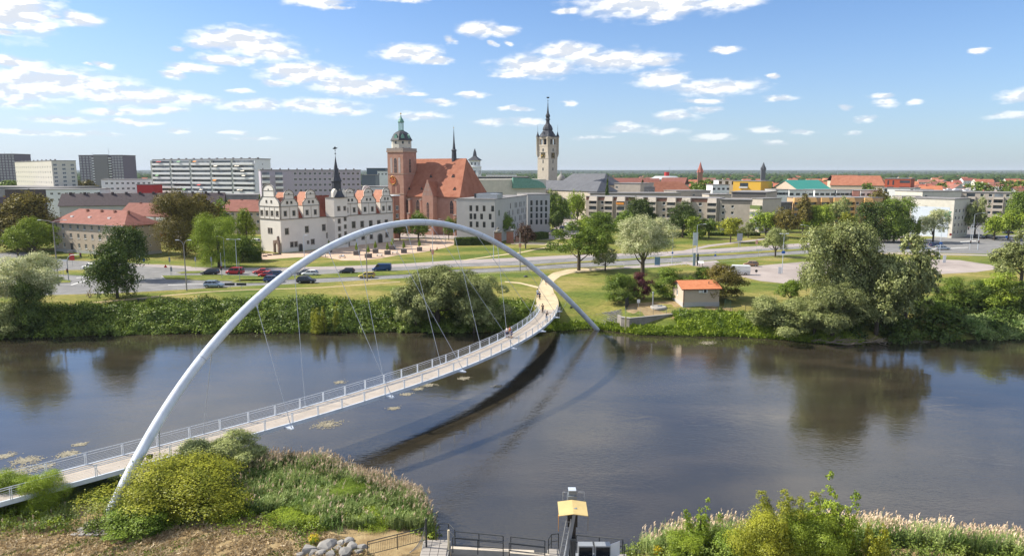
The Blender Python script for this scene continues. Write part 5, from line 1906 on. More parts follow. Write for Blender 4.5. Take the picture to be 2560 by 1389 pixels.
# --- town hall tower and wings
A, B = pxh(1322, 432, 1492, 376, 14)
h = House('town_hall', 'sandstone town hall wing with a long slate roof', 'town hall', A, B, 14, ZT(474, 402), sandstone)
h.faces(front=grid_wins(h.L, 15, 3, h.L - 3, (1.5, 5.6), 1.3, 2.2), style='darkm')
h.gable(5.0, slate_blue, .5, hipr=5)
A, B = pxh(1396, 470, 1506, 430, 18)
h = House('town_hall_wing', 'rear town hall wing with a steep slate roof right of the tower', 'town hall', A, B, 16, ZT(460, 448), sandstone)
h.faces(front=grid_wins(h.L, 8, 3, h.L - 3, (8,), 1.3, 2.2), style='darkm')
h.gable(6.5, slate_blue, .5, hipl=5, hipr=7)
c_ = D(1403, 520, 26)
d_ = thing('small_dome', 'tiny grey dome beside the town hall tower', 'dome', (c_.x, c_.y, 4))
g = MB()
g.lathe([(3.2, 0), (3.2, 20.5), (2.9, 22.2), (1.8, 23.6), (.5, 24.6), (.1, 27.5)], (c_.x, c_.y, 4), 12)
wpart(g, 'dome', mat('dome_grey', (.25, .24, .22), .7), d_)
Y_ = 440
c_ = D(1369, Y_, 45)
r_ = thing('town_hall_tower', 'tall sandstone town hall tower with clock faces, corner turrets and a dark helm', 'tower', (c_.x, c_.y, 4))
rot = math.radians(-90 + 3)
hw = 4.35
bt = ZT(366, Y_)
def dirs(k):
 t = rot + math.pi / 4 + k * math.pi / 2
 d = Vector((math.cos(t), math.sin(t), 0))
 return d, Vector((-d.y, d.x, 0))
def sq2(w, hw_=None): return [(c_.x + w * 1.4142 * math.cos(rot + k * math.pi / 2), c_.y + w * 1.4142 * math.sin(rot + k * math.pi / 2)) for k in range(4)]
g = MB()
g.prism(sq2(hw), 3.7, bt)
wpart(g, 'shaft', sandstone, r_)
ct = ZT(343, Y_)
g = MB()          # open belvedere: corner piers and lintel band
for k in range(4):
 p_ = sq2(hw - .9)[k]
 g.prism([(p_[0] + 1.2 * math.cos(rot + j * math.pi / 2), p_[1] + 1.2 * math.sin(rot + j * math.pi / 2)) for j in range(4)], bt + .9, ct - 1.2)
 d, s = dirs(k)
 m_ = Vector((c_.x, c_.y, 0)) + d * (hw - .5)
 g.cyl((m_.x, m_.y, bt + .9), (m_.x, m_.y, ct - 1.2), .3, n=6)
g.prism(sq2(hw + .1), ct - 1.2, ct)
g.prism(sq2(hw + .15), bt, bt + .9)
wpart(g, 'belvedere', sandstone, r_)
g = MB()
g.prism(sq2(hw - 2.6), bt + .9, ct - 1.2)
wpart(g, 'belvedere_core', slate, r_)
for k in range(4):
 p_ = sq2(hw)[k]
 g = MB()
 z0_ = ZT(385, Y_)
 zt_ = ZT(345, Y_)
 g.lathe([(.2, z0_ - 2.0), (.85, z0_), (.82, zt_), (1.05, zt_ + .1), (1.05, zt_ + .6)], (p_[0], p_[1], 0), 8)
 wpart(g, 'corner_turret', sandstone, r_)
 g = MB()
 g.lathe([(1.15, zt_ + .6), (.4, zt_ + 2.6), (.1, zt_ + 4.0), (.05, zt_ + 8)], (p_[0], p_[1], 0), 8)
 wpart(g, 'turret_cap', slate, r_)
for k in range(4):
 d, s = dirs(k)
 m_ = Vector((c_.x, c_.y, 0)) + d * (hw + .02)
 g = MB()
 zc = ZT(390, Y_)
 a = m_ - s * 1.7 + d * .05
 g.obox((a.x, a.y), (s.x, s.y), 3.4, .3, zc - 1.9, zc + 1.9)
 wpart(g, 'clock_panel', mat('clock_dark', (.05, .045, .03), .6), r_)
 g = MB()
 cc = Vector((m_.x, m_.y, zc)) + d * .1
 for j in range(12):
  t = 2 * math.pi * j / 12
  q = s * math.cos(t) + Vector((0, 0, 1)) * math.sin(t)
  g.cyl(cc + q * 1.1, cc + q * 1.5, .12, n=4)
 g.cyl(cc, cc + s * .5 + Vector((0, 0, 1.0)), .12, n=4)
 g.cyl(cc, cc + s * -.8 + Vector((0, 0, .2)), .12, n=4)
 wpart(g, 'clock_hands', gold, r_)
 g = MB()
 for py_, w2, h2 in ((376, 1.0, 2.0), (404, .7, 2.2), (423, .8, 1.8)):
  z_ = ZT(py_, Y_)
  a = m_ - s * w2 / 2 + d * .03
  g.obox((a.x, a.y), (s.x, s.y), w2, .2, z_ - h2 / 2, z_ + h2 / 2)
 wpart(g, 'slit_windows', glass, r_)
 g = MB()
 for py_ in (381, 397):
  z_ = ZT(py_, Y_)
  a = m_ - s * hw + d * .16
  g.obox((a.x, a.y), (s.x, s.y), 2 * hw, .15, z_, z_ + .35)
 wpart(g, 'string_course', sandstone, r_)
 g = MB()
 a = m_ - s * 1.3 + d * .1
 g.obox((a.x, a.y), (s.x, s.y), 2.6, .1, bt + .9, bt + 1.0)
 wpart(g, 'balustrade', sandstone, r_)
g = MB()
Zp = lambda y: ZT(y, Y_) - ct
g.lathe([(5.6, 0), (4.3, 2.0), (3.3, 3.4), (2.6, 4.4)], (c_.x, c_.y, ct), 8, smooth=False, rot=rot)
g.lathe([(2.7, Zp(336)), (2.7, Zp(326)), (3.2, Zp(325)), (3.0, Zp(320)), (2.3, Zp(314)), (1.4, Zp(310)), (1.1, Zp(306)), (1.1, Zp(300)), (1.7, Zp(299)), (1.0, Zp(296)), (1.45, Zp(290)), (1.1, Zp(286)),
   (.7, Zp(283)), (.4, Zp(272)), (.15, Zp(256))], (c_.x, c_.y, ct), 8, smooth=False, rot=rot)
wpart(g, 'helm_roof', slate, r_)
g = MB()
g.cyl((c_.x, c_.y, ZT(258, Y_)), (c_.x, c_.y, ZT(240, Y_)), .09, .05, 5)
g.extr([(-.7, 0), (.7, 0), (.9, .8), (-.9, .8)], (c_.x, c_.y), (1, 0), (0, 1), .08, z0=ZT(246, Y_))
g.lathe([(.02, 0), (.4, .4), (.02, .8)], (c_.x, c_.y, ZT(254, Y_)), 8)
wpart(g, 'weather_vane', dark_metal, r_)
for k in range(4):
 d, s = dirs(k)
 g = MB()
 p_ = Vector((c_.x, c_.y, 0)) + d * 3.0
 g.extr([(-1, 0), (1, 0), (1, 1.6), (0, 3.2), (-1, 1.6)], (p_.x + d.x * 1.4, p_.y + d.y * 1.4), (s.x, s.y), (-d.x, -d.y), 1.5, z0=ct)
 wpart(g, 'dormer', slate, r_)
# --- grey hotel
hz = ZT(498, 262)
A, B = D(1141, 261.4, hz), D(1237, 257, hz)
h = House('hotel', 'pale grey hotel with narrow dark windows set out of line, front wing', 'hotel', A, B, 16, hz, grey_render)
fw = []
for zx, r0 in ((866, (0, 1, 2)), (923, (0, 2)), (987, (0, 2)), (1065, (0, 2)), (903, (1,)), (964, (1,)), (1042, (1,))):
 k = (Z3(zx) - 1280.0) / F
 cp, sp = math.cos(PITCH), math.sin(PITCH)
 c0 = (CAM_H - 14) * sp
 u = (k * (h.A[1] * cp + c0) - h.A[0]) / (h.e[0] - k * h.e[1] * cp)
 for r1 in r0:
  fw.append((u - .5, hz - 4 - 3.5 - 2.3 - r1 * 2.95 + 1.5, 1.1, 2.1))
h.faces(front=fw, style='dark', reveal=.25)
h.flat(roof_grey, over=.1, th=.3)
h.box('doorway', h.L * .6, h.L * .78, -.04, -.001, 4, 6.6, glass)
h.box('roof_plant', h.L * .45, h.L * 1.0, 3, 9, hz + .3, hz + 2.0, galv, h.roof)
E_ = D(1317, 300, hz)
h2 = House('hotel_wing', 'long oblique side wing of the grey hotel with scattered narrow windows', 'hotel', (B.x + .06 * .957 + .4 * .288, B.y - .06 * .288 + .4 * .957), (E_.x + .06, E_.y), 15, hz + .02, grey_render)
fw = []
for i in range(13):
 u = h2.L * (i + .6) / 13.2
 for r1 in range(4):
  du = .8 if (i * 3 + r1) % 2 else -.5
  if (i * 7 + r1 * 5) % 6 == 0:
   continue
  fw.append((u - .45 + du, hz - 4 - 2.9 - 1.3 - r1 * 2.75, .95, 2.1))
h2.faces(front=fw, style='dark', reveal=.25)
h2.flat(roof_grey, over=.1, th=.3)
h2.box('roof_plant', h2.L * .12, h2.L * .5, 4, 10, hz + .3, hz + 2.0, dark_metal, h2.roof)
p_ = h2.P(h2.L * .10, 0)
g = MB()
g.extr([(-.5, 10.2), (0, 9.7), (.5, 10.2), (.5, 12), (-.5, 12)], (p_[0] + h2.n[0] * .12, p_[1] + h2.n[1] * .12), h2.e, (-h2.n[0], -h2.n[1]), .1, z0=4)
wpart(g, 'logo_sign', mat('logo_dark_green', (.02, .05, .03), .5), h2.root)
F_ = D(1375, 306, hz)
E3 = D(1318.5, 303, hz)
h3 = House('hotel_wing', 'short right-hand wing of the grey hotel with paired window columns', 'hotel', (E3.x, E3.y), (F_.x, F_.y), 15, hz + .35, grey_render)
fw = [(u_ * h3.L - .5, hz - 4 - 4.2 - r1 * 2.75, 1.0, 2.1) for u_ in (.18, .42, .62, .83) for r1 in range(4)]
h3.faces(front=fw, style='dark', reveal=.25)
h3.flat(roof_grey, over=.1, th=.3)
# --- exposed concrete prefab flats (right)
def prefab(label, px1, y1, px2, y2, depth, top, wall, bays, pcol, storeys=5, first=1.2, win_n=None, hoods=True, loft=None, sh=2.8, name='prefab_flats'):
 A, B = pxh(px1, y1, px2, y2, 12)
 h = House(name, label, 'apartment block', A, B, depth, ZT(top, (y1 + y2) / 2), wall)
 L_ = h.L
 wins = []
 zt = h.z1 - 4
 zr = [zt - 3.3 - k * sh for k in range(storeys - 1)] if hoods else [zt - 2.1 - k * sh for k in range(storeys)]
 zr = [z_ for z_ in zr if z_ > .3]
 bset = [b * L_ for b in bays]
 n_ = win_n or int(L_ / 3.3)
 for i in range(n_):
  u = L_ * (i + .5) / n_
  if any(abs(u - b) < 3.1 for b in bset):
   continue
  for z_ in zr:
   wins.append((u - .75, z_, 1.5, 1.45))
 h.faces(front=wins, style='white1')
 h.flat(roof_grey, over=.3, th=.3)
 if loft:
  for a, b in zip([-3.2 + 3.2] + [b_ + 2.2 for b_ in bset], [b_ - 2.2 for b_ in bset] + [L_]):
   if b - a > 1:
    h.box('loft_band', a, b, -.06, -.001, h.z1 - 1.6, h.z1 - .1, loft)
 for b in bset:
  for z_ in zr:
   zz = 4 + z_ - .95
   h.box('loggia_back', b - 1.75, b + 1.75, -.05, -.002, zz + .1, zz + 2.5, glass_light if rb.random() < .75 else glass)
   h.box('balcony', b - 1.9, b + 1.9, -1.5, -1.38, zz - .15, zz + 1.0, pcol)
   h.box('balcony_floor', b - 1.9, b + 1.9, -1.38, -.06, zz - .15, zz, pcol)
  for s_ in (-2.1, 1.9):
   h.box('balcony_side', b + s_, b + s_ + .2, -1.5, -.06, 4, h.z1 - 1.9, pcol)
  if hoods:
   g = MB()
   z1_ = h.z1
   a, a2 = h.P(b - 2.1, 0), h.P(b + 2.1, 0)
   f1, f2 = h.P(b - 2.1, -1.7), h.P(b + 2.1, -1.7)
   k1, k2 = h.P(b - 1.8, -.9), h.P(b + 1.8, -.9)
   g.add([(*f1, z1_ - 1.9), (*f2, z1_ - 1.9), (*k2, z1_ + .2), (*k1, z1_ + .2), (*a, z1_ - 1.9), (*a2, z1_ - 1.9), (*a2, z1_ + .2), (*a, z1_ + .2)],
     [(0, 1, 2, 3), (1, 5, 6, 2), (4, 0, 3, 7), (3, 2, 6, 7), (4, 5, 1, 0)])
   wpart(g, 'balcony_hood', pcol, h.root)
 return h
h = prefab('long grey exposed concrete flats with hooded balcony stacks behind the park trees', 1465, 342, 1797, 314, 13, 494, prefab_grey,
   [(zx - 350) / (1720 - 350) for zx in (435, 605, 738, 930, 1060, 1258, 1405, 1655)], prefab_pale, 5, loft=mat('loft_brown', (.17, .09, .07), .9))
h.box('awning', h.L * .25, h.L * .31, -1.9, -1.52, h.z1 - 3.4, h.z1 - 2.4, aw[0])
h.box('awning', h.L * .14, h.L * .19, -1.9, -1.52, h.z1 - 9.0, h.z1 - 8.2, aw[1])
h.box('awning', h.L * .745, h.L * .80, -1.9, -1.52, h.z1 - 3.4, h.z1 - 2.6, aw[1])
A, B = D(1798, 313.6, 12), D(1877, 307, 12)
h = House('prefab_flats', 'blank-walled recessed end of the grey flats with a diagonal shadow', 'apartment block', A, B, 12, ZT(500, 310), prefab_grey)
h.faces(front=[(u_ * h.L - .6, z_, 1.2, 1.3) for u_ in (.12, .42) for z_ in (10.2, 7.4, 4.5)], style='white1')
h.flat(roof_grey)
h.box('loft_band', h.L * .06, h.L * .97, -.05, -.001, h.z1 - 1.7, h.z1 - .1, mat('loft_grey', (.14, .13, .12), .9))
A, B = D(1878, 307, 12), D(1905, 302, 12)
h = House('prefab_flats', 'bay of enclosed green-glazed balconies at the right end of the grey flats', 'apartment block', A, B, 12, ZT(497, 305), prefab_pale)
h.faces()
h.flat(roof_grey)
for k in range(4):
 z_ = h.z1 - 4.4 - 2.9 * k
 h.box('balcony_glazing', .2, h.L - .2, -1.2, -.01, z_, z_ + 1.6, mat('green_glazing', (.13, .17, .06), .3) if k == 0 else glass_light)
 h.box('balcony', .1, h.L - .1, -1.3, -.01, z_ - 1.15, z_ - .02, prefab_pale)
A, B = D(1827, 330, 14), D(1914, 322, 14)
h = House('prefab_flats', 'taller stepped grey block rising behind the end of the grey flats', 'apartment block', A, B, 26, ZT(481, 326), prefab_grey)
h.faces(right=[(2 + 4 * i, z_, 1.2, 1.4) for i in range(6) for z_ in (11, 8)], style='lightm')
h.flat(roof_grey, over=.4)
h.box('loft_band', .5, h.L - .3, -.05, -.001, h.z1 - 2.2, h.z1 - .1, mat('loft_grey', (.14, .13, .12), .9))
lowblock('dark grey low block at the right end of the grey flats', 1915, 330, 1980, 345, 14, 508, mat('loft_grey', (.14, .13, .12), .9), 5, 2)
lowblock('grey concrete cube block behind the grey flats', 1535, 420, 1600, 410, 18, 459, prefab_grey, 1, 1)
lowblock('small violet grey block right of the concrete cube', 1600, 412, 1636, 420, 14, 469, tower_mid, 3, 1)
lowblock('long low grey block in front of the orange roofs', 1690, 400, 1775, 405, 16, 478, prefab_grey, 3, 1)
lowblock('flat grey roofs with skylights behind the long flats', 1475, 372, 1700, 372, 16, 484, prefab_grey)
lowblock('pale strip block with dormer hoods behind the grey flats', 1772, 380, 1830, 380, 14, 487, prefab_pale, 6, 1)
h = prefab('ochre flats with orange balcony hoods behind the dark park trees', 1992, 345, 2205, 345, 13, 495, prefab_ochre, [(zx - 200) / 1010 for zx in (170 + 30, 370, 520, 670, 820, 1030)], ochre_orange, 5)
h = prefab('short beige flats between ochre flats and the mural block', 2232, 330, 2300, 325, 13, 492, prefab_grey, [.12, .62], prefab_pale, 5)
A, B = D(2275, 292, 14), D(2384, 278, 14)
h = House('mural_block', 'end of a block of flats painted with a pale blue mural', 'apartment block', A, B, 13, ZT(497, 285), cream)
h.faces(front=[(h.L * .335, 12.2 - 1.2, 1.2, 1.3)], right=[(1.5 + 3 * i, z_, 1.2, 1.4) for i in range(4) for z_ in (1.5, 4.4, 7.2, 10)], style='white1')
h.flat(roof_grey)
h.box('mural', h.L * .04, h.L * .91, -.04, -.001, 4.2, 17.0 - .9, blue_white)
g = MB()
p_ = h.P(h.L * .70, -.09)
g.extr([(0, 9.4), (1.6, 9.2), (2.6, 8.3), (4.2, 8.2), (3.4, 8.9), (4.3, 9.8), (3.6, 10.2), (4.4, 11.3), (3.0, 11.2), (2.2, 10.7), (1.2, 10.9)], p_, h.e, (-h.n[0], -h.n[1]), .04, z0=3.2)
wpart(g, 'mural_bird', mat('mural_green', (.03, .20, .12), .7), h.root)
g = MB()
g.extr([(0, 9.5), (1.4, 9.3), (1.6, 10.4), (.3, 10.8)], h.P(h.L * .70, -.14), h.e, (-h.n[0], -h.n[1]), .04, z0=3.2)
wpart(g, 'mural_bird', mat('mural_blue', (.03, .12, .28), .7), h.root)
h = prefab('beige flats with wide concrete balconies at the right edge', 2400, 352, 2640, 330, 13, 482, prefab_grey, [(x - 2400) / 240 for x in (2425, 2497, 2590)], prefab_pale, 6, hoods=False)
lowblock('pale flat-roofed block behind the mural block', 2303, 345, 2400, 350, 18, 479, cream, 1, 1)
h = lowblock('bright yellow apartment cube above the roofs', 1831, 452, 1900, 440, 18, 453, yellow_wall)
h.box('loggia', h.L * .25, h.L * .55, -.06, -.01, h.z1 - 4.0, h.z1 - 1.0, glass)
h.box('balcony', h.L * .25, h.L * .55, -1.3, -.07, h.z1 - 4.4, h.z1 - 3.3, grey_render)
h.box('awning', h.L * .22, h.L * .58, -2.2, -.9, h.z1 - 7.4, h.z1 - 6.6, white_trim)
lowblock('white terraced cube house left of the yellow cube', 1780, 440, 1822, 440, 14, 463, white_wall, 4, 2, style='darkm')
lowblock('pale penthouse with glazed corner above the white cube', 1795, 470, 1835, 470, 12, 451, white_wall, 3, 1, style='darkm', wh=(2.2, 2.4))
A, B = pxh(1930, 450, 1992, 430, 14)
h = House('green_gabled_hall', 'beige gabled hall with a bright green metal roof', 'hall', A, B, 26, ZT(471, 440), beige)
h.faces()
h.gable(5.2, mat('bright_green_metal', (.04, .25, .20), .5), .6, axis='d')
lowblock('flat turquoise roof left of the green gabled hall', 1895, 455, 1930, 455, 20, 460, mat('turquoise_roof', (.12, .32, .26), .6))
for i, (a, b, y, t) in enumerate(((1938, 1970, 420, 475), (1972, 2030, 418, 476), (2036, 2085, 415, 476), (2090, 2130, 414, 476), (2150, 2205, 412, 477))):
 lowblock(['white penthouse flats, first in the row from the green hall', 'white penthouse flats, second in the row from the green hall', 'white penthouse flats in the middle of the row',
    'white penthouse flats left of the salmon panel', 'white penthouse flats right of the salmon panel'][i], a, y, b, y, 18, t, white_wall, 4, 1, style='plain', wh=(2.4, 1.4))
lowblock('salmon pink panelled flat between white penthouses', 2130, 413, 2150, 413, 12, 477, salmon)
lowblock('white cube house under the red-brown cube', 2204, 395, 2283, 385, 16, 471, white_wall, 2, 1, style='plain', wh=(1.4, 2.6))
h = lowblock('red-brown penthouse cube standing on the white cube house', 2208, 400, 2272, 392, 12, 447, red_brown_wall)
for a, b in ((.10, .16), (.30, .36)):
 h.box('window', h.L * a, h.L * b, -.05, -.005, h.z1 - 3.4, h.z1 - .9, glass)
h.box('loggia', h.L * .58, h.L * .97, -.05, -.005, h.z1 - 2.3, h.z1 - .9, glass)
h.box('loggia', h.L * .58, h.L * .97, -.05, -.005, h.z1 - 5.3, h.z1 - 4.4, glass)
h.box('window', h.L * .1, h.L * .36, -.05, -.005, h.z1 - 5.4, h.z1 - 4.4, glass)
lowblock('pale concrete block with dark glazing right of the white cube', 2285, 420, 2330, 420, 16, 475, white_wall, 3, 1, style='plain', wh=(3, 3))
def spire(px_, Y_, base, mid_, top, w_, mb, ms, label, name='church_spire'):
 c = D(px_, Y_, 30)
 r_ = thing(name, label, 'church spire', (c.x, c.y, 4))
 zb, zt = ZT(mid_, Y_), ZT(top, Y_)
 g = MB()
 g.lathe([(w_, 0), (w_, zb - 4)], (c.x, c.y, 4), 4, smooth=False, rot=.6)
 wpart(g, 'tower_shaft', mb, r_)
 g = MB()
 g.lathe([(w_ * 1.05, 0), (w_ * .62, (zt - zb) * .35), (.05, zt - zb)], (c.x, c.y, zb), 8, smooth=False, rot=.6)
 wpart(g, 'spire', ms, r_)
 g = MB()
 for k in range(4):
  t = .6 + k * math.pi / 2
  g.lathe([(w_ * .13, 0), (w_ * .12, w_ * .4), (.03, w_ * 1.2)], (c.x + w_ * .95 * math.cos(t), c.y + w_ * .95 * math.sin(t), zb - .2), 6)
 wpart(g, 'pinnacle', ms, r_)
 return r_
spire(1750.5, 900, 452, 431, 404, 4.3, brick_red, mat('spire_red', (.36, .12, .09), .8), 'slim red brick church spire above the far red roofs')
r_ = spire(1908, 1000, 452, 424, 405, 4.2, mat('church_grey', (.12, .12, .14), .9), slate, 'slim dark slate church spire in front of the far forest')
c_ = D(1663, 620, 16)
r_ = thing('round_pavilion', 'round pale rooftop pavilion with a red drum on top', 'building', (c_.x, c_.y, 4))
g = MB()
g.lathe([(12, 0), (12, ZT(452, 620) - 4), (16, ZT(450, 620) - 4), (16, ZT(447, 620) - 4), (12, ZT(445, 620) - 4), (9, ZT(440, 620) - 4)], (c_.x, c_.y, 4), 20)
wpart(g, 'rotunda', mat('pavilion_grey', (.42, .43, .44), .6), r_)
g = MB()
g.lathe([(2.2, 0), (2.2, 3.4)], (c_.x + 1, c_.y, ZT(440, 620)), 10)
wpart(g, 'roof_drum', red_wall, r_)
# --- red roof carpet of the far town
far_roof = [mat('far_roof_%d' % i, c, .9, var=.12, scale=.2) for i, c in enumerate(((.40, .13, .075), (.46, .17, .09), (.33, .10, .07), (.28, .12, .09), (.20, .19, .19), (.30, .28, .27)))]
far_wall = [cream, beige, white_wall, grey_render]
houses = [  # large ones that can be told apart: px1, y1, px2, y2, depth, eave row, roof height, roof
 (1506, 500, 1536, 505, 14, 470, 5, tile_orange, 'house with a bright orange roof left of the concrete cube'),
 (1636, 470, 1732, 480, 16, 479, 6.5, tile_orange, 'long broad orange roof in front of the yellow cube'),
 (1612, 560, 1650, 560, 14, 462, 5, tile_red, 'red roof directly behind the concrete cube'),
 (1650, 600, 1710, 590, 14, 459, 5, tile_red, 'dark red double roof beside the round pavilion'),
 (1540, 640, 1640, 650, 16, 456, 4, tile_red, 'long low red roof left of the round pavilion'),
 (2075, 560, 2210, 540, 18, 462, 7, tile_orange, 'long orange roof left of the red-brown cube'),
 (2085, 720, 2160, 720, 16, 450, 5, tile_red, 'red roof with white gable in front of the forest'),
]
for a, y1, b, y2, dp, ev, rh_, rm_, lb in houses:
 A, B = pxh(a, y1, b, y2, 14)
 h = House('town_house', lb, 'house', A, B, dp, ZT(ev, (y1 + y2) / 2), beige)
 h.faces()
 h.gable(rh_, rm_, .5, hipr=4 if b > 1720 else 0)
protos = []
for i in range(12):
 L0, D0, z0_ = rb.uniform(12, 34), rb.uniform(10, 13), rb.uniform(7, 10.5)
 r_ = thing('town_house', 'distant red-roofed town house among many others', 'house', (0, 0, 4), group='distant red-roofed town houses')
 rh_ = rb.uniform(3.6, 5.4)
 g = MB()
 g.box(-L0 / 2, L0 / 2, -D0 / 2, D0 / 2, -1, z0_)
 for s_ in (-1, 1):
  g.add([(s_ * L0 / 2, -D0 / 2, z0_), (s_ * L0 / 2, D0 / 2, z0_), (s_ * L0 / 2, 0, z0_ + rh_)], [(0, 1, 2) if s_ > 0 else (2, 1, 0)])
 link('wall', g.mesh('wall', far_wall[i % 4]), r_)
 g = MB()
 a, b, o_ = L0 / 2 + .3, D0 / 2 + .4, .25
 g.add([(-a, -b, z0_ - .3), (a, -b, z0_ - .3), (a, b, z0_ - .3), (-a, b, z0_ - .3), (-a, 0, z0_ + rh_ + .1), (a, 0, z0_ + rh_ + .1)], [(0, 1, 5, 4), (2, 3, 4, 5)])
 rf = link('roof', g.mesh('roof', far_roof[i % 4]), r_)
 g = MB()
 g.box(-L0 * .2, -L0 * .2 + .8, -.5, .5, z0_ + rh_ - .8, z0_ + rh_ + 1.2)
 link('chimney', g.mesh('chimney', brick_red), rf)
 g = MB()
 for k in range(int(L0 / 3.5)):
  for zz in (z0_ - 2.4, z0_ - 5.4):
   g.box(-L0 / 2 + 1.4 + k * 3.5, -L0 / 2 + 2.5 + k * 3.5, -D0 / 2 - .04, -D0 / 2 - .005, zz, zz + 1.4)
 link('windows', g.mesh('windows', glass), r_)
 protos.append(r_)
used = set()
taken = []
cnt = 0
for k in range(900):
 Y_ = 480 * (2900 / 480) ** rb.random()
 px_ = rb.uniform(1480, 2640) if rb.random() < .86 else rb.uniform(-80, 1480)
 if px_ < 1480 and Y_ < 700:
  continue
 if 1500 < px_ < 2620 and Y_ < 560 and px_ < 2290:
  continue
 c_ = D(px_, Y_, 14)
 if any((c_.x - q[0]) ** 2 + (c_.y - q[1]) ** 2 < (24 + Y_ * .012) ** 2 for q in taken):
  continue
 taken.append((c_.x, c_.y))
 i = rb.randrange(12)
 an = rb.choice([0, 0, .25, -.3, 1.5, .1])
 if i not in used:
  protos[i].location = (c_.x, c_.y, 4)
  protos[i].rotation_euler = (0, 0, an)
  used.add(i)
 else:
  copy_thing(protos[i], (c_.x, c_.y, 4), an)
 cnt += 1
 if cnt > 270:
  break
pf = None
for k, (px_, Y_) in enumerate([(rb.uniform(2290, 2640), rb.uniform(420, 760)) for _ in range(26)]):
 c_ = D(px_, Y_, 14)
 L0 = rb.uniform(26, 50)
 if pf is None:
  pf = thing('flat_roofed_hall', 'far low hall with a pale grey flat roof and skylights', 'hall', (c_.x, c_.y, 4), group='far flat-roofed halls on the right')
  g = MB()
  g.box(-18, 18, -8, 8, -1, 11)
  link('wall', g.mesh('wall', prefab_pale), pf)
  g = MB()
  g.box(-18.3, 18.3, -8.3, 8.3, 11, 11.4)
  rf = link('roof', g.mesh('roof', roof_grey), pf)
  g = MB()
  for j in range(6):
   g.box(-16 + j * 5.6, -13.5 + j * 5.6, -2, 1, 11.4, 12.1)
  link('skylights', g.mesh('skylights', white_wall), rf)
 else:
  copy_thing(pf, (c_.x, c_.y, 4), rb.uniform(-.2, .2), scale=(L0 / 36, 1, rb.uniform(.85, 1.08)))
for px_, Y_, top in ((1674, 1500, 416), (2094, 2200, 417), (2231, 2600, 426)):
 c_ = D(px_, Y_, 30)
 r_ = thing('radio_mast', {1674: 'thin radio mast behind the round pavilion', 2094: 'thin mast on the horizon above the red roofs', 2231: 'faint short mast on the horizon over the red-brown cube'}[px_], 'mast', (c_.x, c_.y, 4))
 g = MB()
 g.cyl((c_.x, c_.y, 4), (c_.x, c_.y, ZT(top, Y_)), .5, .25, 5)
 wpart(g, 'mast', galv, r_)
# --- pump house on the bank
hA, hB = onground(1707, 768, 3.8), onground(1797, 764, 3.8)
PH0 = 3.7
h = House('pump_house', 'small beige pump house with a shallow orange tile roof above the river bank', 'hut', hA, hB, 6.0, PH0 + 3.4, beige, PH0)
h.A = (hA.x, hA.y)
h.faces(left=[(2.0, 1.4, 1.0, 1.2)], style='whitem')
h.root.location.z = PH0
g = MB()
g.prism([h.P(-.05, -.05), h.P(h.L + .05, -.05), h.P(h.L + .05, 6.05), h.P(-.05, 6.05)], 3.2, PH0 + .55)
ORIG[h.root.name] = tuple(h.root.location)
wpart(g, 'plinth', grey_render, h.root)
ov = .45
zt_ = h.z1
rz = 1.15
nt_ = 34
for s_ in (0, 1):      # tiles as rounded ribs in courses
 g = MB()
 c0, c1 = (-ov, 3.0) if s_ == 0 else (3.0, 6 + ov)
 za, zb = (zt_ - .17, zt_ + rz) if s_ == 0 else (zt_ + rz, zt_ - .17)
 vs, fs = [], []
 for i in range(nt_ * 4 + 1):
  u = -ov + (h.L + 2 * ov) * i / (nt_ * 4)
  b = .045 * (0, 1, 1.3, 1)[i % 4]
  vs += [(*h.P(u, c0), za + b), (*h.P(u, c1), zb + b)]
 fs = [(2 * i, 2 * i + 2, 2 * i + 3, 2 * i + 1) for i in range(nt_ * 4)]
 g.add(vs, fs)
 rf = wpart(g, 'roof_slope', mat('pump_house_tiles', (.42, .145, .06), .8, col2=(.54, .21, .10), scale=2), h.root)
g = MB()
for c0, za in ((-ov, zt_ - .19), (6 + ov - .06, zt_ - .19)):
 a = h.P(-ov, c0)
 g.obox(a, h.e, h.L + 2 * ov, .06, za - .1, za + .07)
for uu in (-ov, h.L + ov - .06):
 g.extr([(0, zt_ - .3), (3 + ov, zt_ + rz - .12), (6 + 2 * ov, zt_ - .3), (6 + 2 * ov, zt_ - .17), (3 + ov, zt_ + rz + .02), (0, zt_ - .17)], h.P(uu, -ov), (-h.n[0], -h.n[1]), h.e, .06)
wpart(g, 'fascia', mat('brown_fascia', (.16, .06, .04), .7), h.root)
g = MB()
for uu, rev in ((0, 0), (h.L, 1)):
 t_ = [(*h.P(uu, 0), zt_ - .01), (*h.P(uu, 6), zt_ - .01), (*h.P(uu, 3), zt_ + rz - .05)]
 g.add(t_, [(2, 1, 0) if not rev else (0, 1, 2)])
wpart(g, 'gable_wall', beige, h.root)
h.box('air_conditioner', h.L * .52, h.L * .65, -.35, -.01, zt_ - .95, zt_ - .2, white_wall)
h.box('fan_grille', h.L * .55, h.L * .62, -.37, -.352, zt_ - .85, zt_ - .3, dark_metal)
h.box('meter_box', h.L * .42, h.L * .50, -.2, -.01, zt_ - .95, zt_ - .45, white_trim)
h.box('vent_pipe', h.L * .77, h.L * .785, 1.4, 1.55, zt_ + .4, zt_ + 1.1, dark_metal)
g = MB()
p_ = h.P(.08, -.12)
g.cyl((*p_, PH0), (*p_, zt_ - .25), .05, n=6)
wpart(g, 'downpipe', mat('brown_fascia', (.16, .06, .04), .7), h.root)
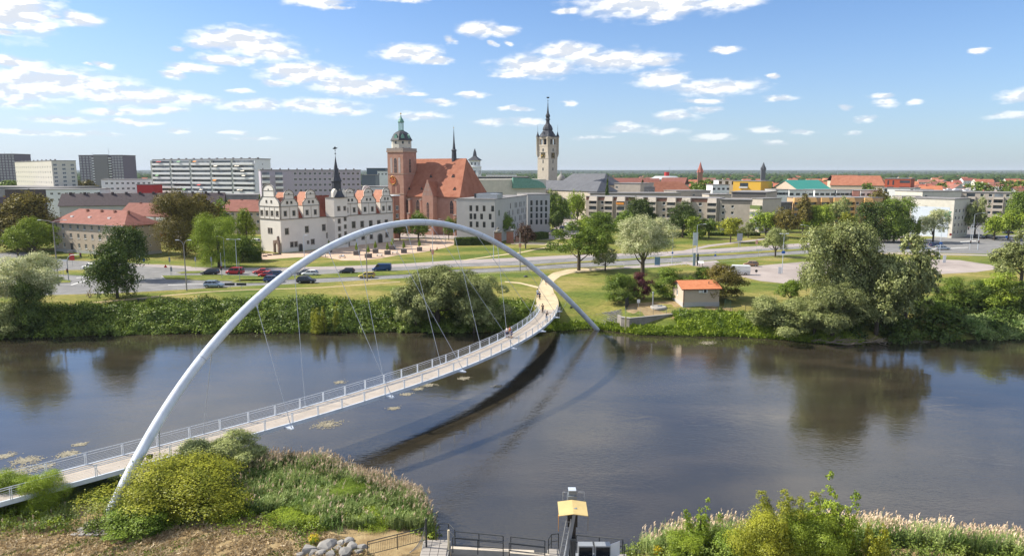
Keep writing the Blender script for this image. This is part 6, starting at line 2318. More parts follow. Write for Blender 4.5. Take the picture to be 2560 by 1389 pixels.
# ------------------------------------------------------------------ vegetation
def leaf_quads(rs, lobes, n, size, per=10, cl=0.30, aspect=1.0, outward=0.7, low=-0.35, droop=0.0, fill=0.35):
 """quads scattered in clumps over the surface of the lobes (cx, cy, cz, rx, ry, rz)"""
 lob = np.array(lobes, float)
 w = (lob[:, 3] * lob[:, 4] + lob[:, 4] * lob[:, 5] + lob[:, 3] * lob[:, 5])
 nc = max(1, n // per)
 li = rs.choice(len(lob), nc, p=w / w.sum())
 u = rs.normal(size=(nc, 3))
 u /= np.linalg.norm(u, axis=1)[:, None]
 bad = u[:, 2] < low
 u[bad, 2] *= -1
 r = 1 - fill * rs.random(nc) ** 2.0
 c = lob[li, :3] + u * r[:, None] * lob[li, 3:6]
 idx = np.repeat(np.arange(nc), per)
 rad = lob[li, 3:6].mean(1) * cl
 p = c[idx] + rs.normal(size=(nc * per, 3)) * rad[idx][:, None] * 0.5
 nrm = u[idx] * (outward * 1.6) + rs.normal(size=(nc * per, 3)) * 0.45 + np.array([0, 0, 0.2])
 nrm /= np.linalg.norm(nrm, axis=1)[:, None]
 a = np.cross(nrm, rs.normal(size=nrm.shape))
 if droop:
  a = a * (1 - droop) + np.array([0, 0, -1.0]) * droop
  a -= nrm * (a * nrm).sum(1)[:, None]
 a /= np.linalg.norm(a, axis=1)[:, None] + 1e-9
 b = np.cross(nrm, a)
 s = size * (0.6 + 0.8 * rs.random(len(p)))
 A_ = a * (s * aspect)[:, None] * 0.5
 B_ = b * s[:, None] * 0.5
 k = nrm * (s * 0.12)[:, None]
 V = np.stack([p - A_ - k, p - B_ * .9 + k, p + A_ - k, p + B_ * .9 + k], 1)   # a kite, slightly folded
 return V
def trunk_mesh(rs, hgt, r0, lobes, nl=5, lean=0.0):
 g = MB()
 top = hgt * 0.75
 g.tube([(0, 0, -0.3), (lean * .3, 0, top * .35), (lean * .7, 0, top * .7), (lean, 0, top)], [r0 * 1.25, r0, r0 * .7, r0 * .25], 8)
 for i in range(min(nl, len(lobes))):
  l = lobes[i]
  z0 = rs.uniform(.22, .5) * top
  a = Vector((lean * z0 / top, 0, z0))
  b = Vector((l[0] * .8, l[1] * .8, l[2]))
  m_ = a.lerp(b, .5) + Vector((0, 0, -.04 * hgt))
  g.tube([a, m_, b], [r0 * .5, r0 * .33, r0 * .12], 6)
 return g.mesh('trunk', bark)
def crown_lobes(rs, kind):
 """unit tree: height 1, width 1"""
 L_ = []
 if kind == 'round':
  c, rx, rz, n, z0 = .53, .39, .38, 26, .62
 elif kind == 'tall':
  c, rx, rz, n = .53, .34, .38, 24
 elif kind == 'dome':      # shrub down to the ground
  c, rx, rz, n = .42, .38, .40, 18
 elif kind == 'shoots':
  for j in range(9):
   a_, rr_, top_ = rs.uniform(0, 6.28), rs.uniform(.02, .36), rs.uniform(.55, .98)
   x_, y_ = rr_ * np.cos(a_), rr_ * np.sin(a_)
   for q_ in range(6):
    t_ = .12 + (top_ - .12) * q_ / 5
    s_ = .13 * (1.25 - .8 * q_ / 5)
    L_.append((x_ * (1 + .3 * t_) + rs.uniform(-.03, .03), y_ * (1 + .3 * t_), t_, s_, s_, .075))
  return L_
 elif kind == 'full':
  c, rx, rz, n = .50, .36, .45, 26
 elif kind == 'open':
  c, rx, rz, n = .55, .43, .36, 32
 elif kind == 'willow':
  c, rx, rz, n = .50, .39, .40, 30
 elif kind == 'poplar':
  c, rx, rz, n = .55, .24, .40, 16
 for i in range(n):
  u = rs.normal(size=3)
  u /= np.linalg.norm(u)
  if u[2] < -.6:
   u[2] *= -1
  k = rs.uniform(.5, 1.2)
  s = rs.uniform(.13, .24) if kind in ('round', 'tall', 'dome', 'poplar', 'full') else rs.uniform(.09, .17)
  L_.append((u[0] * rx * k, u[1] * rx * k, c + u[2] * rz * k, s, s, s * rs.uniform(.7, .95)))
 if kind in ('round', 'tall', 'dome', 'poplar', 'full'):
  L_.append((0, 0, c, rx * .8, rx * .8, rz * .8))
  if kind in ('full', 'dome'):
   for j in range(9):
    a_ = j * .7
    L_.append((.24 * np.cos(a_), .24 * np.sin(a_), rs.uniform(.10, .24), .15, .15, .12))
 else:
  L_.append((0, 0, c - .02, rx * .55, rx * .55, rz * .6))
 return L_
TREE = {}
VARN = {'shoots': 3, 'full': 3, 'round': 3, 'tall': 3, 'dome': 3, 'open': 2, 'willow': 2, 'poplar': 1, 'conifer': 2}
LEAF = {'shoots': .042, 'full': .05, 'round': .05, 'tall': .05, 'dome': .045, 'open': .045, 'willow': .042, 'poplar': .045, 'conifer': .05}
def tree_proto(kind, lod, var):
 key = (kind, lod, var)
 if key in TREE:
  return TREE[key]
 seed = abs(hash_str(f'{kind}{lod}{var}')) % 100000
 rs = np.random.RandomState(seed)
 rnd = random.Random(seed)
 n = {0: 1800, 1: 5500, 2: 16000, 3: 44000}[lod]
 sz = LEAF[kind] * {0: 1.25, 1: .8, 2: .5, 3: .30}[lod]
 if kind == 'conifer':
  lobes = [(rnd.uniform(-.05, .05), rnd.uniform(-.05, .05), .12 + .8 * i / 9, .42 * (1 - i / 9.5), .42 * (1 - i / 9.5), .07) for i in range(10)]
  V = leaf_quads(rs, lobes, n, sz, per=6, cl=.2, outward=.4, low=-1, aspect=1.6)
 elif kind == 'willow':
  lobes = crown_lobes(rs, kind)
  V = leaf_quads(rs, lobes, n, sz, per=14, cl=.30, aspect=1.9, outward=.7, droop=.35, low=-.6, fill=.22)
 else:
  lobes = crown_lobes(rs, kind)
  V = leaf_quads(rs, lobes, n, sz, per=12, cl=.34, low=-.6 if kind != 'dome' else -.2)
 V = V[V[:, :, 2].min(1) > (.02 if kind in ('dome', 'willow', 'full', 'shoots') else .08)]
 me = quads_mesh('crown', V, LM['mid'])
 tm = trunk_mesh(rnd, 1.0, {'poplar': .018, 'willow': .03, 'conifer': .02}.get(kind, .028), lobes[:6] if kind != 'conifer' else [], 6 if kind != 'dome' else 4)
 TREE[key] = (me, tm)
 return TREE[key]
def hash_str(s):
 h_ = 5381
 for c in s:
  h_ = (h_ * 33 + ord(c)) & 0xffffffff
 return h_
def set_slot(o, m_):
 o.material_slots[0].link = 'OBJECT'
 o.material_slots[0].material = m_
rt = random.Random(99)
def plant(kind, col, lod, loc, w, hgt, label, cat='tree', name='tree', group=None, var=None, yaw=None, trunk=True):
 var = rt.randrange(VARN[kind]) if var is None else var
 me, tm = tree_proto(kind, lod, var)
 r = thing(name, label, cat, loc, yaw if yaw is not None else rt.uniform(0, 6.28), group, (w, w, hgt))
 c = link('crown', me, r)
 set_slot(c, LM[col])
 if trunk:
  link('trunk', tm, r)
 return r
def ptree(kind, col, lod, px_, ybase, ytop, wpx, label, **k):
 """tree whose foot is seen at (px, ybase), top at ytop, wpx wide in the photograph"""
 p = onground(px_, ybase)
 fw = p.y * math.cos(PITCH) + (CAM_H - 8) * math.sin(PITCH)
 hgt = ZT(ytop, p.y) - p.z
 return plant(kind, col, lod, (p.x, p.y, p.z - .1), wpx / F * fw * 1.06, hgt * 1.0, label, **k)
TREES = """full|olive|2|72|626|484|190|huge olive-brown broad tree at the left edge behind the bright round tree
round|bright|2|88|645|555|108|bright green round tree in front of the olive-brown giant
round|mid|1|45|640|575|60|small green tree tucked at the left edge under the olive giant
tall|dark|2|318|700|568|110|dark green tree behind the black-green tree at the junction
full|dark|2|294|744|604|122|very dark dense tree standing on the lawn at the left junction
full|olive|3|462|640|487|138|large dark olive tree with yellowish top beside the beige tenement
tall|olive|1|512|630|492|100|broad olive tree right of the dark olive one
round|mid|1|548|622|503|90|green tree behind the bright lumpy tree
full|bright|3|548|668|545|112|bright green lumpy tree in front of the car park left of the castle
full|mid|2|606|652|588|88|dark green low tree touching the hedge ball near the castle
full|bright|1|618|618|527|52|slim bright green tree just left of the castle wall
conifer|dark|1|657|560|468|55|dark conifer peeping over the left castle gable
round|mid|1|447|520|430|92|round green tree in front of the balcony slab block
round|bright|0|190|520|480|60|bright low tree behind the dark terrace, left one
round|bright|0|225|520|484|55|bright low tree behind the dark terrace, right one
round|mid|0|286|510|461|38|small green tree before the white hall
round|olive|0|348|515|458|66|brownish green tree in front of the red hall
round|bright|0|386|515|459|50|bright tree between the red hall and the slab block
round|olive|0|212|500|449|62|low tree behind the white annex
round|mid|0|540|510|475|34|small round tree at the foot of the balcony slab
round|mid|0|30|500|450|60|low green tree at the foot of the left-edge tower block
open|willow|0|283|505|487|46|pale low tree beside the pink-roofed small house
round|mid|1|1046|606|532|62|green tree in the car park in front of the church
round|mid|1|1000|600|548|48|dark small tree beside the castle's right corner
round|olive|1|1153|598|540|46|olive green tree at the hotel's front corner
round|mid|1|1122|600|545|36|small green tree left of the hotel corner
round|mid|2|1258|600|538|64|round green tree in front of the hotel wing
round|copper|1|1314|622|562|50|small copper-brown tree beside the brick gate pillars
tall|mid|1|1381|570|482|34|narrow green tree right of the hotel
round|mid|1|1402|576|492|42|round green tree behind the parked cars by the hotel
round|dark|1|1392|585|528|36|dark low tree at the hotel car park
round|bright|1|1443|562|481|48|bright tree at the left end of the grey flats
open|mid|2|1447|676|562|140|spreading green tree with a clear dark trunk on the lawn right of the path
open|blossom|3|1606|690|546|168|big cream-blossomed tree beside the carriageway
open|blossom|1|1513|677|622|66|small pale blossoming tree between two big ones
round|mid|2|1502|606|533|86|green tree with a short trunk left of the blossoming tree
round|bright|1|1466|598|540|46|bright green small tree behind the spreading tree
round|mid|1|1556|600|530|60|green tree in front of the left balconies
round|dark|2|1602|590|500|82|dark green broad tree before the flats
round|dark|2|1706|594|513|72|very dark round tree before the flats
full|bright|1|1738|598|542|54|bright green tree right of the very dark round tree
round|mid|1|1772|596|545|44|dark green tree behind the bright one
round|yellow|1|1826|606|543|54|yellow-green tree alone on the lawn before the flats
open|willow|1|1870|594|556|40|thin grey-green young tree by the hedge
round|bright|1|1914|592|528|62|bright green tree in front of the green-glazed balconies
round|olive|1|1962|596|523|62|brown-green tree at the right end of the grey flats
open|willow|2|1938|642|566|66|drooping grey-green birch beside the road
tall|olive|1|2006|590|495|50|dark brownish tall tree before the ochre flats
conifer|dark|1|2048|560|495|36|dark conifer before the ochre flats
round|bright|2|2040|590|516|80|large bright green tree before the ochre flats
open|willow|1|2096|580|498|56|pale greyish tree before the ochre flats
round|yellow|1|2118|592|533|52|yellow-leaved bush tree under the pale greyish tree
full|dark|2|2184|604|506|96|big dark green tree before the ochre flats
full|mid|2|2234|606|498|82|big green tree left of the mural block
round|olive|1|2195|560|476|70|olive tree rising behind the big dark ones
round|dark|1|2270|600|540|50|dark low tree at the foot of the mural block
open|blossom|2|2332|606|518|72|loose yellowish tree in front of the pale blue mural
poplar|bright|1|2293|606|551|18|thin sapling left of the yellowish tree
open|willow|1|2436|592|500|58|pale flowering tree in front of the beige flats
round|bright|1|2485|600|536|56|bright green tree at the small car park
round|bright|1|2520|598|528|66|rounded bright tree beside the right-hand street
round|mid|2|2548|592|482|70|tall green tree at the right frame edge
round|mid|0|1762|520|449|62|green tree in front of the yellow cube
round|olive|0|1690|520|482|46|green tree top over the flat roofs
round|mid|0|1530|520|480|40|low green tree top behind the grey flats
round|mid|0|1595|522|479|50|green tree top left of the concrete cube
round|mid|0|2164|520|456|34|small round tree before the orange roof
conifer|dark|0|1517|560|419|20|tall narrow dark tree above the town hall roof
conifer|dark|0|1603|540|433|14|narrow dark tree on the far skyline
round|mid|0|2450|520|460|60|green tree above the beige flats
round|mid|0|2510|520|463|50|green tree above the flats near the right edge
round|olive|0|2125|520|483|40|olive tree top over the ochre flats
shoots|bright|1|374|780|733|44|young sapling growing out of the bank ivy
dome|mid|1|1320|792|754|44|small green bush beside the far bridge end"""
for line in TREES.split('\n'):
 kd, cl_, lod, x_, yb, yt, w_, lb = line.split('|')
 ptree(kd, cl_, int(lod), float(x_), float(yb), float(yt), float(w_), lb, name='bush' if kd == 'dome' else 'tree', cat='bush' if kd == 'dome' else 'tree')
SHRUBS = """dome|mid|2|1548|756|684|94|dark|round dark green bush left of the pump house
dome|purple|2|1600|748|680|62||purple-leaved bush behind the round dark bush
dome|mid|2|1675|742|670|104||broad green bush behind the pump house
dome|olive|2|1803|748|660|126||brownish green hawthorn rising behind the pump house
dome|mid|1|1765|700|668|60||bright green low bush left of the hawthorn
dome|bright|1|1755|690|664|40||light green bush behind the hawthorn
open|mid|2|1976|760|694|64||young tree with loose leaves beside the low willow
dome|mid|2|2375|770|694|90||dark green bush in the row by the bank path, first from the left
dome|dark|2|2440|772|702|100||dark green bush in the row by the bank path, second
dome|bright|2|2495|776|682|110||tall bush in the row by the bank path, third
dome|dark|2|2548|786|696|100||bush in the row by the bank path, cut by the frame edge
dome|mid|1|2345|800|750|70||low round bush below the bush row
dome|bright|1|150|700|690|20||tiny bush on the left island"""
for line in SHRUBS.split('\n'):
 kd, cl_, lod, x_, yb, yt, w_, _, lb = line.split('|')
 ptree(kd, cl_, int(lod), float(x_), float(yb), float(yt), float(w_), lb, name='bush', cat='bush', trunk=kd != 'dome')
WILLOWS = [
 (1094, 815, 664, 190, 'willow', 3, 'large grey-green willow leaning over the far bank, left of the pair'),
 (1208, 812, 688, 128, 'willow', 3, 'round grey-green willow at the far bank, right of the pair'),
 (1185, 832, 742, 110, 'willow', 2, 'low willow in front of the willow pair'),
 (1040, 826, 705, 100, 'willow', 2, 'pale low willow skirt on the left of the willow pair'),
 (2105, 815, 548, 200, 'willow', 3, 'giant grey-green willow on the right bank'),
 (2190, 835, 640, 150, 'willow', 2, 'darker willow stem right under the giant willow'),
 (2262, 812, 606, 140, 'willow', 2, 'second olive grey willow right of the giant'),
 (1955, 848, 742, 170, 'willow', 3, 'low spreading silver willow hanging over the water'),
 (2080, 850, 702, 150, 'willow', 3, 'bushy silver willow at the foot of the giant willow'),
 (2035, 842, 760, 120, 'willow', 2, 'small silver willow between the low one and the bushy one'),
 (2552, 712, 588, 125, 'willow', 2, 'silver willow cut by the right frame edge'),
]
for i, (x_, yb, yt, w_, kd, lod, lb) in enumerate(WILLOWS):
 ptree(kd, 'willow', lod, x_, yb, yt, w_, lb, name='willow', var=i % 2)
ptree('open', 'blossom', 3, 62, 800, 640, 190, 'pale blossoming tree with an ivy-clad trunk at the left edge', var=1)
ptree('dome', 'dark', 2, 82, 838, 690, 85, 'dark ivy column wrapped round the left-edge trunk', name='ivy', cat='ivy', trunk=False)
ptree('dome', 'willow', 2, 20, 838, 755, 110, 'grey-green bush at the left edge below the blossoming tree', name='bush', cat='bush', trunk=False)
ptree('shoots', 'yellow', 2, 812, 832, 752, 70, 'bright yellow-green bush at the water line under the arch', name='bush', cat='bush')
def hedge(a, b, depth, hgt, label, seed):
 pa, pb = onground(*a), onground(*b)
 L_ = math.hypot(pb.x - pa.x, pb.y - pa.y)
 rs = np.random.RandomState(seed)
 r = thing('hedge', label, 'hedge', (pa.x, pa.y, pa.z), math.atan2(pb.y - pa.y, pb.x - pa.x))
 g = MB()
 g.box(.1, L_ - .1, .1, depth - .1, -.1, hgt - .12)
 link('hedge_core', g.mesh('hedge_core', LM['dark']), r)
 n = int((L_ + depth) * hgt * 60 + L_ * depth * 40)
 P_ = rs.random((n, 3)) * np.array([L_, depth, hgt])
 side = rs.randint(0, 4, n)
 P_[side == 0, 1] = rs.normal(0, .05, (side == 0).sum())
 P_[side == 1, 2] = hgt + rs.normal(0, .05, (side == 1).sum())
 P_[side == 2, 0] = np.where(rs.random((side == 2).sum()) < .5, 0, L_) + rs.normal(0, .05, (side == 2).sum())
 P_[side == 3, 1] = depth + rs.normal(0, .05, (side == 3).sum())
 d = rs.normal(size=(n, 3))
 d /= np.linalg.norm(d, axis=1)[:, None]
 a_ = np.cross(d, rs.normal(size=(n, 3)))
 a_ /= np.linalg.norm(a_, axis=1)[:, None]
 b_ = np.cross(d, a_)
 s = .16
 V = np.stack([P_ - a_ * s, P_ - b_ * s, P_ + a_ * s, P_ + b_ * s], 1)
 o = link('foliage', quads_mesh('foliage', V, LM['hedge']), r)
 return r
hedge((1140, 614), (1228, 612), 4.0, 2.6, 'long clipped hedge block under the arch crown', 1)
hedge((1336, 600), (1372, 597), 4.0, 2.6, 'short clipped hedge block right of the copper tree', 2)
hedge((1680, 590), (1765, 588), 1.6, 1.4, 'low clipped hedge before the flats, left piece', 3)
hedge((1772, 590), (1900, 590), 1.6, 1.4, 'low clipped hedge before the flats, right piece', 4)
hedge((622, 655), (652, 654), 4.0, 2.6, 'ball-shaped clipped bush at the castle corner', 5)
def cover(name, col, n, xr, fd, fh, size, seed, label, base=None, aspect=1.4, cl=.0, waterline=far_w, sgn=1, up=.5, extra=None):
 """leaf cover between the water line and the lawn; fd: distance from the water, fh(x, d): height of the mass"""
 rs = np.random.RandomState(seed)
 x = rs.uniform(xr[0], xr[1], n)
 d = fd[0] + (fd[1] - fd[0]) * rs.random(n)
 keep = np.ones(n, bool)
 X, Y, Z = [], [], []
 for i in range(n):
  yy = waterline(x[i]) + sgn * d[i]
  hh = fh(x[i], d[i])
  if hh <= 0.02:
   keep[i] = False
  X.append(x[i])
  Y.append(yy)
  Z.append(max(0, gz(x[i], yy)) + hh * (1 - .8 * rs.random() ** 2))
 P_ = np.stack([X, Y, Z], 1)[keep]
 n = len(P_)
 nrm = rs.normal(size=(n, 3)) * .6 + np.array([0, -.45 * sgn, up])
 nrm /= np.linalg.norm(nrm, axis=1)[:, None]
 a_ = np.cross(nrm, rs.normal(size=(n, 3)))
 a_ /= np.linalg.norm(a_, axis=1)[:, None]
 b_ = np.cross(nrm, a_)
 s = (size * (.6 + .8 * rs.random(n)))[:, None] * .5
 V = np.stack([P_ - a_ * s * aspect, P_ - b_ * s, P_ + a_ * s * aspect, P_ + b_ * s], 1)
 o = link(name, quads_mesh(name, V, LM[col]))
 o['label'] = label
 o['kind'] = 'stuff'
 return o
def lump(x, d, s=1.0):
 return .5 + .5 * math.sin(x * .55 * s + 1.7 * math.sin(d * .6)) * math.cos(d * .8 + .7 * math.sin(x * .31)) + .25 * math.sin(x * 1.7 + d)
def thicket(name, col, n, nl, xr, fd, rr_, hh_, size, seed, label, waterline=far_w, sgn=1, base=None, aspect=1.2, ok=None):
 """bushy mass made of many low lobes standing side by side on the slope"""
 rs = np.random.RandomState(seed)
 lobes = []
 while len(lobes) < nl:
  x, d = rs.uniform(*xr), rs.uniform(*fd)
  if ok and not ok(x, d):
   nl -= 1
   continue
  y = waterline(x) + sgn * d
  r = rs.uniform(*rr_)
  hq = rs.uniform(*hh_) * (1 if base is None else base(x, d))
  lobes.append((x, y, max(0, gz(x, y)) - .05, r, r * rs.uniform(.8, 1.2), hq))
 V = leaf_quads(rs, lobes, n, size, per=8, cl=.3, aspect=aspect, low=-.05, fill=.15)
 o = link(name, quads_mesh(name, V, LM[col]))
 o['label'] = label
 o['kind'] = 'stuff'
 return o
env = lambda x, d: interp(d, [0, 1.2, 4, 9, 12.5], [.5, .8, 1.0, 1.0, .45])
thicket('bank_shrubbery', 'mid', 90000, 330, (-115, 4), (.5, 11.5), (.9, 2.9), (.4, 1.7), .27, 5, 'tangled green shrubbery along the far bank left of the bridge', base=env)
thicket('bank_shrubbery', 'bank', 66000, 230, (-115, 4), (0, 9), (.7, 1.8), (.8, 1.8), .26, 51, 'brighter bramble patches in the far bank shrubbery', base=env)
thicket('bank_shrubbery', 'dark', 30000, 90, (-115, 0), (3, 11), (1.2, 2.8), (1.2, 2.5), .27, 52, 'dark ivy mounds in the far bank shrubbery', base=env)
cover('bank_weeds', 'bank', 30000, (-115, 5), (-.4, 3.2), lambda x, d: 1.25 * max(.15, lump(x + 9, d, .8)), .30, 6, 'brighter weeds at the water edge of the far bank', aspect=3.0, up=.1)
def h_right(x, d):
 if 9 < x < 18.5 and d > .6 or 18 < x < 31.5 and d > 1.2:
  return .0
 env_ = interp(d, [-1, 0, 2, 5, 7.5], [.5, .9, 1.1, .9, .1])
 return env_ * (.5 + .6 * max(0, lump(x, d)))
cover('riverside_grass', 'bright', 60000, (5, 62), (-1.0, 7.5), h_right, .27, 7, 'tall bright riverside grass below the pump house', aspect=4.0, up=.05)
thicket('bank_shrubbery', 'mid', 16000, 60, (33, 62), (2, 7.5), (.7, 1.6), (.7, 1.5), .25, 53, 'small bushes between the riverside grass')
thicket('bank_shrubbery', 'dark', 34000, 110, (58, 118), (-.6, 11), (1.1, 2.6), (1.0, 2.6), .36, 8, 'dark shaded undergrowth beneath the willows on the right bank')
cover('riverside_grass', 'reed', 30000, (84, 125), (-1.0, 6), lambda x, d: 1.9 * interp(d, [-1, 0, 4, 6], [.6, 1, .8, .2]) * (.6 + .5 * max(0, lump(x, d))), .33, 9, 'pale reedy grass along the right bank', aspect=4.0, up=.05)
near_sgn = -1
okl = lambda x, d: near_w(x) - d > 50.4 + .7 * math.sin(x * .45) + .5 * math.sin(x * 1.3) and math.hypot(x + 33.6, near_w(x) - d - 52.4) > 1.9
thicket('bank_weeds', 'bright', 90000, 1100, (-62, -5.5), (-.2, 15.5), (.35, 1.1), (.25, .95), .12, 11, 'fresh green weeds covering the near bank', near_w, -1, ok=okl)
thicket('bank_weeds', 'bank', 50000, 600, (-62, -5.5), (-.2, 15.5), (.3, 1.0), (.2, .8), .12, 13, 'yellowish weeds mixed into the near bank cover', near_w, -1, ok=okl)
thicket('bank_weeds', 'bank', 60000, 560, (8.5, 52), (-.2, 8.5), (.3, 1.1), (.4, 1.4), .12, 12, 'green weeds covering the near bank right of the fish pass', near_w, -1)
def reeds(name, areas, n, hgt, seed, label, dens=lambda x, y: 1.0, plume=.32):
 rs = np.random.RandomState(seed)
 Q, M_ = [], []
 k = 0
 tries = 0
 while k < n and tries < n * 6:
  tries += 1
  a = areas[rs.randint(len(areas))]
  x = rs.uniform(a[0], a[1])
  dd = rs.uniform(a[2], a[3])
  y = near_w(x) - dd
  if x > -13 and x < 0 and y < 50.9 or rs.random() > dens(x, y) * (.12 + .9 * max(0, lump(x * 2.2, dd * 2)) ** 2):
   continue
  k += 1
  z = max(-.1, gz(x, y))
  h_ = hgt * rs.uniform(.6, 1.12) * (.75 + .3 * max(0, lump(x * .9, dd)))
  lean = rs.normal(0, .12, 2) * h_ + np.array([.10 * h_, 0])
  an = rs.uniform(0, math.pi)
  wv = np.array([math.cos(an), math.sin(an), 0]) * .020
  base = np.array([x, y, z])
  mid = base + np.array([lean[0] * .35, lean[1] * .35, h_ * .6])
  top = base + np.array([lean[0], lean[1], h_])
  Q.append(np.array([base - wv, base + wv, mid + wv, mid - wv]))
  M_.append(0)
  Q.append(np.array([mid - wv, mid + wv, top + wv * .3, top - wv * .3]))
  M_.append(0)
  for j in range(5):
   t = rs.uniform(.15, .8)
   p = base + (top - base) * t
   an2 = rs.uniform(0, 2 * math.pi)
   d_ = np.array([math.cos(an2), math.sin(an2), .55]) * h_ * .22
   w2 = np.array([-math.sin(an2), math.cos(an2), 0]) * .028
   Q.append(np.array([p - w2, p + w2, p + d_ * .6 + w2 * .8, p + d_ * .6 - w2 * .8]))
   M_.append(0)
  if rs.random() < plume:
   for j in range(4):
    a2 = rs.uniform(0, math.pi)
    w2 = np.array([math.cos(a2), math.sin(a2), 0]) * rs.uniform(.04, .075)
    t0 = top + np.array([0, 0, -.05 + .07 * j])
    dv = np.array([rs.normal(0, .06) + .08, rs.normal(0, .05), .17])
    Q.append(np.array([t0 - w2 * .4, t0 + w2 * .4, t0 + dv * .5 + w2, t0 + dv]))
    M_.append(1)
 o = link(name, quads_mesh(name, np.array(Q), [LM['reed'], LM['plume']], np.array(M_)))
 o['label'] = label
 o['kind'] = 'stuff'
 return o
reeds('reeds', [(-27, -6.3, -.2, 5.5), (-24, -8, 0, 3)], 8000, 2.3, 31, 'tall reeds with buff plumes on the near bank between arch foot and railings', dens=lambda x, y: interp(x, [-27, -24, -12, -6], [.5, 1, 1, .8]))
reeds('reeds', [(10, 44, -.6, 3.2), (22, 42, -.6, 4.4)], 8000, 2.3, 32, 'tall reeds with buff plumes at the bottom right bank')
reeds('reeds', [(-25, -6.5, 4, 12.5)], 6500, 1.5, 33, 'tall green grass and young reeds behind the rock pile', plume=.04)
reeds('riverside_grass', [(-60, -25, 0, 14)], 5000, .9, 34, 'loose tall grass among the weeds left of the arch foot', plume=.02)
MATS['straw'] = leafmat('straw', (.36, .26, .14), (.66, .53, .33))
LM['straw'] = MATS['straw']
cover('dry_grass', 'straw', 26000, (-46, -3), (12.5, 20), lambda x, d: .16 * max(.1, lump(x * 3, d * 3)) if near_w(x) - d < 51.5 else 0, .08, 35, 'dry mown grass and straw on the near bank', waterline=near_w, sgn=-1, aspect=5.0, up=.5)
cover('dry_grass', 'bank', 16000, (-46, -3), (12.5, 20), lambda x, d: .14 * max(0, lump(x * .9 + 2, d * 1.3) - .35) if near_w(x) - d < 51.5 else 0, .10, 36, 'scattered green tufts in the dry grass', waterline=near_w, sgn=-1, aspect=2.0, up=.5)
def near_bush(px_, Y_, ybot, ytop, wpx, kind, col, label, lod=3, name='bush', zb=None, var=None, trunk=True):
 zb_ = gz(D(px_, Y_, 3).x, Y_) if zb is None else zb
 c = D(px_, Y_, zb_ + 1)
 fw = Y_ * math.cos(PITCH) + (CAM_H - 4) * math.sin(PITCH)
 hgt = ZT(ytop, Y_) - zb_
 return plant(kind, col, lod, (c.x, Y_, zb_ - .15), wpx / F * fw, hgt * 1.05, label, cat='bush', name=name, var=var, trunk=trunk)
near_bush(432, 55.0, 1340, 1152, 335, 'dome', 'yellow', 'large yellow-green bush beside the near foot of the arch', 3, var=0)
near_bush(560, 53.0, 1340, 1225, 120, 'dome', 'yellow', 'lower right clump leaning from the large yellow-green bush', 2, var=1)
near_bush(345, 50.6, 1370, 1268, 190, 'dome', 'mid', 'small green bush before the arch foot', 2, var=2)
near_bush(545, 60.5, 1240, 1098, 215, 'willow', 'willow', 'grey-green willow bush behind the yellow-green bush', 3, var=1)
near_bush(478, 59.0, 1240, 1150, 120, 'willow', 'willow', 'smaller willow bush between willow and yellow-green bush', 2, var=0)
near_bush(18, 54.8, 1300, 1190, 130, 'full', 'bright', 'bright green bush at the lower left edge', 3, var=1)
near_bush(98, 54.2, 1300, 1186, 120, 'full', 'bright', 'bright green bush beside the lower left edge bush', 3, var=2)
near_bush(215, 58.0, 1290, 1206, 190, 'dome', 'dark', 'low dark thicket behind the weeds left of the arch foot', 2, var=0)
near_bush(1750, 48.6, 1389, 1268, 120, 'shoots', 'bright', 'thin light green shrub at the bottom, left of the golden one', 2, trunk=True)
near_bush(1965, 46.4, 1389, 1234, 215, 'shoots', 'yellow', 'golden green sapling in the middle of the bottom right bank', 3, var=0)
near_bush(2085, 45.8, 1389, 1224, 185, 'shoots', 'bright', 'reddish tipped young tree right of the golden sapling', 2, var=0)
near_bush(2165, 45.6, 1389, 1286, 120, 'shoots', 'yellow', 'small golden bush right of the reddish tipped tree', 2, var=1)
near_bush(1850, 47.0, 1389, 1330, 160, 'dome', 'mid', 'low green bush at the bottom edge left of the golden sapling', 2, var=2)
near_bush(868, 56.2, 1320, 1200, 120, 'dome', 'mid', 'leafy green clump standing inside the reeds', 3, var=1)
near_bush(760, 52.6, 1340, 1262, 150, 'dome', 'bright', 'bright nettle clump between the large bush and the rocks', 3, var=2)
near_bush(930, 52.8, 1340, 1270, 130, 'dome', 'bright', 'bright nettle clump behind the balustrade', 3, var=0)
near_bush(660, 55.0, 1330, 1236, 110, 'dome', 'mid', 'green clump right beside the large yellow-green bush', 2, var=1)
near_bush(1905, 45.5, 1389, 1300, 150, 'full', 'yellow', 'dense golden green bush at the foot of the golden sapling', 3, var=1)
near_bush(2020, 45.2, 1389, 1296, 150, 'full', 'bright', 'dense green bush between the golden sapling and the reddish tree', 3, var=2)
near_bush(1720, 47.5, 1389, 1335, 110, 'full', 'bright', 'leafy green bush under the thin light green shrub', 2, var=0)
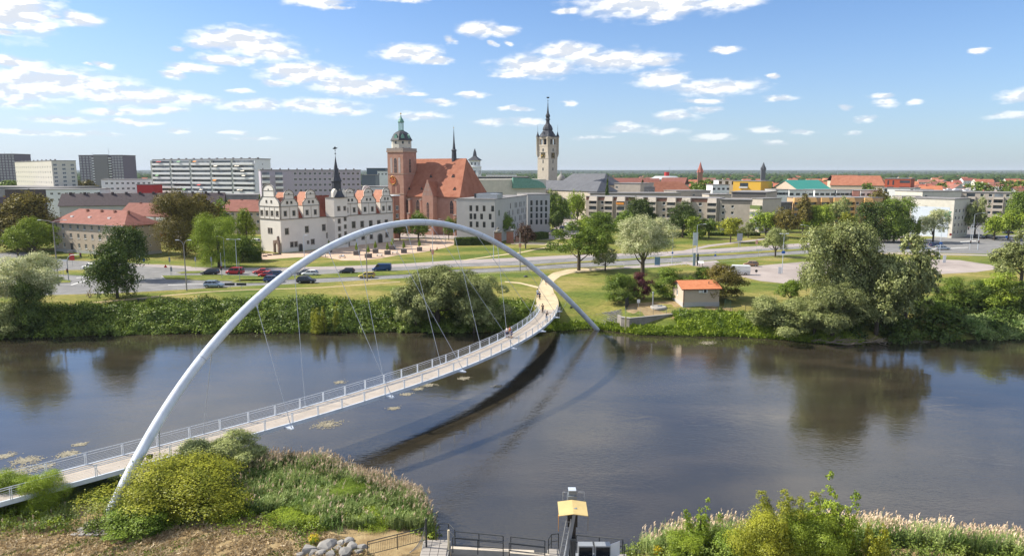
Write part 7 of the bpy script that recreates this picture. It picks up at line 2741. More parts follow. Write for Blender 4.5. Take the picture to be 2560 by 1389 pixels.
def branches(px_, py_, n, ln, label, name, seed, z=.2, cat='branch', spread=1.0, up=.25):
 r_ = random.Random(seed)
 p = onground(px_, py_)
 root = thing(name, label, cat, (p.x, p.y, max(p.z, z)))
 for i in range(n):
  g = MB()
  an = r_.uniform(-.7, .5) * spread
  L0 = ln * r_.uniform(.5, 1.0)
  d = Vector((math.cos(an), math.sin(an) * .6 - .3, r_.uniform(-.05, up)))
  a = Vector((r_.uniform(-1, 1) * ln * .3, r_.uniform(-.5, .5), r_.uniform(0, .3)))
  pts = [a]
  for k in range(4):
   a = a + d * L0 / 4 + Vector((r_.gauss(0, .1), r_.gauss(0, .1), r_.gauss(0, .1)))
   pts.append(a)
  r0 = r_.uniform(.05, .13)
  g.tube(pts, [r0, r0 * .8, r0 * .6, r0 * .4, r0 * .15], 5)
  for k in range(5):
   b = pts[r_.randrange(1, 4)]
   e = b + Vector((r_.uniform(.2, 1.0), r_.uniform(-.6, .6), r_.uniform(0, .8))) * L0 * .28
   g.tube([b, b.lerp(e, .5) + Vector((0, 0, .08)), e], [r0 * .4, r0 * .25, r0 * .1], 4)
  link('branch', g.mesh('branch', dead_wood), root)
 return root
branches(2086, 866, 9, 5.0, 'bleached dead branches lying in the water below the giant willow', 'dead_branches', 5)
branches(2168, 862, 10, 3.6, 'fan of brown dead twigs over the water right of the bleached branches', 'dead_branches', 6, up=.5)
branches(2040, 858, 8, 3.2, 'tangle of bare roots under the silver willows', 'dead_branches', 7)
branches(222, 742, 6, 1.8, 'leafless little shrub beside the road at the left', 'bare_shrub', 8, spread=2.5, up=1.4, cat='shrub')
branches(2310, 712, 7, 3.0, 'leafless shrub right of the second willow', 'bare_shrub', 9, spread=2.2, up=1.6, cat='shrub')
def mat_patch(px_, py_, wpx, label, seed):
 rs = np.random.RandomState(seed)
 c = G(px_, py_, 0)
 n = int(wpx * 5)
 fw = c.y + 4
 w_ = wpx / F * fw
 x = rs.normal(0, w_ * .26, n)
 y = rs.normal(0, w_ * .22, n) + .15 * x
 P_ = np.stack([c.x + x, c.y + y, np.full(n, .012) + rs.random(n) * .02], 1)
 an = rs.random(n) * 3.14
 s = .10
 a_ = np.stack([np.cos(an), np.sin(an), np.zeros(n)], 1) * s * 1.6
 b_ = np.stack([-np.sin(an), np.cos(an), np.zeros(n)], 1) * s * .6
 V = np.stack([P_ - a_, P_ - b_, P_ + a_, P_ + b_], 1)
 o = link('floating_weeds', quads_mesh('floating_weeds', V, weed_mat))
 o['label'] = label
 o['kind'] = 'stuff'
weed_mat = mat('floating_weed', (.20, .18, .12), .8, col2=(.38, .34, .25), scale=3)
for i, (x_, y_, w_) in enumerate(((65, 1150, 62), (15, 1138, 40), (172, 1134, 46), (110, 1165, 40), (270, 1203, 60), (40, 1180, 90), (200, 1110, 26), (818, 1060, 60), (985, 1020, 26), (1015, 985, 26), (1072, 962, 30),
         (1045, 972, 24), (745, 1050, 20), (850, 955, 26), (1245, 965, 24), (1160, 945, 30), (2210, 852, 60), (2290, 851, 60), (1770, 857, 40))):
 mat_patch(x_, y_, w_, 'pale mats of weed floating on the river', 200 + i)
def woods():
 rs = np.random.RandomState(77)
 ico = bpy.data.meshes.new('tmp')
 import bmesh
 bm = bmesh.new()
 bmesh.ops.create_icosphere(bm, subdivisions=1, radius=1.0)
 bv = np.array([v.co[:] for v in bm.verts])
 bf = np.array([[v.index for v in f_.verts] for f_ in bm.faces])
 bm.free()
 bpy.data.meshes.remove(ico)
 n = 7000
 t = rs.random(n)
 Y = 1350 * (6200 / 1350) ** t
 fx = rs.uniform(-1.02, 1.02, n)
 X = fx * Y * .74
 keep = np.ones(n, bool)
 keep &= ~((Y < 1700) & (rs.random(n) < .5))
 X, Y = X[keep], Y[keep]
 n = len(X)
 r = rs.uniform(5, 9, n) * (1 + Y / 5200)
 hgt = rs.uniform(13, 20, n)
 base = np.interp(Y, [0, 5000, 6200], [4, 4, 20])
 V = np.zeros((n, len(bv), 3))
 jit = 1 + rs.normal(0, .16, (n, len(bv), 1))
 V[:] = bv[None] * jit * np.stack([r, r, hgt * .5], 1)[:, None, :]
 V += np.stack([X, Y, base + hgt * .5], 1)[:, None, :]
 Fc = (bf[None] + (np.arange(n) * len(bv))[:, None, None]).reshape(-1, 3)
 me = bpy.data.meshes.new('far_woods')
 me.vertices.add(n * len(bv))
 me.vertices.foreach_set('co', V.reshape(-1).astype(np.float32))
 m_ = len(Fc)
 me.loops.add(m_ * 3)
 me.loops.foreach_set('vertex_index', Fc.reshape(-1).astype(np.int32))
 me.polygons.add(m_)
 me.polygons.foreach_set('loop_start', np.arange(m_, dtype=np.int32) * 3)
 me.polygons.foreach_set('loop_total', np.full(m_, 3, dtype=np.int32))
 me.materials.append(mat('far_woods_leaves', (.022, .045, .014), .95, col2=(.055, .085, .024), scale=.05, spec=.05))
 me.update(calc_edges=True)
 o = link('far_woods', me)
 o['kind'] = 'stuff'
 o['label'] = 'belt of far woods along the horizon'
woods()
pr0 = None
for k in range(170):
 Y_ = 560 * (2200 / 560) ** rt.random()
 px_ = rt.uniform(1480, 2620) if rt.random() < .75 else rt.uniform(-60, 1480)
 if px_ < 1480 and Y_ < 640:
  continue
 c_ = D(px_, Y_, 10)
 s = rt.uniform(9, 15)
 lb = 'small far garden tree between the distant roofs'
 if pr0 is None:
  pr0 = plant('round', 'mid', 0, (c_.x, c_.y, 4), s, s * rt.uniform(.9, 1.1), lb, group='garden trees between the far roofs', var=0)
 else:
  copy_thing(pr0, (c_.x, c_.y, 4), rt.uniform(0, 6), scale=(s, s, s * rt.uniform(.9, 1.15)))
# ------------------------------------------------------------------ vehicles
paint = {}
def carpaint(n, c, metal=.2):
 k = 'car_paint_' + n
 if k not in paint:
  m_ = mat(k, c, .28, metal=metal, var=.02, spec=.6)
  paint[k] = m_
 return paint[k]
head_mat = mat('headlight_glass', (.6, .62, .65), .15, spec=.8)
tail_mat = mat('tail_light_red', (.35, .02, .02), .3)
plate = mat('number_plate', (.6, .6, .58), .6)
rim_mat = mat('wheel_rim', (.35, .36, .38), .35, metal=.5)
def loft(secs, closed_ends=True):
 """secs: list of (x, [(y, z)...]) cross sections"""
 g = MB()
 k = len(secs[0][1])
 vs = [(x, y, z) for x, s in secs for y, z in s]
 fs = [(i * k + j, (i + 1) * k + j, (i + 1) * k + (j + 1) % k, i * k + (j + 1) % k) for i in range(len(secs) - 1) for j in range(k)]
 fs = [tuple(reversed(f_)) for f_ in fs]
 g.add(vs, fs, 0, True)
 g.add(vs, [tuple(range(k)), tuple(range(len(secs) * k - 1, (len(secs) - 1) * k - 1, -1))])
 return g
def sec(hw, z0, z1, tumble=.9):
 """half width hw, from z0 to z1, narrower at the top"""
 m_ = z0 + (z1 - z0) * .45
 return [(-hw * .86, z0), (-hw * .98, z0 + .08), (-hw, m_), (-hw * .97, z1 - .08), (-hw * tumble, z1), (hw * tumble, z1), (hw * .97, z1 - .08), (hw, m_), (hw * .98, z0 + .08), (hw * .86, z0)]
CARS = {}
def car_template(kind):
 """front towards +x, origin on the road under the middle"""
 if kind in CARS:
  return CARS[kind]
 spec = dict(
  hatch=dict(L=4.1, W=1.76, belt=.92, top=1.46, hood=(2.05, 1.05), roof=(.35, -1.45), back=-1.98, nose=.70, wb=2.55, r=.31),
  wagon=dict(L=4.6, W=1.80, belt=.92, top=1.48, hood=(2.3, 1.15), roof=(.35, -1.85), back=-2.22, nose=.70, wb=2.7, r=.32),
  saloon=dict(L=4.6, W=1.80, belt=.90, top=1.43, hood=(2.3, 1.05), roof=(.25, -.95), back=-1.75, nose=.68, wb=2.7, r=.32),
  suv=dict(L=4.4, W=1.84, belt=1.05, top=1.64, hood=(2.2, 1.12), roof=(.42, -1.65), back=-2.12, nose=.85, wb=2.64, r=.35),
  mpv=dict(L=4.4, W=1.82, belt=1.05, top=1.82, hood=(2.2, 1.45), roof=(.75, -1.95), back=-2.15, nose=.85, wb=2.7, r=.32),
  van=dict(L=5.6, W=2.0, belt=1.25, top=2.45, hood=(2.8, 2.15), roof=(1.55, -2.72), back=-2.78, nose=.95, wb=3.3, r=.34),
  panel=dict(L=5.0, W=1.95, belt=1.15, top=2.0, hood=(2.5, 1.75), roof=(1.1, -2.40), back=-2.46, nose=.90, wb=3.0, r=.33),
 )[kind]
 L_, W_, belt, top = spec['L'], spec['W'], spec['belt'], spec['top']
 hw = W_ / 2
 f_, b_ = L_ / 2, -L_ / 2
 nose = spec['nose']
 body = loft([(f_, sec(hw * .80, .32, nose * .80)), (f_ - .12, sec(hw * .92, .25, nose * .95)), (f_ - .45, sec(hw, .22, nose)), (spec['hood'][1] + .02, sec(hw, .22, belt - .02)), (spec['hood'][1] - .5, sec(hw, .22, belt)),
     (spec['back'] + .2, sec(hw, .22, belt)), (b_ + .25, sec(hw * .99, .24, belt - .02)), (b_ + .06, sec(hw * .93, .30, belt - .10)), (b_, sec(hw * .86, .36, belt - .22))])
 rz = top
 hx, rx0, rx1, bx = spec['hood'][1], spec['roof'][0], spec['roof'][1], spec['back']
 def gsec(hw_, z0, z1): return [(-hw_, z0), (-hw_ * .84, z1), (hw_ * .84, z1), (hw_, z0)]
 solid = kind in ('van', 'panel')
 cabin = MB()
 hb = hw * .96
 ht = hw * (.86 if solid else .76)
 z0 = belt - .03
 lo = [(hx, -hb * .92), (hx, hb * .92), (bx, hb * .92), (bx, -hb * .92)]
 up = [(rx0, -ht), (rx0, ht), (rx1, ht), (rx1, -ht)]
 vs = [(x, y, z0) for x, y in lo] + [(x, y, rz - .07) for x, y in up]
 cabin.add(vs, [(0, 1, 5, 4), (1, 2, 6, 5), (2, 3, 7, 6), (3, 0, 4, 7)])
 roof = MB()
 e_ = .03
 vs = [(x + (e_ if x > 0 else -e_), y * 1.03, rz - .09) for x, y in up] + [(x * .92, y * .90, rz) for x, y in up]
 roof.add(vs, [(0, 1, 5, 4), (1, 2, 6, 5), (2, 3, 7, 6), (3, 0, 4, 7), (4, 5, 6, 7), (3, 2, 1, 0)])
 for s in (-1, 1):
  for k, (xl, xu) in enumerate(((hx, rx0), (bx, rx1))):
   roof.cyl((xl, s * hb * .92, z0), (xu, s * ht, rz - .06), .045, n=5)
  for fr in ((.45,) if kind in ('hatch', 'saloon') else (.36, .70)):
   xl = hx + (bx - hx) * fr
   xu = rx0 + (rx1 - rx0) * fr
   roof.cyl((xl, s * hb * .93, z0), (xu, s * ht * 1.01, rz - .06), .045, n=5)
 if solid:       # closed load box behind the front doors
  xs0 = hx - 1.15
  lof = loft([(xs0, [(-hb * .98, z0 - .1), (-ht * 1.02, rz - .06), (ht * 1.02, rz - .06), (hb * .98, z0 - .1)]), (bx, [(-hb * .98, z0 - .1), (-ht * 1.02, rz - .06), (ht * 1.02, rz - .06), (hb * .98, z0 - .1)])])
  lof.sm = [False] * len(lof.sm)
  roof.add(lof.v, lof.f)
 parts = {'body': body.mesh('body', carpaint('white', (.7, .7, .7))), 'windows': cabin.mesh('windows', glass), 'roof': roof.mesh('roof', carpaint('white', (.7, .7, .7)))}
 w = MB()
 w.cyl((0, -.11, 0), (0, .11, 0), spec['r'], n=14)
 rm_ = MB()
 rm_.cyl((0, -.12, 0), (0, .12, 0), spec['r'] * .62, n=10)
 li = MB()
 li.box(f_ - .17, f_ - .03, -hw * .82, -hw * .50, nose * .70, nose * .88)
 ri = MB()
 ri.box(f_ - .17, f_ - .03, hw * .50, hw * .82, nose * .70, nose * .88)
 tl, tr = MB(), MB()
 zt = belt - .32
 tl.box(b_ + .0, b_ + .12, -hw * .86, -hw * .62, zt, zt + .26)
 tr.box(b_ + .0, b_ + .12, hw * .62, hw * .86, zt, zt + .26)
 pl = MB()
 pl.box(f_ - .02, f_ + .015, -.26, .26, .42, .53)
 CARS[kind] = dict(parts=parts, tyre=w.mesh('tyre', rubber), rim=rm_.mesh('rim', rim_mat), hl=(li.mesh('headlight', head_mat), ri.mesh('headlight', head_mat)), tl=(tl.mesh('tail_light', tail_mat), tr.mesh('tail_light', tail_mat)),
      plate=pl.mesh('number_plate', plate), spec=spec)
 return CARS[kind]
def car(kind, col, px_, py_, label, yaw=0.0, z=None, detail=True, group=None):
 T_ = car_template(kind)
 p = G(px_, py_, 4.02 if z is None else z)
 nm = {'van': 'van', 'panel': 'van'}.get(kind, 'car')
 r = thing(nm, label, nm, (p.x, p.y, p.z), yaw, group)
 pm = CARCOL[col]
 for k, me in T_['parts'].items():
  o = link(k, me, r)
  if k != 'windows':
   set_slot(o, pm)
 sp = T_['spec']
 for sx in (-1, 1):
  for sy in (-1, 1):
   wo = link('wheel', T_['tyre'], r, (sx * sp['wb'] / 2, sy * (sp['W'] / 2 - .10), sp['r']))
   if detail:
    link('rim', T_['rim'], wo, (0, 0, 0))
 if detail:
  for m_ in T_['hl'] + T_['tl']:
   link(m_.name.split('.')[0], m_, r)
  link('number_plate', T_['plate'], r)
 return r
CARCOL = dict(white=carpaint('white', (.72, .72, .72), 0), silver=carpaint('silver', (.42, .46, .50), .4), black=carpaint('black', (.02, .022, .03)), red=carpaint('red', (.40, .02, .025)), darkred=carpaint('dark_red', (.20, .03, .04)),
    blue=carpaint('dark_blue', (.025, .05, .13)), vanblue=carpaint('van_blue', (.012, .05, .16)), grey=carpaint('grey', (.14, .155, .17)), yellow=carpaint('yellow', (.52, .40, .06)), brown=carpaint('bronze', (.26, .15, .08)),
    steel=carpaint('blue_silver', (.26, .33, .42), .3))
W = math.pi
CARLIST = [
 ('suv', 'steel', 536, 718, 'silver-blue off-road car alone on the near carriageway at the junction', .02),
 ('suv', 'blue', 684, 705, 'dark blue car half hidden behind the arch on the near carriageway', .02),
 ('suv', 'black', 766, 707, 'black off-road car on the near carriageway under the arch', .02),
 ('hatch', 'yellow', 917, 694, 'small yellow car beside the median under the arch', W + .05),
 ('wagon', 'darkred', 1108, 684, 'dark red car on the near carriageway behind the willow', .05),
 ('wagon', 'black', 525, 686, 'black estate car, leftmost in the far carriageway queue', W - .03),
 ('mpv', 'red', 588, 685, 'dull red high-roofed car in the far carriageway queue', W - .03),
 ('saloon', 'red', 655, 684, 'bright red car left of the arch in the far queue', W - .03),
 ('hatch', 'red', 667, 691.5, 'red car overlapped by the dark car beside the arch', W - .03),
 ('suv', 'blue', 683, 691.5, 'dark blue car crossing behind the arch in the turning lane', W - .03),
 ('saloon', 'grey', 762, 686, 'dark grey car just right of the arch in the far queue', W + .0),
 ('hatch', 'white', 775, 688.5, 'pale silver car next to the dark grey one in the far queue', W + .0),
 ('hatch', 'black', 867, 683, 'black hatchback between the pale car and the blue van', W + .04),
 ('panel', 'vanblue', 955, 677, 'large dark blue delivery van on the far carriageway', W + .05),
 ('suv', 'white', 228, 672, 'white off-road car waiting at the left junction', W - .15),
 ('hatch', 'brown', 1877, 665, 'bronze hatchback parked on the parking lot', W - .35),
 ('van', 'white', 1846, 686, 'tall white panel van parked on the parking lot', W - .22),
 ('van', 'white', 2172, 630, 'white box van glimpsed behind the giant willow', W),
 ('hatch', 'blue', 2262, 622, 'dark blue car behind the second willow', W),
 ('hatch', 'darkred', 2280, 619, 'dark red car beside the silver car at the right junction', W - .1),
 ('wagon', 'silver', 2308, 624, 'silver estate car waiting at the right junction', 0.02),
 ('wagon', 'blue', 2340, 616, 'dark blue estate car in the outer lane at the right junction', .02),
 ('wagon', 'silver', 2356, 624, 'silver-white car right behind the lamp post at the junction', .02),
 ('suv', 'black', 2447, 596, 'black car facing the viewer, left of two in the side street', -1.35),
 ('suv', 'black', 2478, 597, 'dark car facing the viewer, right of two in the side street', -1.45),
 ('hatch', 'white', 2398, 580, 'white car parked at the end of the mural block', .9),
 ('wagon', 'silver', 602, 612, 'beige-silver car parked under the trees left of the castle', W - .3),
 ('wagon', 'white', 636, 606, 'white car parked against the castle\'s left corner', W - .3),
 ('hatch', 'silver', 628, 628, 'silver car half hidden beside the ball-shaped bush', W - .2),
 ('suv', 'white', 1106, 577, 'white car in the car park before the church', .1),
 ('hatch', 'black', 1170, 588, 'black car behind the long clipped hedge', .2),
 ('van', 'white', 1362, 572, 'white van parked beside the hotel wing', .6),
 ('hatch', 'silver', 1338, 577, 'silver car beside the white van at the hotel', .3),
 ('hatch', 'grey', 1390, 580, 'grey car in the row right of the hotel', .5),
 ('wagon', 'black', 1400, 588, 'black car in the row right of the hotel, nearer one', .5),
 ('hatch', 'white', 1424, 563, 'white car in the rear row by the bright tree', .5),
 ('hatch', 'blue', 1410, 572, 'dark blue car in the rear row by the bright tree', .5),
 ('wagon', 'silver', 1438, 575, 'silver car at the end of the row by the bright tree', .5),
 ('hatch', 'white', 2300, 584, 'white car in the shade under the mural block trees', .1),
 ('wagon', 'grey', 2520, 584, 'grey car parked under the right-hand trees', .1),
 ('hatch', 'black', 2556, 585, 'black car cut by the right frame edge', .1),
 ('hatch', 'white', 1216, 585, 'white car roof between the hedge and the flags', 0),
]
for kd, cl_, x_, y_, lb, yaw in CARLIST:
 car(kd, cl_, x_, y_, lb, yaw, z=4.03 if y_ > 610 and y_ < 735 and not 1700 < x_ < 2060 else 4.02, detail=y_ > 600)
# ------------------------------------------------------------------ street lamps, signs, signals
def lamp(px_, ybase, ytop, label, arms=((1, 2.2),), m_=lamp_light, z=None, r0=.11, up=.5, sign=None):
 p = onground(px_, ybase) if z is None else G(px_, ybase, z)
 H_ = ZT(ytop, p.y) - p.z
 r = thing('street_lamp', label, 'street lamp', (p.x, p.y, p.z))
 g = MB()
 g.tube([(0, 0, -.1), (0, 0, H_ * .5), (0, 0, H_ - up)], [r0, r0 * .8, r0 * .55], 8)
 link('pole', g.mesh('pole', m_), r)
 for sx, ln in arms:
  g = MB()
  g.tube([(0, 0, H_ - up), (sx * ln * .35, 0, H_ - up * .35), (sx * ln, 0, H_)], [r0 * .5, r0 * .42, r0 * .4], 6)
  a = link('arm', g.mesh('arm', m_), r)
  g = MB()
  x0, x1 = sorted((sx * ln, sx * (ln + .85)))
  g.add([(x0, -.13, H_ - .05), (x1, -.13, H_ - .05), (x1, .13, H_ - .05), (x0, .13, H_ - .05), (x0 + .1, -.09, H_ + .1), (x1 - .1, -.09, H_ + .1), (x1 - .1, .09, H_ + .1), (x0 + .1, .09, H_ + .1)],
    [(3, 2, 1, 0), (4, 5, 6, 7), (0, 1, 5, 4), (1, 2, 6, 5), (2, 3, 7, 6), (3, 0, 4, 7)])
  link('lamp_head', g.mesh('lamp_head', white_wall), a)
 if sign:
  z_, w_, h_, m2 = sign
  g = MB()
  g.box(-w_ / 2, w_ / 2, -.16, -.13, z_, z_ + h_)
  link('sign_plate', g.mesh('sign_plate', m2), r)
 return r
blue_sign = mat('sign_blue', (.02, .12, .42), .5)
red_sign = mat('sign_red', (.5, .05, .04), .5)
white_sign = mat('sign_white', (.75, .75, .74), .5)
green_sign = mat('sign_pale_green', (.52, .58, .55), .5)
poster_mat = mat('poster_orange', (.6, .22, .12), .6, col2=(.7, .5, .4), scale=2)
LP = [
 (467, 726, 600, 'rusty grey lamp post with Y-shaped twin arms on the left lawn', ((-1, .9), (1, .9)), lamp_grey, 1.2),
 (147, 714, 550, 'tall grey lamp post with two long arms at the left junction', ((-1, 2.6), (1, 2.4)), lamp_grey, .5),
 (184, 628, 575, 'slender lamp beside the beige tenement', ((-1, 1.8),), lamp_light, .5),
 (563, 672, 591, 'single-armed pale lamp before the lumpy bright tree', ((-1, 1.3),), lamp_light, .4),
 (593, 678, 598, 'twin-armed pale lamp before the castle corner', ((-1, 1.6), (1, .5)), lamp_light, .1),
 (762, 671, 588, 'plain slim lamp in front of the castle wall', ((1, .3),), lamp_light, .1),
 (918, 703, 585, 'brown-grey Y-armed lamp post on the verge under the arch', ((-1, .8), (1, .8)), lamp_grey, 1.0),
 (1300, 678, 574, 'brown-grey lamp post with a curved left arm beneath the arch', ((-1, 1.6),), lamp_grey, .8),
 (1234, 650, 575, 'pale lamp between the hedge and the brick pillars', ((1, 1.0),), lamp_light, .4),
 (1082, 660, 575, 'slim pale lamp behind the willow under the arch crown', ((-1, .3),), lamp_light, .3),
 (350, 662, 592, 'lamp rising between the two dark junction trees', ((-1, 2.0),), lamp_light, .4),
 (1741, 630, 560, 'pale lamp with right arm beside the direction board', ((1, 2.0),), lamp_light, .4),
 (1680, 660, 578, 'pale lamp half inside the blossoming tree', ((-1, 2.0),), lamp_light, .5),
 (1955, 683, 584, 'pale twin-headed lamp on the parking lot', ((-1, .3), (1, .4)), lamp_light, .1),
 (2347, 656, 562, 'pale twin-headed lamp on the right end of the parking lot', ((-1, .4), (1, .5)), lamp_light, .1),
 (2240, 594, 562, 'small lamp with left arm before the dark trees', ((-1, 2.2),), lamp_light, .5),
 (2260, 601, 545, 'taller lamp with right arm before the dark trees', ((1, 2.0),), lamp_light, .5),
 (2382, 594, 508, 'very tall pale mast lamp at the mural block corner', ((1, .5),), lamp_light, .2),
 (2431, 600, 532, 'lamp with right arm over the side street', ((1, 3.0),), lamp_light, .6),
 (2022, 600, 562, 'lamp with left arm behind the giant willow', ((-1, 2.6),), lamp_light, .8),
 (1415, 575, 540, 'small lamp in the hotel car park', ((1, 1.0),), lamp_light, .3),
 (1110, 600, 548, 'lamp with left arm before the church chapel', ((-1, 1.2),), lamp_light, .4),
]
for i, (x_, yb, yt, lb, arms, m_, up) in enumerate(LP):
 lamp(x_, yb, yt, lb, arms, m_, up=up, r0=.16 if i in (0, 1, 6, 7) else .1,
   sign={3: None, 7: (6.5, .7, .9, poster_mat), 8: (5.2, .6, .8, white_sign), 12: (3.0, .5, .5, blue_sign), 13: (5.2, .9, .7, blue_sign), 14: (5.4, .9, .6, blue_sign), 11: (4.2, .8, 1.5, poster_mat)}.get(i))
def signpost(px_, ybase, ytop, label, plates, cat='sign', r0=.04, name='sign_post', two=0.0):
 p = onground(px_, ybase)
 H_ = ZT(ytop, p.y) - p.z
 r = thing(name, label, cat, (p.x, p.y, p.z))
 for dx in ((0,) if not two else (-two, two)):
  g = MB()
  g.cyl((dx, 0, -.1), (dx, 0, H_), r0, n=6)
  link('post', g.mesh('post', galv), r)
 for pl in plates:
  kind, z_, s, m_ = pl[:4]
  x_ = pl[4] if len(pl) > 4 else 0
  g = MB()
  zz = H_ - z_
  if kind == 'disc':
   g.cyl((x_, -r0 - .05, zz), (x_, -r0 - .01, zz), s, n=16)
  elif kind == 'tri':
   g.extr([(x_ - s, zz + s * .8), (x_ + s, zz + s * .8), (x_, zz - s * .9)], (0, -r0 - .05), (1, 0), (0, 1), .04)
  elif kind == 'triup':
   g.extr([(x_ - s, zz - s * .8), (x_ + s, zz - s * .8), (x_, zz + s * .9)], (0, -r0 - .05), (1, 0), (0, 1), .04)
  else:
   w_, h_ = s
   g.box(x_ - w_ / 2, x_ + w_ / 2, -r0 - .05, -r0 - .01, zz - h_, zz)
  link('sign_plate', g.mesh('sign_plate', m_), r)
 return r
signpost(590, 724, 706, 'pair of low dark boards on short posts on the verge', [('rect', .1, (2.2, .55), dark_metal, -1.3), ('rect', .1, (2.2, .55), dark_metal, 1.3)], two=1.3)
signpost(159, 690, 648, 'white arrow board on a post at the left junction', [('rect', 0, (2.6, .5), white_sign)])
signpost(1737, 640, 580, 'large pale direction board with several panels beside the road', [('rect', .2, (1.5, 4.0), green_sign)], two=.7, r0=.08)
signpost(1643, 665, 641, 'blue-grey advertising panel beside the blossoming tree', [('rect', .1, (1.5, 2.3), mat('panel_blue', (.14, .25, .36), .4))], two=.7)
signpost(1788, 640, 628, 'give-way triangle and blue disc on the cycle track', [('tri', .3, .42, white_sign), ('disc', 1.3, .36, blue_sign)])
signpost(1896, 642, 622, 'white board on a post beside the birch', [('rect', 0, (1.9, .7), white_sign)])
signpost(1891, 619, 600, 'small red and white poster panel on the far pavement', [('rect', 0, (.8, 1.4), poster_mat)])
signpost(1848, 618, 583, 'twin grey board on a post on the lawn before the flats', [('rect', 0, (1.9, 2.6), galv)], two=.3, r0=.08)
signpost(2016, 706, 688, 'dark round no-entry sign at the parking lot edge', [('disc', .4, .5, dark_metal), ('rect', 1.0, (1.1, .7), dark_metal)])
signpost(1890, 690, 674, 'small dark disc sign beside the white van', [('disc', .3, .35, dark_metal)])
signpost(2360, 656, 638, 'white slim cabinet post at the right end of the lot', [('rect', 0, (.9, 3.4), white_sign)])
signpost(1949, 684, 667, 'white slim cabinet post beside the parking lot lamp', [('rect', 0, (.9, 3.0), white_sign)])
signpost(361, 664, 646, 'small blue round sign on the lawn behind the junction', [('disc', .3, .45, blue_sign)])
signpost(415, 676, 662, 'small red warning triangle at the junction mouth', [('triup', .3, .5, red_sign)])
signpost(2375, 596, 584, 'round red-rimmed sign at the mural block corner', [('disc', .3, .5, red_sign)])
signpost(2515, 603, 590, 'blue arrow sign on the right traffic island', [('disc', .3, .5, blue_sign)])
signpost(182, 664, 630, 'red poster board on a post before the tenement', [('rect', .4, (1.4, 1.9), red_sign)])
signpost(1082, 660, 620, 'small poster panel on a post under the arch crown', [('rect', .4, (.8, 1.4), poster_mat)])
for i, (x_, yb, yt) in enumerate(((427, 690, 640), (530, 678, 640), (555, 680, 652), (490, 672, 640), (430, 692, 664))):
 signpost(x_, yb, yt, ['thin grey signal mast nearest the junction mouth', 'thin grey signal mast with grey box before the black estate car', 'short grey mast with plate beside the lumpy bright tree',
       'thin mast with two plates on the junction lawn', 'short signal mast in front of the narrow island'][i], [('rect', .3, (.45, 1.1), galv)], name='signal_mast', cat='mast')
def traffic_light(px_, ybase, ytop, label, arm=0.0, m_=galv):
 p = onground(px_, ybase)
 H_ = ZT(ytop, p.y) - p.z
 r = thing('traffic_light', label, 'traffic light', (p.x, p.y, p.z))
 g = MB()
 if arm:
  g.tube([(0, 0, -.1), (0, 0, H_ * .72), (arm * .08, 0, H_ * .88), (arm * .3, 0, H_ * .98), (arm, 0, H_)], [.12, .11, .09, .08, .07], 8)
 else:
  g.cyl((0, 0, -.1), (0, 0, H_), .07, n=6)
 link('mast', g.mesh('mast', m_), r)
 for x, z in ([(0, min(2.6, H_ - .2))] + ([(arm * .98, H_ - .1)] if arm else [])):
  g = MB()
  g.box(x - .18, x + .18, -.32, -.1, z - .5, z + .5)
  hd = link('signal_head', g.mesh('signal_head', dark_metal), r)
  for k, mm in enumerate((mat('lens_red', (.6, .04, .03), .3), mat('lens_amber_dark', (.12, .07, .02), .3), mat('lens_green_dark', (.02, .10, .05), .3))):
   g = MB()
   g.cyl((x, -.35, z + .32 - .32 * k), (x, -.32, z + .32 - .32 * k), .11, n=10)
   link('lens', g.mesh('lens', mm), hd)
 return r
traffic_light(172, 703, 636, 'curved overhead traffic light mast at the left junction', 3.6)
traffic_light(126, 700, 678, 'low traffic light with red head at the left junction', 0)
traffic_light(600, 706, 655, 'slim traffic light mast on the splitter island', 0)
traffic_light(555, 696, 632, 'traffic light mast in front of the black estate car', 0)
traffic_light(2444, 624, 570, 'curved overhead traffic light mast at the right junction', -4.0, lamp_light)
traffic_light(2424, 624, 560, 'straight signal mast left of the curved one at the right junction', 0, lamp_light)
traffic_light(38, 622, 604, 'small traffic light under the bright round tree at the left', 0)
b0 = None
for i, (x_, y_) in enumerate(((1672, 664), (1688, 663.5), (1704, 663), (1716, 662.5), (1560, 664), (1600, 666))):
 p = G(x_, y_, 4.0)
 if b0 is None:
  b0 = thing('bollard', 'slim white bollard closest to the advertising panel', 'bollard', (p.x, p.y, 4), group='white bollards along the cycle track')
  g = MB()
  g.cyl((0, 0, 0), (0, 0, 1.0), .06, n=8)
  link('post', g.mesh('post', white_sign), b0)
  g = MB()
  g.cyl((0, 0, .78), (0, 0, .88), .065, n=8)
  link('reflector', g.mesh('reflector', red_sign), b0)
 else:
  copy_thing(b0, (p.x, p.y, 4), label='slim white bollard, ' + ['', 'second', 'third', 'rightmost', 'farther left one by the sandy path', 'one between path and blossoming tree'][i] + (' of the four beside the advertising panel' if i < 4 else ''))
p = G(1735, 664, 4)
r = thing('info_totem', 'narrow blue-grey information totem with a dark figure silhouette beside the track', 'sign', (p.x, p.y, 4))
g = MB()
g.box(-.35, .35, -.1, .1, 0, 3.6)
link('panel', g.mesh('panel', mat('totem_grey', (.25, .33, .38), .5)), r)
g = MB()
g.lathe([(.12, 0), (.2, .3), (.25, 1.2), (.38, 2.2), (.2, 2.7), (.28, 3.1), (.1, 3.5)], (1.0, 0, 0), 8)
link('silhouette', g.mesh('silhouette', dark_metal), r)
p = G(1752, 666, 4)
r = thing('info_desk', 'slanted information desk with a white board beside the totem', 'sign', (p.x, p.y, 4))
g = MB()
g.box(-.5, -.4, -.05, .05, 0, 1.1)
g.box(.4, .5, -.05, .05, 0, 1.1)
link('leg', g.mesh('leg', dark_metal), r)
g = MB()
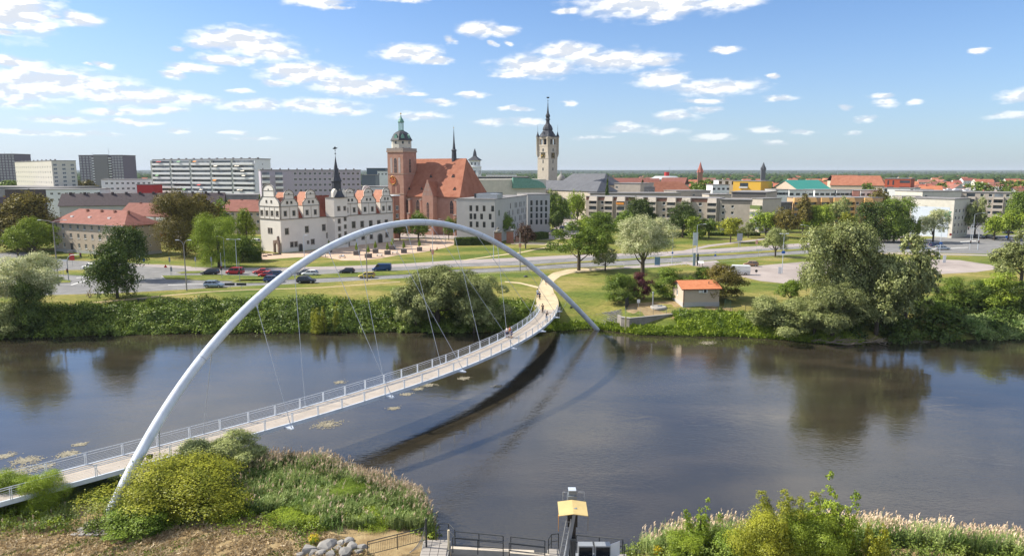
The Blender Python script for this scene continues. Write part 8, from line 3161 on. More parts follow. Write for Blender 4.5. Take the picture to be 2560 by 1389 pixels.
g.add([(-.8, -.5, 1.0), (.8, -.5, 1.0), (.8, .4, 1.5), (-.8, .4, 1.5), (-.8, -.5, .94), (.8, -.5, .94), (.8, .4, 1.44), (-.8, .4, 1.44)], [(0, 1, 2, 3), (7, 6, 5, 4), (0, 4, 5, 1), (1, 5, 6, 2), (2, 6, 7, 3), (3, 7, 4, 0)])
link('board', g.mesh('board', white_sign), r)
# ------------------------------------------------------------------ castle forecourt
planter_mat = mat('planter_grey', (.13, .12, .12), .8, var=.1)
pl0 = None
PLN = [(823, 630, 'topiary planter nearest the castle stair tower'), (892, 637, 'topiary planter beside the castle portal'), (921, 644, 'topiary planter with a white notice beside the motorcycle'), (939, 632, 'topiary planter behind the benches on the forecourt'),
  (969, 636, 'topiary planter between two picnic benches'), (981, 624, 'topiary planter at the castle right corner'), (1010, 632, 'topiary planter right of the picnic benches'), (1049, 627, 'rightmost topiary planter on the forecourt')]
rs = np.random.RandomState(4)
lob = [(0, 0, .45 + .8 * i / 6, .46 * (1 - (i / 7) ** 1.6), .46 * (1 - (i / 7) ** 1.6), .28) for i in range(7)]
cone_me = quads_mesh('topiary', leaf_quads(rs, lob, 1400, .13, per=6, cl=.3, low=-.8), LM['bright'])
g = MB()
g.box(-.85, .85, -.85, .85, 0, 1.15)
g.box(-.9, .9, -.9, .9, 1.15, 1.25)
pot_me = g.mesh('planter_box', planter_mat)
g = MB()
g.cyl((0, 0, 1.1), (0, 0, 1.9), .06, n=6)
stem_me = g.mesh('stem', bark)
for x_, y_, lb in PLN:
 p = G(x_, y_, 4.01)
 r = thing('planter', lb, 'planter', (p.x, p.y, p.z), rt.uniform(-.2, .2), 'square planters with cone topiary on the forecourt')
 link('planter_box', pot_me, r)
 link('stem', stem_me, r)
 o = link('topiary', cone_me, r, (0, 0, 1.25), 0, (1.05, 1.05, 1.75))
def bench(x_, y_, label):
 p = G(x_, y_, 4.01)
 r = thing('picnic_bench', label, 'bench', (p.x, p.y, p.z), rt.uniform(-.2, .4))
 g = MB()
 g.box(-.9, .9, -.4, .4, .70, .76)
 link('table_top', g.mesh('table_top', plate), r)
 for s in (-1, 1):
  g = MB()
  g.box(-.9, .9, s * .75 - .14, s * .75 + .14, .42, .47)
  link('seat', g.mesh('seat', plate), r)
  g = MB()
  g.box(s * .7 - .05, s * .7 + .05, -.85, .85, .34, .42)
  g.box(s * .7 - .05, s * .7 + .05, -.6, -.5, 0, .7)
  g.box(s * .7 - .05, s * .7 + .05, .5, .6, 0, .7)
  link('leg_frame', g.mesh('leg_frame', dark_metal), r)
for x_, y_, lb in ((808, 642, 'pale picnic bench behind the arch tube'), (949, 641, 'pale picnic bench left of the middle planter'), (987, 635, 'pale picnic bench right of the middle planter')):
 bench(x_, y_, lb)
for i, (x_, y_, lb) in enumerate(((662, 641, 'low dark stone block at the left end of the forecourt'), (674, 638.5, 'small dark stone block, second from the left'), (687, 637, 'long dark stone block before the stone portal'), (698, 636.5, 'dark stone block closest to the stone portal'))):
 p = G(x_, y_, 4.01)
 g = MB()
 g.add([(-.7, -.3, 0), (.7, -.3, 0), (.7, .3, 0), (-.7, .3, 0), (-.6, -.25, .4), (.62, -.25, .45), (.6, .22, .42), (-.64, .26, .38)], [(3, 2, 1, 0), (4, 5, 6, 7), (0, 1, 5, 4), (1, 2, 6, 5), (2, 3, 7, 6), (3, 0, 4, 7)])
 tag(link('stone_block', g.mesh('stone_block', mat('dark_block', (.12, .10, .09), .9)), None, p, .1 * i), lb, 'stone block')
p = G(856, 645, 4.01)
r = thing('motorcycle', 'white and dark motorcycle parked on the forecourt edge', 'motorcycle', (p.x, p.y, p.z), .15)
for x in (-.75, .75):
 g = MB()
 g.tube([(x + .29 * math.cos(t), 0, .33 + .29 * math.sin(t)) for t in np.linspace(0, 2 * math.pi, 15)], .06, 6)
 link('wheel', g.mesh('wheel', rubber), r)
g = loft([(.55, [(-.12, .75), (0, 1.0), (.12, .75), (0, .6)]), (.2, [(-.2, .6), (0, 1.05), (.2, .6), (0, .35)]), (-.2, [(-.2, .5), (0, .85), (.2, .5), (0, .3)]), (-.85, [(-.14, .75), (0, .95), (.14, .75), (0, .65)])])
link('body', g.mesh('body', CARCOL['white']), r)
g = MB()
g.tube([(.75, 0, .33), (.55, 0, 1.0), (.45, -.35, 1.08)], .035, 5)
g.tube([(.55, 0, 1.0), (.45, .35, 1.08)], .03, 5)
g.box(-.55, .0, -.13, .13, .82, .93)
link('handlebar', g.mesh('handlebar', dark_metal), r)
pw = None
for x_, y_, lb in ((1245, 610, 'weathered brick gate pillar left of the archway gap'), (1275, 607, 'taller brick gate pillar with cap beside the copper tree')):
 p = G(x_, y_, 4)
 r = thing('gate_pillar', lb, 'pillar', (p.x, p.y, 4))
 g = MB()
 g.box(-1.3, 1.3, -1.0, 1.0, -.1, 4.2)
 g.box(-1.45, 1.45, -1.15, 1.15, -.1, .5)
 link('shaft', g.mesh('shaft', brick_red), r)
 g = MB()
 g.box(-1.5, 1.5, -1.2, 1.2, 4.2, 4.6)
 g.lathe([(.9, 4.6), (.8, 5.0), (.4, 5.6), (.5, 5.8), (.1, 6.2)], (0, 0, 0), 8)
 link('cap', g.mesh('cap', castle_trim), r)
p0, p1 = G(1290, 605, 4), G(1312, 603, 4)
w = thing('garden_wall', 'low brick wall between the gate pillar and the copper tree', 'wall', tuple(p0))
g = MB()
g.obox((0, 0), ((p1.x - p0.x) / (p1 - p0).length, (p1.y - p0.y) / (p1 - p0).length), (p1 - p0).length, .5, -.1, 2.2)
link('brickwork', g.mesh('brickwork', brick_pale), w)
p0, p1 = G(1065, 609, 4), G(1140, 610, 4)
L_ = (p1 - p0).length
r = thing('iron_fence', 'see-through iron fence and gate between castle and hedge', 'fence', tuple(p0), math.atan2(p1.y - p0.y, p1.x - p0.x))
bar = MB()
bar.cyl((0, 0, 0), (0, 0, 2.2), .022, n=4)
bm_ = bar.mesh('bar', galv)
n_ = int(L_ / .28)
for i in range(n_):
 link('bar', bm_, r, (i * .28, 0, 0))
for z_ in (.25, 1.9):
 g = MB()
 g.box(0, L_, -.025, .025, z_, z_ + .06)
 link('rail', g.mesh('rail', galv), r)
for u in (0, L_ * .33, L_ * .66, L_):
 g = MB()
 g.box(u - .08, u + .08, -.08, .08, 0, 2.7)
 link('fence_post', g.mesh('fence_post', galv), r)
for i, (x_, y_) in enumerate(((1173, 577), (1196, 580), (1200, 579), (1222, 582))):
 p = G(x_, y_, 4.02)
 r = thing('parasol', ['short closed yellow parasol at the hotel\'s left door', 'tall closed yellow parasol in the middle of the hotel front', 'closed orange parasol right behind the tall yellow one', 'closed yellow parasol nearest the round green tree'][i], 'parasol', (p.x, p.y, 4))
 g = MB()
 g.cyl((0, 0, 0), (0, 0, 4.0), .05, n=6)
 link('pole', g.mesh('pole', galv), r)
 g = MB()
 g.lathe([(.10, 4.3 - 3.0), (.42, 1.6), (.34, 2.8), (.22, 3.8), (.04, 4.4)], (0, 0, 0), 8)
 link('canopy', g.mesh('canopy', mat('parasol_yellow', (.75, .40, .03), .7)), r)
# ------------------------------------------------------------------ yard of the pump house, bank furniture
def mesh_fence(pts, H_, label, m_, name='wire_fence', step=.9):
 P_ = [onground(*q) for q in pts]
 r = thing(name, label, 'fence', tuple(P_[0]))
 o = P_[0]
 g = MB()
 for a, b in zip(P_, P_[1:]):
  n = max(1, int((b - a).length / .22))
  for i in range(n + 1):
   q = a.lerp(b, i / n) - o
   g.cyl((q.x, q.y, q.z), (q.x, q.y, q.z + H_), .008, n=3, caps=False)
  for z_ in [H_ * k / 6 for k in range(1, 7)]:
   g.cyl(a - o + Vector((0, 0, z_)), b - o + Vector((0, 0, z_)), .010, n=3, caps=False)
 x = link('wire_mesh', g.mesh('wire_mesh', m_), r)
 x['kind'] = 'stuff'
 for a, b in zip(P_, P_[1:]):
  n = max(1, int((b - a).length / 2.4))
  for i in range(n + (1 if b is P_[-1] else 0)):
   q = a.lerp(b, i / n) - o
   g = MB()
   g.cyl((q.x, q.y, q.z - .1), (q.x, q.y, q.z + H_ + .08), .035, n=6)
   link('fence_post', g.mesh('fence_post', m_), r)
 return r
fence_green = mat('fence_dark_green', (.03, .08, .06), .6)
mesh_fence([(1563, 789), (1600, 790), (1698, 789)], 1.5, 'thin grey wire fence on top of the bank wall', galv)
mesh_fence([(1700, 789), (1760, 789), (1830, 784), (1930, 778)], 1.5, 'green wire fence running right from the pump house along the bank', fence_green)
mesh_fence([(1812, 772), (1826, 776)], 1.9, 'small green gate beside the pump house', fence_green, 'wire_gate')
a, b, c_ = onground(1552, 812), onground(1574, 820), onground(1700, 803)
a, b, c_ = G(1552, 815, .9), G(1573, 818, .9), G(1690, 806, .9)
r = thing('bank_wall', 'old concrete retaining wall under the pump house yard', 'wall', (b.x, b.y, 0))
g = MB()
q = ccw([(a.x - b.x - .3, a.y - b.y + 2.6), (a.x - b.x, a.y - b.y), (0, 0), (c_.x - b.x, c_.y - b.y), (c_.x - b.x, c_.y - b.y + .4), (.4, .5), (a.x - b.x + .5, a.y - b.y + .4), (a.x - b.x + .2, a.y - b.y + 2.6)])
g.prism(q, -.4, 2.6)
link('wall', g.mesh('wall', mat('old_concrete', (.20, .18, .16), .95, col2=(.34, .31, .28), scale=.8, bump=.4, detail=8)), r)
g = MB()
q2 = ccw([(a.x - b.x - .08, a.y - b.y - .08), (.02, -.09), (c_.x - b.x, c_.y - b.y - .09), (c_.x - b.x, c_.y - b.y + .46), (.4, .52), (a.x - b.x + .4, a.y - b.y + .45)])
g.prism(q2, 2.6, 2.72)
link('coping', g.mesh('coping', concrete), r)
g = MB()
g.box(-.9, -.6, -.35, -.25, -.3, 3.0)
link('gauge_post', g.mesh('gauge_post', mat('gauge_yellow', (.55, .48, .2), .7)), r)
g = MB()
g.box(-.9 - .12, -.9 + .1, 2.6, 2.7, 2.0, 4.8)
p = onground(1563, 775)
g = MB()
g.obox((0, 0), (.4, .9), 3.2, .05, 0, 2.3)
tag(link('screen_fence', g.mesh('screen_fence', dark_metal), None, (p.x, p.y, p.z)), 'dark upright screen at the left end of the bank wall', 'fence')
p = onground(1646, 769)
r = thing('well_shaft', 'round concrete well cover with a vent pipe in the yard', 'well', tuple(p))
g = MB()
g.lathe([(1.6, -.1), (1.6, .28), (1.5, .32)], (0, 0, 0), 20)
link('cover', g.mesh('cover', concrete), r)
g = MB()
g.box(-.2, .5, -.4, .3, .32, .5)
g.box(.6, .75, .1, .25, .32, .6)
link('hatch', g.mesh('hatch', galv), r)
g = MB()
g.cyl((-1.1, .2, .2), (-1.1, .2, 3.0), .12, n=8)
g.lathe([(.2, 3.0), (.2, 3.1), (.05, 3.2)], (-1.1, .2, 0), 8)
link('vent_pipe', g.mesh('vent_pipe', galv), r)
signpost(1596, 768, 748, 'small white cabinet on a post in the pump house yard', [('rect', 0, (.6, .7), white_sign)])
p = onground(354, 752)
tag(link('bank_bench', MB().box(-.9, .9, -.25, .25, .38, .46).box(-.7, -.6, -.2, .2, 0, .38).box(.6, .7, -.2, .2, 0, .38).mesh('bank_bench', dark_metal), None, p), 'dark low bench on the left lawn path', 'bench')
p = onground(1314, 692)
g = MB()
g.lathe([(.5, 0), (.5, .25), (.3, .35)], (0, 0, 0), 10)
tag(link('manhole_cover', g.mesh('manhole_cover', dark_metal), None, p), 'dark low lid in the grass left of the sandy path', 'lid')
# ------------------------------------------------------------------ people
def blob(name, pts, edges, m_, parent, sub=1):
 """one continuous skinned surface: pts = (x, y, z, r)"""
 me = bpy.data.meshes.new(name)
 me.from_pydata([p[:3] for p in pts], edges, [])
 me.materials.append(m_)
 o = bpy.data.objects.new(name, me)
 COL.objects.link(o)
 o.parent = parent
 s = o.modifiers.new('s', 'SKIN')
 for i, p in enumerate(pts):
  me.skin_vertices[0].data[i].radius = (p[3], p[3])
 me.skin_vertices[0].data[0].use_root = True
 s.use_smooth_shade = True
 o.modifiers.new('u', 'SUBSURF').levels = sub
 o.modifiers['u'].render_levels = sub
 dg = bpy.context.evaluated_depsgraph_get()
 new = bpy.data.meshes.new_from_object(o.evaluated_get(dg))
 o.modifiers.clear()
 o.data = new
 if not new.materials:
  new.materials.append(m_)
 return o
def person(p, yaw, label, top, bottom, hair=None, pose='walk', child=1.0, short=True, prop=None):
 r = thing('person', label, 'person', tuple(p), yaw, None, (child, child, child))
 st = .22 if pose == 'walk' else .06
 ride = pose == 'ride'
 sit = pose == 'sit'
 hz_ = .92 if not sit else .42
 if ride:
  hz_ = .95
 hip = (0, 0, hz_)
 ch = (0.02 if not ride else .28, 0, hz_ + .42)
 nk = (ch[0] + .02 + (.06 if ride else 0), 0, hz_ + .57)
 hd = (nk[0] + .03, 0, nk[2] + .17)
 if ride:
  kn = [(.32, .13, .62), (.22, -.13, .42)]
  ft = [(.16, .14, .28), (.02, -.14, .10)]
  hands = [(.72, .26, 1.08), (.72, -.26, 1.08)]
  el = [(.46, .27, 1.12), (.46, -.27, 1.12)]
 elif sit:
  kn = [(.45, .12, .45), (.45, -.12, .45)]
  ft = [(.5, .12, .06), (.5, -.12, .06)]
  hands = [(.35, .15, .55), (.35, -.15, .55)]
  el = [(.1, .26, .62), (.1, -.26, .62)]
 else:
  kn = [(st * .7, .09, .50), (-st * .3, -.09, .50)]
  ft = [(st * .9, .10, .07), (-st * 1.4, -.10, .09)]
  hands = [(-.16, .25, .82), (.22, -.25, .84)]
  el = [(-.10, .25, 1.08), (.06, -.26, 1.08)]
 pts = [(*hip, .13), (0.01, 0, hz_ + .2, .115), (*ch, .135), (*nk, .055), (nk[0] + .02, 0, nk[2] + .1, .08), (*hd, .095), (hd[0] + .0, 0, hd[2] + .08, .075)]
 ed = [(0, 1), (1, 2), (2, 3), (3, 4), (4, 5), (5, 6)]
 for i, s in enumerate((1, -1)):
  k = len(pts)
  pts += [(hip[0], s * .10, hip[2] - .08, .088), (*kn[i], .058), (ft[i][0], ft[i][1], ft[i][2] + .06, .04), (ft[i][0] + .13, ft[i][1], ft[i][2], .038)]
  ed += [(0, k), (k, k + 1), (k + 1, k + 2), (k + 2, k + 3)]
  k = len(pts)
  pts += [(ch[0], s * .19, ch[2] + .06, .055), (*el[i], .04), (*hands[i], .032), (hands[i][0] + .03, hands[i][1], hands[i][2] - .07, .03)]
  ed += [(2, k), (k, k + 1), (k + 1, k + 2), (k + 2, k + 3)]
 blob('body', pts, ed, skin, r)
 pts = [(0, 0, hz_ + .02, .165), (0.01, 0, hz_ + .2, .15), (ch[0], 0, ch[2], .165), (ch[0] + .01, 0, ch[2] + .09, .12)]
 ed = [(0, 1), (1, 2), (2, 3)]
 for i, s in enumerate((1, -1)):
  k = len(pts)
  e2 = el[i]
  pts += [(ch[0], s * .19, ch[2] + .06, .078), (ch[0] * .3 + e2[0] * .7, s * .19 * .3 + e2[1] * .7, (ch[2] + .06) * .3 + e2[2] * .7, .062)]
  ed += [(2, k), (k, k + 1)]
 blob('shirt', pts, ed, top, r)
 pts = [(0, 0, hz_, .16)]
 ed = []
 for i, s in enumerate((1, -1)):
  k = len(pts)
  pts += [(hip[0], s * .10, hip[2] - .08, .115), ((hip[0] + kn[i][0]) / 2, (s * .10 + kn[i][1]) / 2, (hip[2] - .08 + kn[i][2]) / 2, .10), (kn[i][0], kn[i][1], kn[i][2], .08)]
  ed += [(0, k), (k, k + 1), (k + 1, k + 2)]
  if not short:
   pts += [(ft[i][0], ft[i][1], ft[i][2] + .08, .065)]
   ed += [(k + 2, k + 3)]
 blob('shorts' if short else 'trousers', pts, ed, bottom, r)
 g = MB()
 g.lathe([(.10, -.04), (.118, .02), (.112, .09), (.07, .14), (.01, .155)], (hd[0] - .02, 0, hd[2] + .0), 10)
 link('hair', g.mesh('hair', hair or hair_mat), r)
 for i in (0, 1):
  g = MB()
  f_ = ft[i]
  g.add([(f_[0] - .08, f_[1] - .05, f_[2] - .06), (f_[0] + .2, f_[1] - .05, f_[2] - .06), (f_[0] + .2, f_[1] + .05, f_[2] - .06), (f_[0] - .08, f_[1] + .05, f_[2] - .06),
    (f_[0] - .07, f_[1] - .045, f_[2] + .06), (f_[0] + .17, f_[1] - .04, f_[2] + .01), (f_[0] + .17, f_[1] + .04, f_[2] + .01), (f_[0] - .07, f_[1] + .045, f_[2] + .06)],
    [(3, 2, 1, 0), (4, 5, 6, 7), (0, 1, 5, 4), (1, 2, 6, 5), (2, 3, 7, 6), (3, 0, 4, 7)])
  link('shoe', g.mesh('shoe', dark_metal), r)
 return r
def bicycle(p, yaw, label, m_=None):
 r = thing('bicycle', label, 'bicycle', tuple(p), yaw)
 for x in (-.52, .53):
  g = MB()
  g.tube([(x + .33 * math.cos(t), 0, .34 + .33 * math.sin(t)) for t in np.linspace(0, 2 * math.pi, 21)], .018, 5)
  for t in np.linspace(0, math.pi, 7)[:-1]:
   g.cyl((x + .32 * math.cos(t), 0, .34 + .32 * math.sin(t)), (x - .32 * math.cos(t), 0, .34 - .32 * math.sin(t)), .004, n=3)
  link('wheel', g.mesh('wheel', rubber), r)
 g = MB()
 for a, b in (((-.52, 0, .34), (-.05, 0, .30)), ((-.52, 0, .34), (-.20, 0, .80)), ((-.05, 0, .30), (-.20, 0, .86)), ((-.05, 0, .30), (.38, 0, .80)), ((-.18, 0, .78), (.36, 0, .86)), ((.53, 0, .34), (.36, 0, .98))):
  g.cyl(a, b, .018, n=6)
 link('frame', g.mesh('frame', m_ or CARCOL['blue']), r)
 g = MB()
 g.tube([(.36, 0, .98), (.42, 0, 1.04)], .015, 5)
 g.tube([(.40, -.27, 1.04), (.44, 0, 1.04), (.40, .27, 1.04)], .014, 5)
 link('handlebar', g.mesh('handlebar', dark_metal), r)
 g = MB()
 g.box(-.34, -.06, -.07, .07, .88, .93)
 link('saddle', g.mesh('saddle', dark_metal), r)
 return r
cl_white = mat('cloth_white', (.62, .60, .60), .9)
cl_orange = mat('cloth_orange', (.55, .22, .10), .9)
cl_blue = mat('cloth_navy', (.04, .06, .14), .9)
cl_dark = mat('cloth_black', (.03, .03, .035), .9)
cl_light = mat('cloth_light_blue', (.28, .36, .50), .9)
def on_deck(px_, py_):
 p = deck_pt(px_, py_)
 p.z += .005
 return p
person(on_deck(1268, 843), -2.5, 'person in a white top and dark shorts walking on the bridge, left of three', cl_white, cl_blue)
person(on_deck(1275, 842.5), -2.5, 'person in an orange top and pale trousers, middle of the three on the bridge', cl_orange, cl_white, hair=mat('brown_hair', (.12, .05, .02), .7), short=False)
person(on_deck(1279, 845), -2.4, 'smaller person in navy clothes on the right of the group on the bridge', cl_blue, cl_blue, child=.82)
p = on_deck(1357, 781)
bicycle(p, -1.75, 'dark bicycle ridden towards the viewer near the far bridge end', CARCOL['black'])
person(p, -1.75, 'cyclist in black riding towards the viewer near the far bridge end', cl_dark, cl_dark, pose='ride')
p = on_deck(1366, 803)
bicycle(p, 1.2, 'pale blue bicycle ridden along the right railing', CARCOL['steel'])
person(p, 1.2, 'cyclist in dark top riding away along the right railing', cl_dark, cl_light, pose='ride')
p = onground(1365, 712)
p.z += .05
person(p, -1.6, 'person in black walking alone on the sandy path', cl_dark, cl_dark)
p = onground(1349, 750)
p.z += .05
person(p, 1.5, 'person in dark blue standing at the left railing end', cl_blue, cl_dark, short=False)
p = onground(1344, 743)
p.z += .05
person(p, 1.2, 'person in light blue beside the left railing end', cl_light, cl_blue)
p = onground(1076, 629)
person(p, 0.4, 'person sitting at the left on the forecourt edge', cl_dark, cl_blue, pose='sit')
p = onground(1093, 627)
person(p, 2.6, 'person sitting at the right on the forecourt edge', cl_orange, cl_dark, pose='sit')
p = onground(2530, 606)
bicycle(p, -1.2, 'bicycle held on the right traffic island')
person(p + Vector((.3, .5, 0)), -1.4, 'person in light blue waiting with a bicycle on the right island', cl_light, cl_blue)
# ------------------------------------------------------------------ fish pass platforms and the rake machine (bottom edge)
PZ = 3.0
def Q(px_, py_, z=PZ):
 return G(px_, py_, z)
pf = thing('weir_platform', 'concrete and grating platforms of the weir at the bottom edge', 'platform', (0, 0, 0))
g = MB()
a, b = Q(1128, 1364), Q(1335, 1374)
g.prism(ccw([(a.x, a.y), (b.x, b.y), (b.x, b.y - .35), (a.x, a.y - .35)]), -2, PZ)
wpart(g, 'concrete_beam', mat('pale_concrete', (.50, .44, .36), .9, var=.12, scale=2), pf)
a, b = Q(1275, 1374), Q(1385, 1383)
g = MB()
g.prism(ccw([(a.x, a.y), (b.x, b.y), (b.x, b.y - .35), (a.x, a.y - .35)]), -2, PZ - .02)
wpart(g, 'concrete_beam', mat('pale_concrete', (.50, .44, .36), .9), pf)
tile_mat = mat('platform_slabs', (.34, .31, .28), .9, var=.1, scale=2)
slab_me = MB().box(0, .56, 0, .37, -.08, 0).mesh('paving_slab', tile_mat)
for (ax, ay, bx, by) in ((1062, 1348, 1130, 1500), (1372, 1370, 1412, 1500)):
 a, b = Q(ax, ay), Q(bx, ay)
 nx = int((b.x - a.x) / .6)
 for i in range(nx):
  for j in range(9):
   link('paving_slab', slab_me, pf, (a.x + .6 * i, a.y - .4 - .4 * j, PZ))
 g = MB()
 g.box(a.x - .1, a.x + .6 * nx + .1, a.y - 4.4, a.y, -2, PZ - .09)
 wpart(g, 'support_wall', concrete, pf)
g = MB()         # dark trough cover
a, b = Q(1130, 1374), Q(1262, 1374)
g.box(a.x, b.x, a.y - 4, a.y - .45, .5, PZ - .35)
wpart(g, 'dark_cover', mat('black_cover', (.015, .015, .017), .6), pf)
a, b = Q(1273, 1382), Q(1366, 1382)
g = MB()
g.box(a.x, b.x, a.y - 4, a.y - .4, .5, PZ - .35)
wpart(g, 'dark_cover', mat('black_cover', (.015, .015, .017), .6), pf)
a, b = Q(1412, 1384), Q(1566, 1384)
g = MB()
g.box(a.x, b.x, a.y - 5, a.y + .2, -2, PZ - .1)
wpart(g, 'support_wall', concrete, pf)
slab2 = MB().box(0, .72, 0, .55, -.09, 0).mesh('grating_panel', galv)
for i in range(4):
 for j in range(3):
  link('grating_panel', slab2, pf, (a.x + .25 + i * .75, a.y - .4 - j * .6, PZ))
def railing(pts, label, H_=1.1, mid=1, bars=False, m_=dark_metal, r0=.035):
 """posts and rails through pixel points at platform level"""
 P_ = [Q(*q[:2], z=(q[2] if len(q) > 2 else PZ)) for q in pts]
 r = thing('railing', label, 'railing', tuple(P_[0]))
 o = P_[0]
 for k, z_ in enumerate([H_] + ([H_ * .5] if mid else []) + ([.12] if bars else [])):
  g = MB()
  g.tube([p - o + Vector((0, 0, z_ if not (bars and k == 1) else H_ * .82)) for p in P_], r0 * (1 if k == 0 else .75), 6)
  link('rail', g.mesh('rail', m_), r)
 for a, b in zip(P_, P_[1:]):
  n = max(1, round((b - a).length / 1.9))
  for i in range(n + (1 if b is P_[-1] else 0)):
   q = a.lerp(b, i / n) - o
   g = MB()
   g.cyl((q.x, q.y, q.z - .05), (q.x, q.y, q.z + H_), r0, n=6)
   link('post', g.mesh('post', m_), r)
  if bars:
   n = int((b - a).length / .13)
   bm2 = MB().cyl((0, 0, .12), (0, 0, H_ * .82), .010, n=4).mesh('baluster', m_)
   for i in range(n):
    q = a.lerp(b, i / n) - o
    link('baluster', bm2, r, q)
 return r
railing([(920, 1389), (1065, 1352)], 'sloping dark balustrade with upright bars at the bottom left of the weir', bars=True)
railing([(1090, 1350), (1098, 1342), (1122, 1342), (1137, 1358)], 'small dark railing corner beside the reeds')
railing([(1138, 1362), (1258, 1374)], 'rear dark railing along the pale concrete beam')
railing([(1132, 1378), (1258, 1388)], 'front dark railing before the black trough')
railing([(1277, 1376), (1362, 1386)], 'rear dark railing right of the gap')
railing([(1273, 1392), (1362, 1402)], 'front dark railing right of the gap')
railing([(1371, 1382), (1378, 1370), (1396, 1368)], 'short dark railing left of the rake machine')
railing([(1440, 1372), (1556, 1382), (1560, 1400)], 'grey railing round the white cabinets right of the rake machine')
p = Q(1066, 1366)
g = MB()
g.cyl((0, 0, -.2), (0, 0, 2.2), .07, n=8)
r = thing('fence_screen', 'tall dark post with a fan of thin rods beside the reeds', 'fence', tuple(p))
link('post', g.mesh('post', dark_metal), r)
for i in range(14):
 g = MB()
 g.cyl((-.05, 0, .2 + i * .13), (-1.5 + .09 * i, 0, -.6 + i * .06), .010, n=4)
 link('rod', g.mesh('rod', galv), r)
p = Q(1122, 1372)
g = MB()
g.cyl((0, 0, 0), (0, 0, 1.5), .08, n=8)
tag(link('short_post', g.mesh('short_post', mat('post_cream', (.6, .52, .36), .7)), None, p), 'cream topped steel post at the end of the dark cover', 'post')
cx = Q(1428, 1389)
mx, my = cx.x, cx.y - .6
r = thing('rake_machine', 'trash rake machine with a black mast, ladder and a yellow roof hood', 'machine', (mx, my, PZ))
g = MB()
g.box(-.22, .22, -.25, .25, -3, 3.55)
g.box(-.34, .34, -.15, .55, 2.6, 3.5)
link('mast', g.mesh('mast', mat('mast_black', (.02, .02, .022), .5)), r)
g = MB()
g.cyl((.0, -.55, -3), (0, -.55, 1.9), .20, n=10)
link('hydraulic_cylinder', g.mesh('hydraulic_cylinder', dark_metal), r)
g = MB()
g.add([(-.75, -.7, -.2), (-.48, -.7, -.2), (-.75, -.3, -.2), (-.48, -.3, -.2), (.06, -.2, 4.0), (.28, -.2, 4.0), (.06, .1, 4.0), (.28, .1, 4.0)], [(0, 2, 3, 1), (4, 5, 7, 6), (0, 1, 5, 4), (2, 6, 7, 3), (0, 4, 6, 2), (1, 3, 7, 5)])
link('boom', g.mesh('boom', mat('boom_grey', (.22, .24, .27), .5)), r)
for dx in (-.52, -.10):
 g = MB()
 g.cyl((-1.05 + (dx + .52), -.75, .1), (-.45 + (dx + .52) * .7, -.5, 3.4), .03, n=6)
 link('ladder_rail', g.mesh('ladder_rail', galv), r)
for k in range(8):
 t = (k + .5) / 8
 g = MB()
 x0 = -1.05 + .6 * t
 y0 = -.75 + .25 * t
 g.cyl((x0, y0, .1 + 3.3 * t), (x0 + .42 - .1 * t, y0, .1 + 3.3 * t), .018, n=5)
 link('rung', g.mesh('rung', galv), r)
for s in (-1, 1):
 g = MB()
 z0 = 3.75
 g.add([(0, -.75, z0 + .14), (s * 1.0, -.75, z0), (s * 1.0, .75, z0 + .30), (0, .75, z0 + .44), (0, -.75, z0 + .10), (s * 1.0, -.75, z0 - .04), (s * 1.0, .75, z0 + .26), (0, .75, z0 + .40)],
   [(0, 1, 2, 3), (7, 6, 5, 4), (0, 4, 5, 1), (1, 5, 6, 2), (2, 6, 7, 3), (3, 7, 4, 0)] if s < 0 else [(3, 2, 1, 0), (4, 5, 6, 7), (1, 5, 4, 0), (2, 6, 5, 1), (3, 7, 6, 2), (0, 4, 7, 3)])
 link('hood_panel', g.mesh('hood_panel', yellow_sheet), r)
 g = MB()
 g.add([(s * 1.0, -.72, z0 - .02), (s * 1.0, -.50, z0 - .02), (s * 1.0, -.62, z0 - 1.2), (s * 1.03, -.72, z0 - .02), (s * 1.03, -.50, z0 - .02), (s * 1.03, -.62, z0 - 1.2)], [(0, 1, 2), (5, 4, 3), (0, 3, 4, 1), (1, 4, 5, 2), (2, 5, 3, 0)])
 link('side_strut', g.mesh('side_strut', mat('strut_orange', (.5, .22, .04), .6) if s < 0 else mat('strut_grey', (.2, .18, .15), .6)), r)
g = MB()
g.box(-.25, .35, .8, 1.5, 3.4, 4.4)
g.box(-.2, .3, .9, 1.4, 4.4, 4.75)
link('motor_box', g.mesh('motor_box', mat('motor_grey', (.18, .20, .22), .5)), r)
g = MB()
g.box(-.22, .32, .88, 1.42, 4.75, 4.81)
link('motor_cover', g.mesh('motor_cover', mat('cover_blue_grey', (.45, .50, .56), .4)), r)
for (x0, x1, z0) in ((-.6, -.3, 3.9), (.35, .9, 3.9)):
 g = MB()
 g.tube([(x0, 1.0, z0), (x0, 1.0, z0 + .75), (x1, 1.0, z0 + .75), (x1, 1.0, z0)], .025, 5)
 link('guard_rail', g.mesh('guard_rail', galv), r)
for i, (xa, xb, lb) in enumerate(((1443, 1479, 'white framed black panel cabinet beside the rake mast'), (1484, 1522, 'white framed black panel cabinet, right of its twin'))):
 a, b = Q(xa, 1378), Q(xb, 1378)
 w_ = b.x - a.x
 r = thing('cabinet', lb, 'cabinet', (a.x, a.y - .6, PZ))
 g = MB()
 g.box(0, w_, -.3, .3, 0, .95)
 link('case', g.mesh('case', galv), r)
 g = MB()
 g.box(.06, w_ - .06, -.33, -.305, .10, .86)
 link('black_panel', g.mesh('black_panel', mat('panel_black', (.008, .009, .012), .15), ), r)
a = Q(1515, 1392)
g = MB()
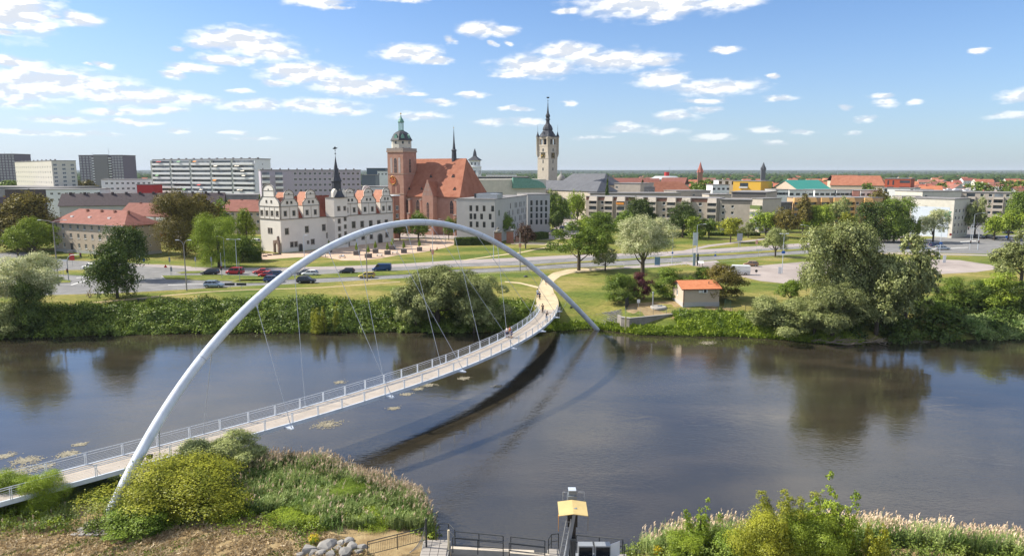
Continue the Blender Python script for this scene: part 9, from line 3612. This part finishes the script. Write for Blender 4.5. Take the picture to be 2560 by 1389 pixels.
g.add([(0, 0, 0), (1.0, .25, 0), (1.0, .25, 1.1), (0, 0, .85), (0, .04, 0), (1.0, .29, 0), (1.0, .29, 1.1), (0, .04, .85)], [(0, 1, 2, 3), (7, 6, 5, 4), (0, 4, 5, 1), (1, 5, 6, 2), (2, 6, 7, 3), (3, 7, 4, 0)])
tag(link('mesh_panel', g.mesh('mesh_panel', white_wall), None, (a.x, a.y, PZ)), 'white slanting mesh panel at the right of the cabinets', 'panel')
rr = random.Random(12)
ROCK = []
import bmesh
for k in range(5):
 bm = bmesh.new()
 bmesh.ops.create_icosphere(bm, subdivisions=2, radius=.5)
 for v_ in bm.verts:
  n_ = Vector((math.sin(v_.co.x * 7 + k), math.sin(v_.co.y * 6 + k * 2), math.sin(v_.co.z * 8 + k)))
  v_.co += n_ * .07
  for ax in (Vector((1, .3, .2)), Vector((-.6, .8, .3)), Vector((.1, -.2, 1)), Vector((-.3, -.9, .2))):
   a_ = ax.normalized()
   d_ = v_.co.dot(a_) - (.28 + .05 * ((k * 3) % 4))
   if d_ > 0:
    v_.co -= a_ * d_ * .9
 me = bpy.data.meshes.new('rock')
 bm.to_mesh(me)
 bm.free()
 me.materials.append(stone_mat)
 ROCK.append(me)
RK = [(772, 1376, 1.3, 'flat pale rock, leftmost of the big ones'), (800, 1384, .8, 'small rock at the frame edge beside the flat pale rock'), (816, 1366, 1.5, 'large grey angular rock in the middle of the rock pile'),
  (786, 1382, .9, 'rounded rock below the large grey one'), (846, 1372, .8, 'whitish rock right of the large grey one'), (828, 1386, .9, 'pale rock at the frame edge under the large grey one'), (862, 1382, 1.1, 'broad pale rock near the right of the pile'),
  (880, 1366, 1.0, 'buff rock behind the broad pale rock'), (852, 1358, .8, 'upper pale rock half sunk in dry grass'), (905, 1368, .9, 'grey rock close to the balustrade foot'), (896, 1380, .7, 'small rock beside the balustrade foot'), (750, 1387, .6, 'little rock at the left end of the pile'),
  (872, 1352, .9, 'sunken flat rock at the top of the pile')]
for i, (x_, y_, s, lb) in enumerate(RK):
 p = onground(x_, y_, 2.6)
 o = link('rock', ROCK[i % 5], None, (p.x, p.y, p.z + .05 * s), rr.uniform(0, 6), (s * 1.15, s * .95, s * .7))
 tag(o, lb, 'rock')
rs = np.random.RandomState(3)
for x_, y_, lb in ((785, 1358, 'small yellow-flowering weed above the rock pile'), (1644, 1388, 'small yellow-flowering weed at the bottom right bank')):
 p = onground(x_, y_, 2.6)
 r = thing('flowering_weed', lb, 'plant', tuple(p))
 link('flowers', quads_mesh('flowers', leaf_quads(rs, [(0, 0, .45, .4, .4, .25)], 260, .07, per=5), mat('yellow_petals', (.65, .50, .02), .7)), r)
 link('foliage', quads_mesh('foliage', leaf_quads(rs, [(0, 0, .2, .35, .35, .25)], 240, .09, per=5), LM['bright']), r)
# ------------------------------------------------------------------ haze
g = MB()
g.box(-9500, 9500, -420, 11900, -5, 92)
hz_m = bpy.data.materials.new('haze')
hz_m.use_nodes = True
nt = hz_m.node_tree
nt.nodes.clear()
out = nt.nodes.new('ShaderNodeOutputMaterial')
pv = nt.nodes.new('ShaderNodeVolumePrincipled')
pv.inputs['Color'].default_value = (.80, .88, 1.0, 1)
pv.inputs['Density'].default_value = HAZE_D = 0.00005
nt.links.new(pv.outputs[0], out.inputs['Volume'])
o = link('haze', g.mesh('haze', hz_m))
o['kind'] = 'stuff'
o['label'] = 'thin summer haze in the air over the town'
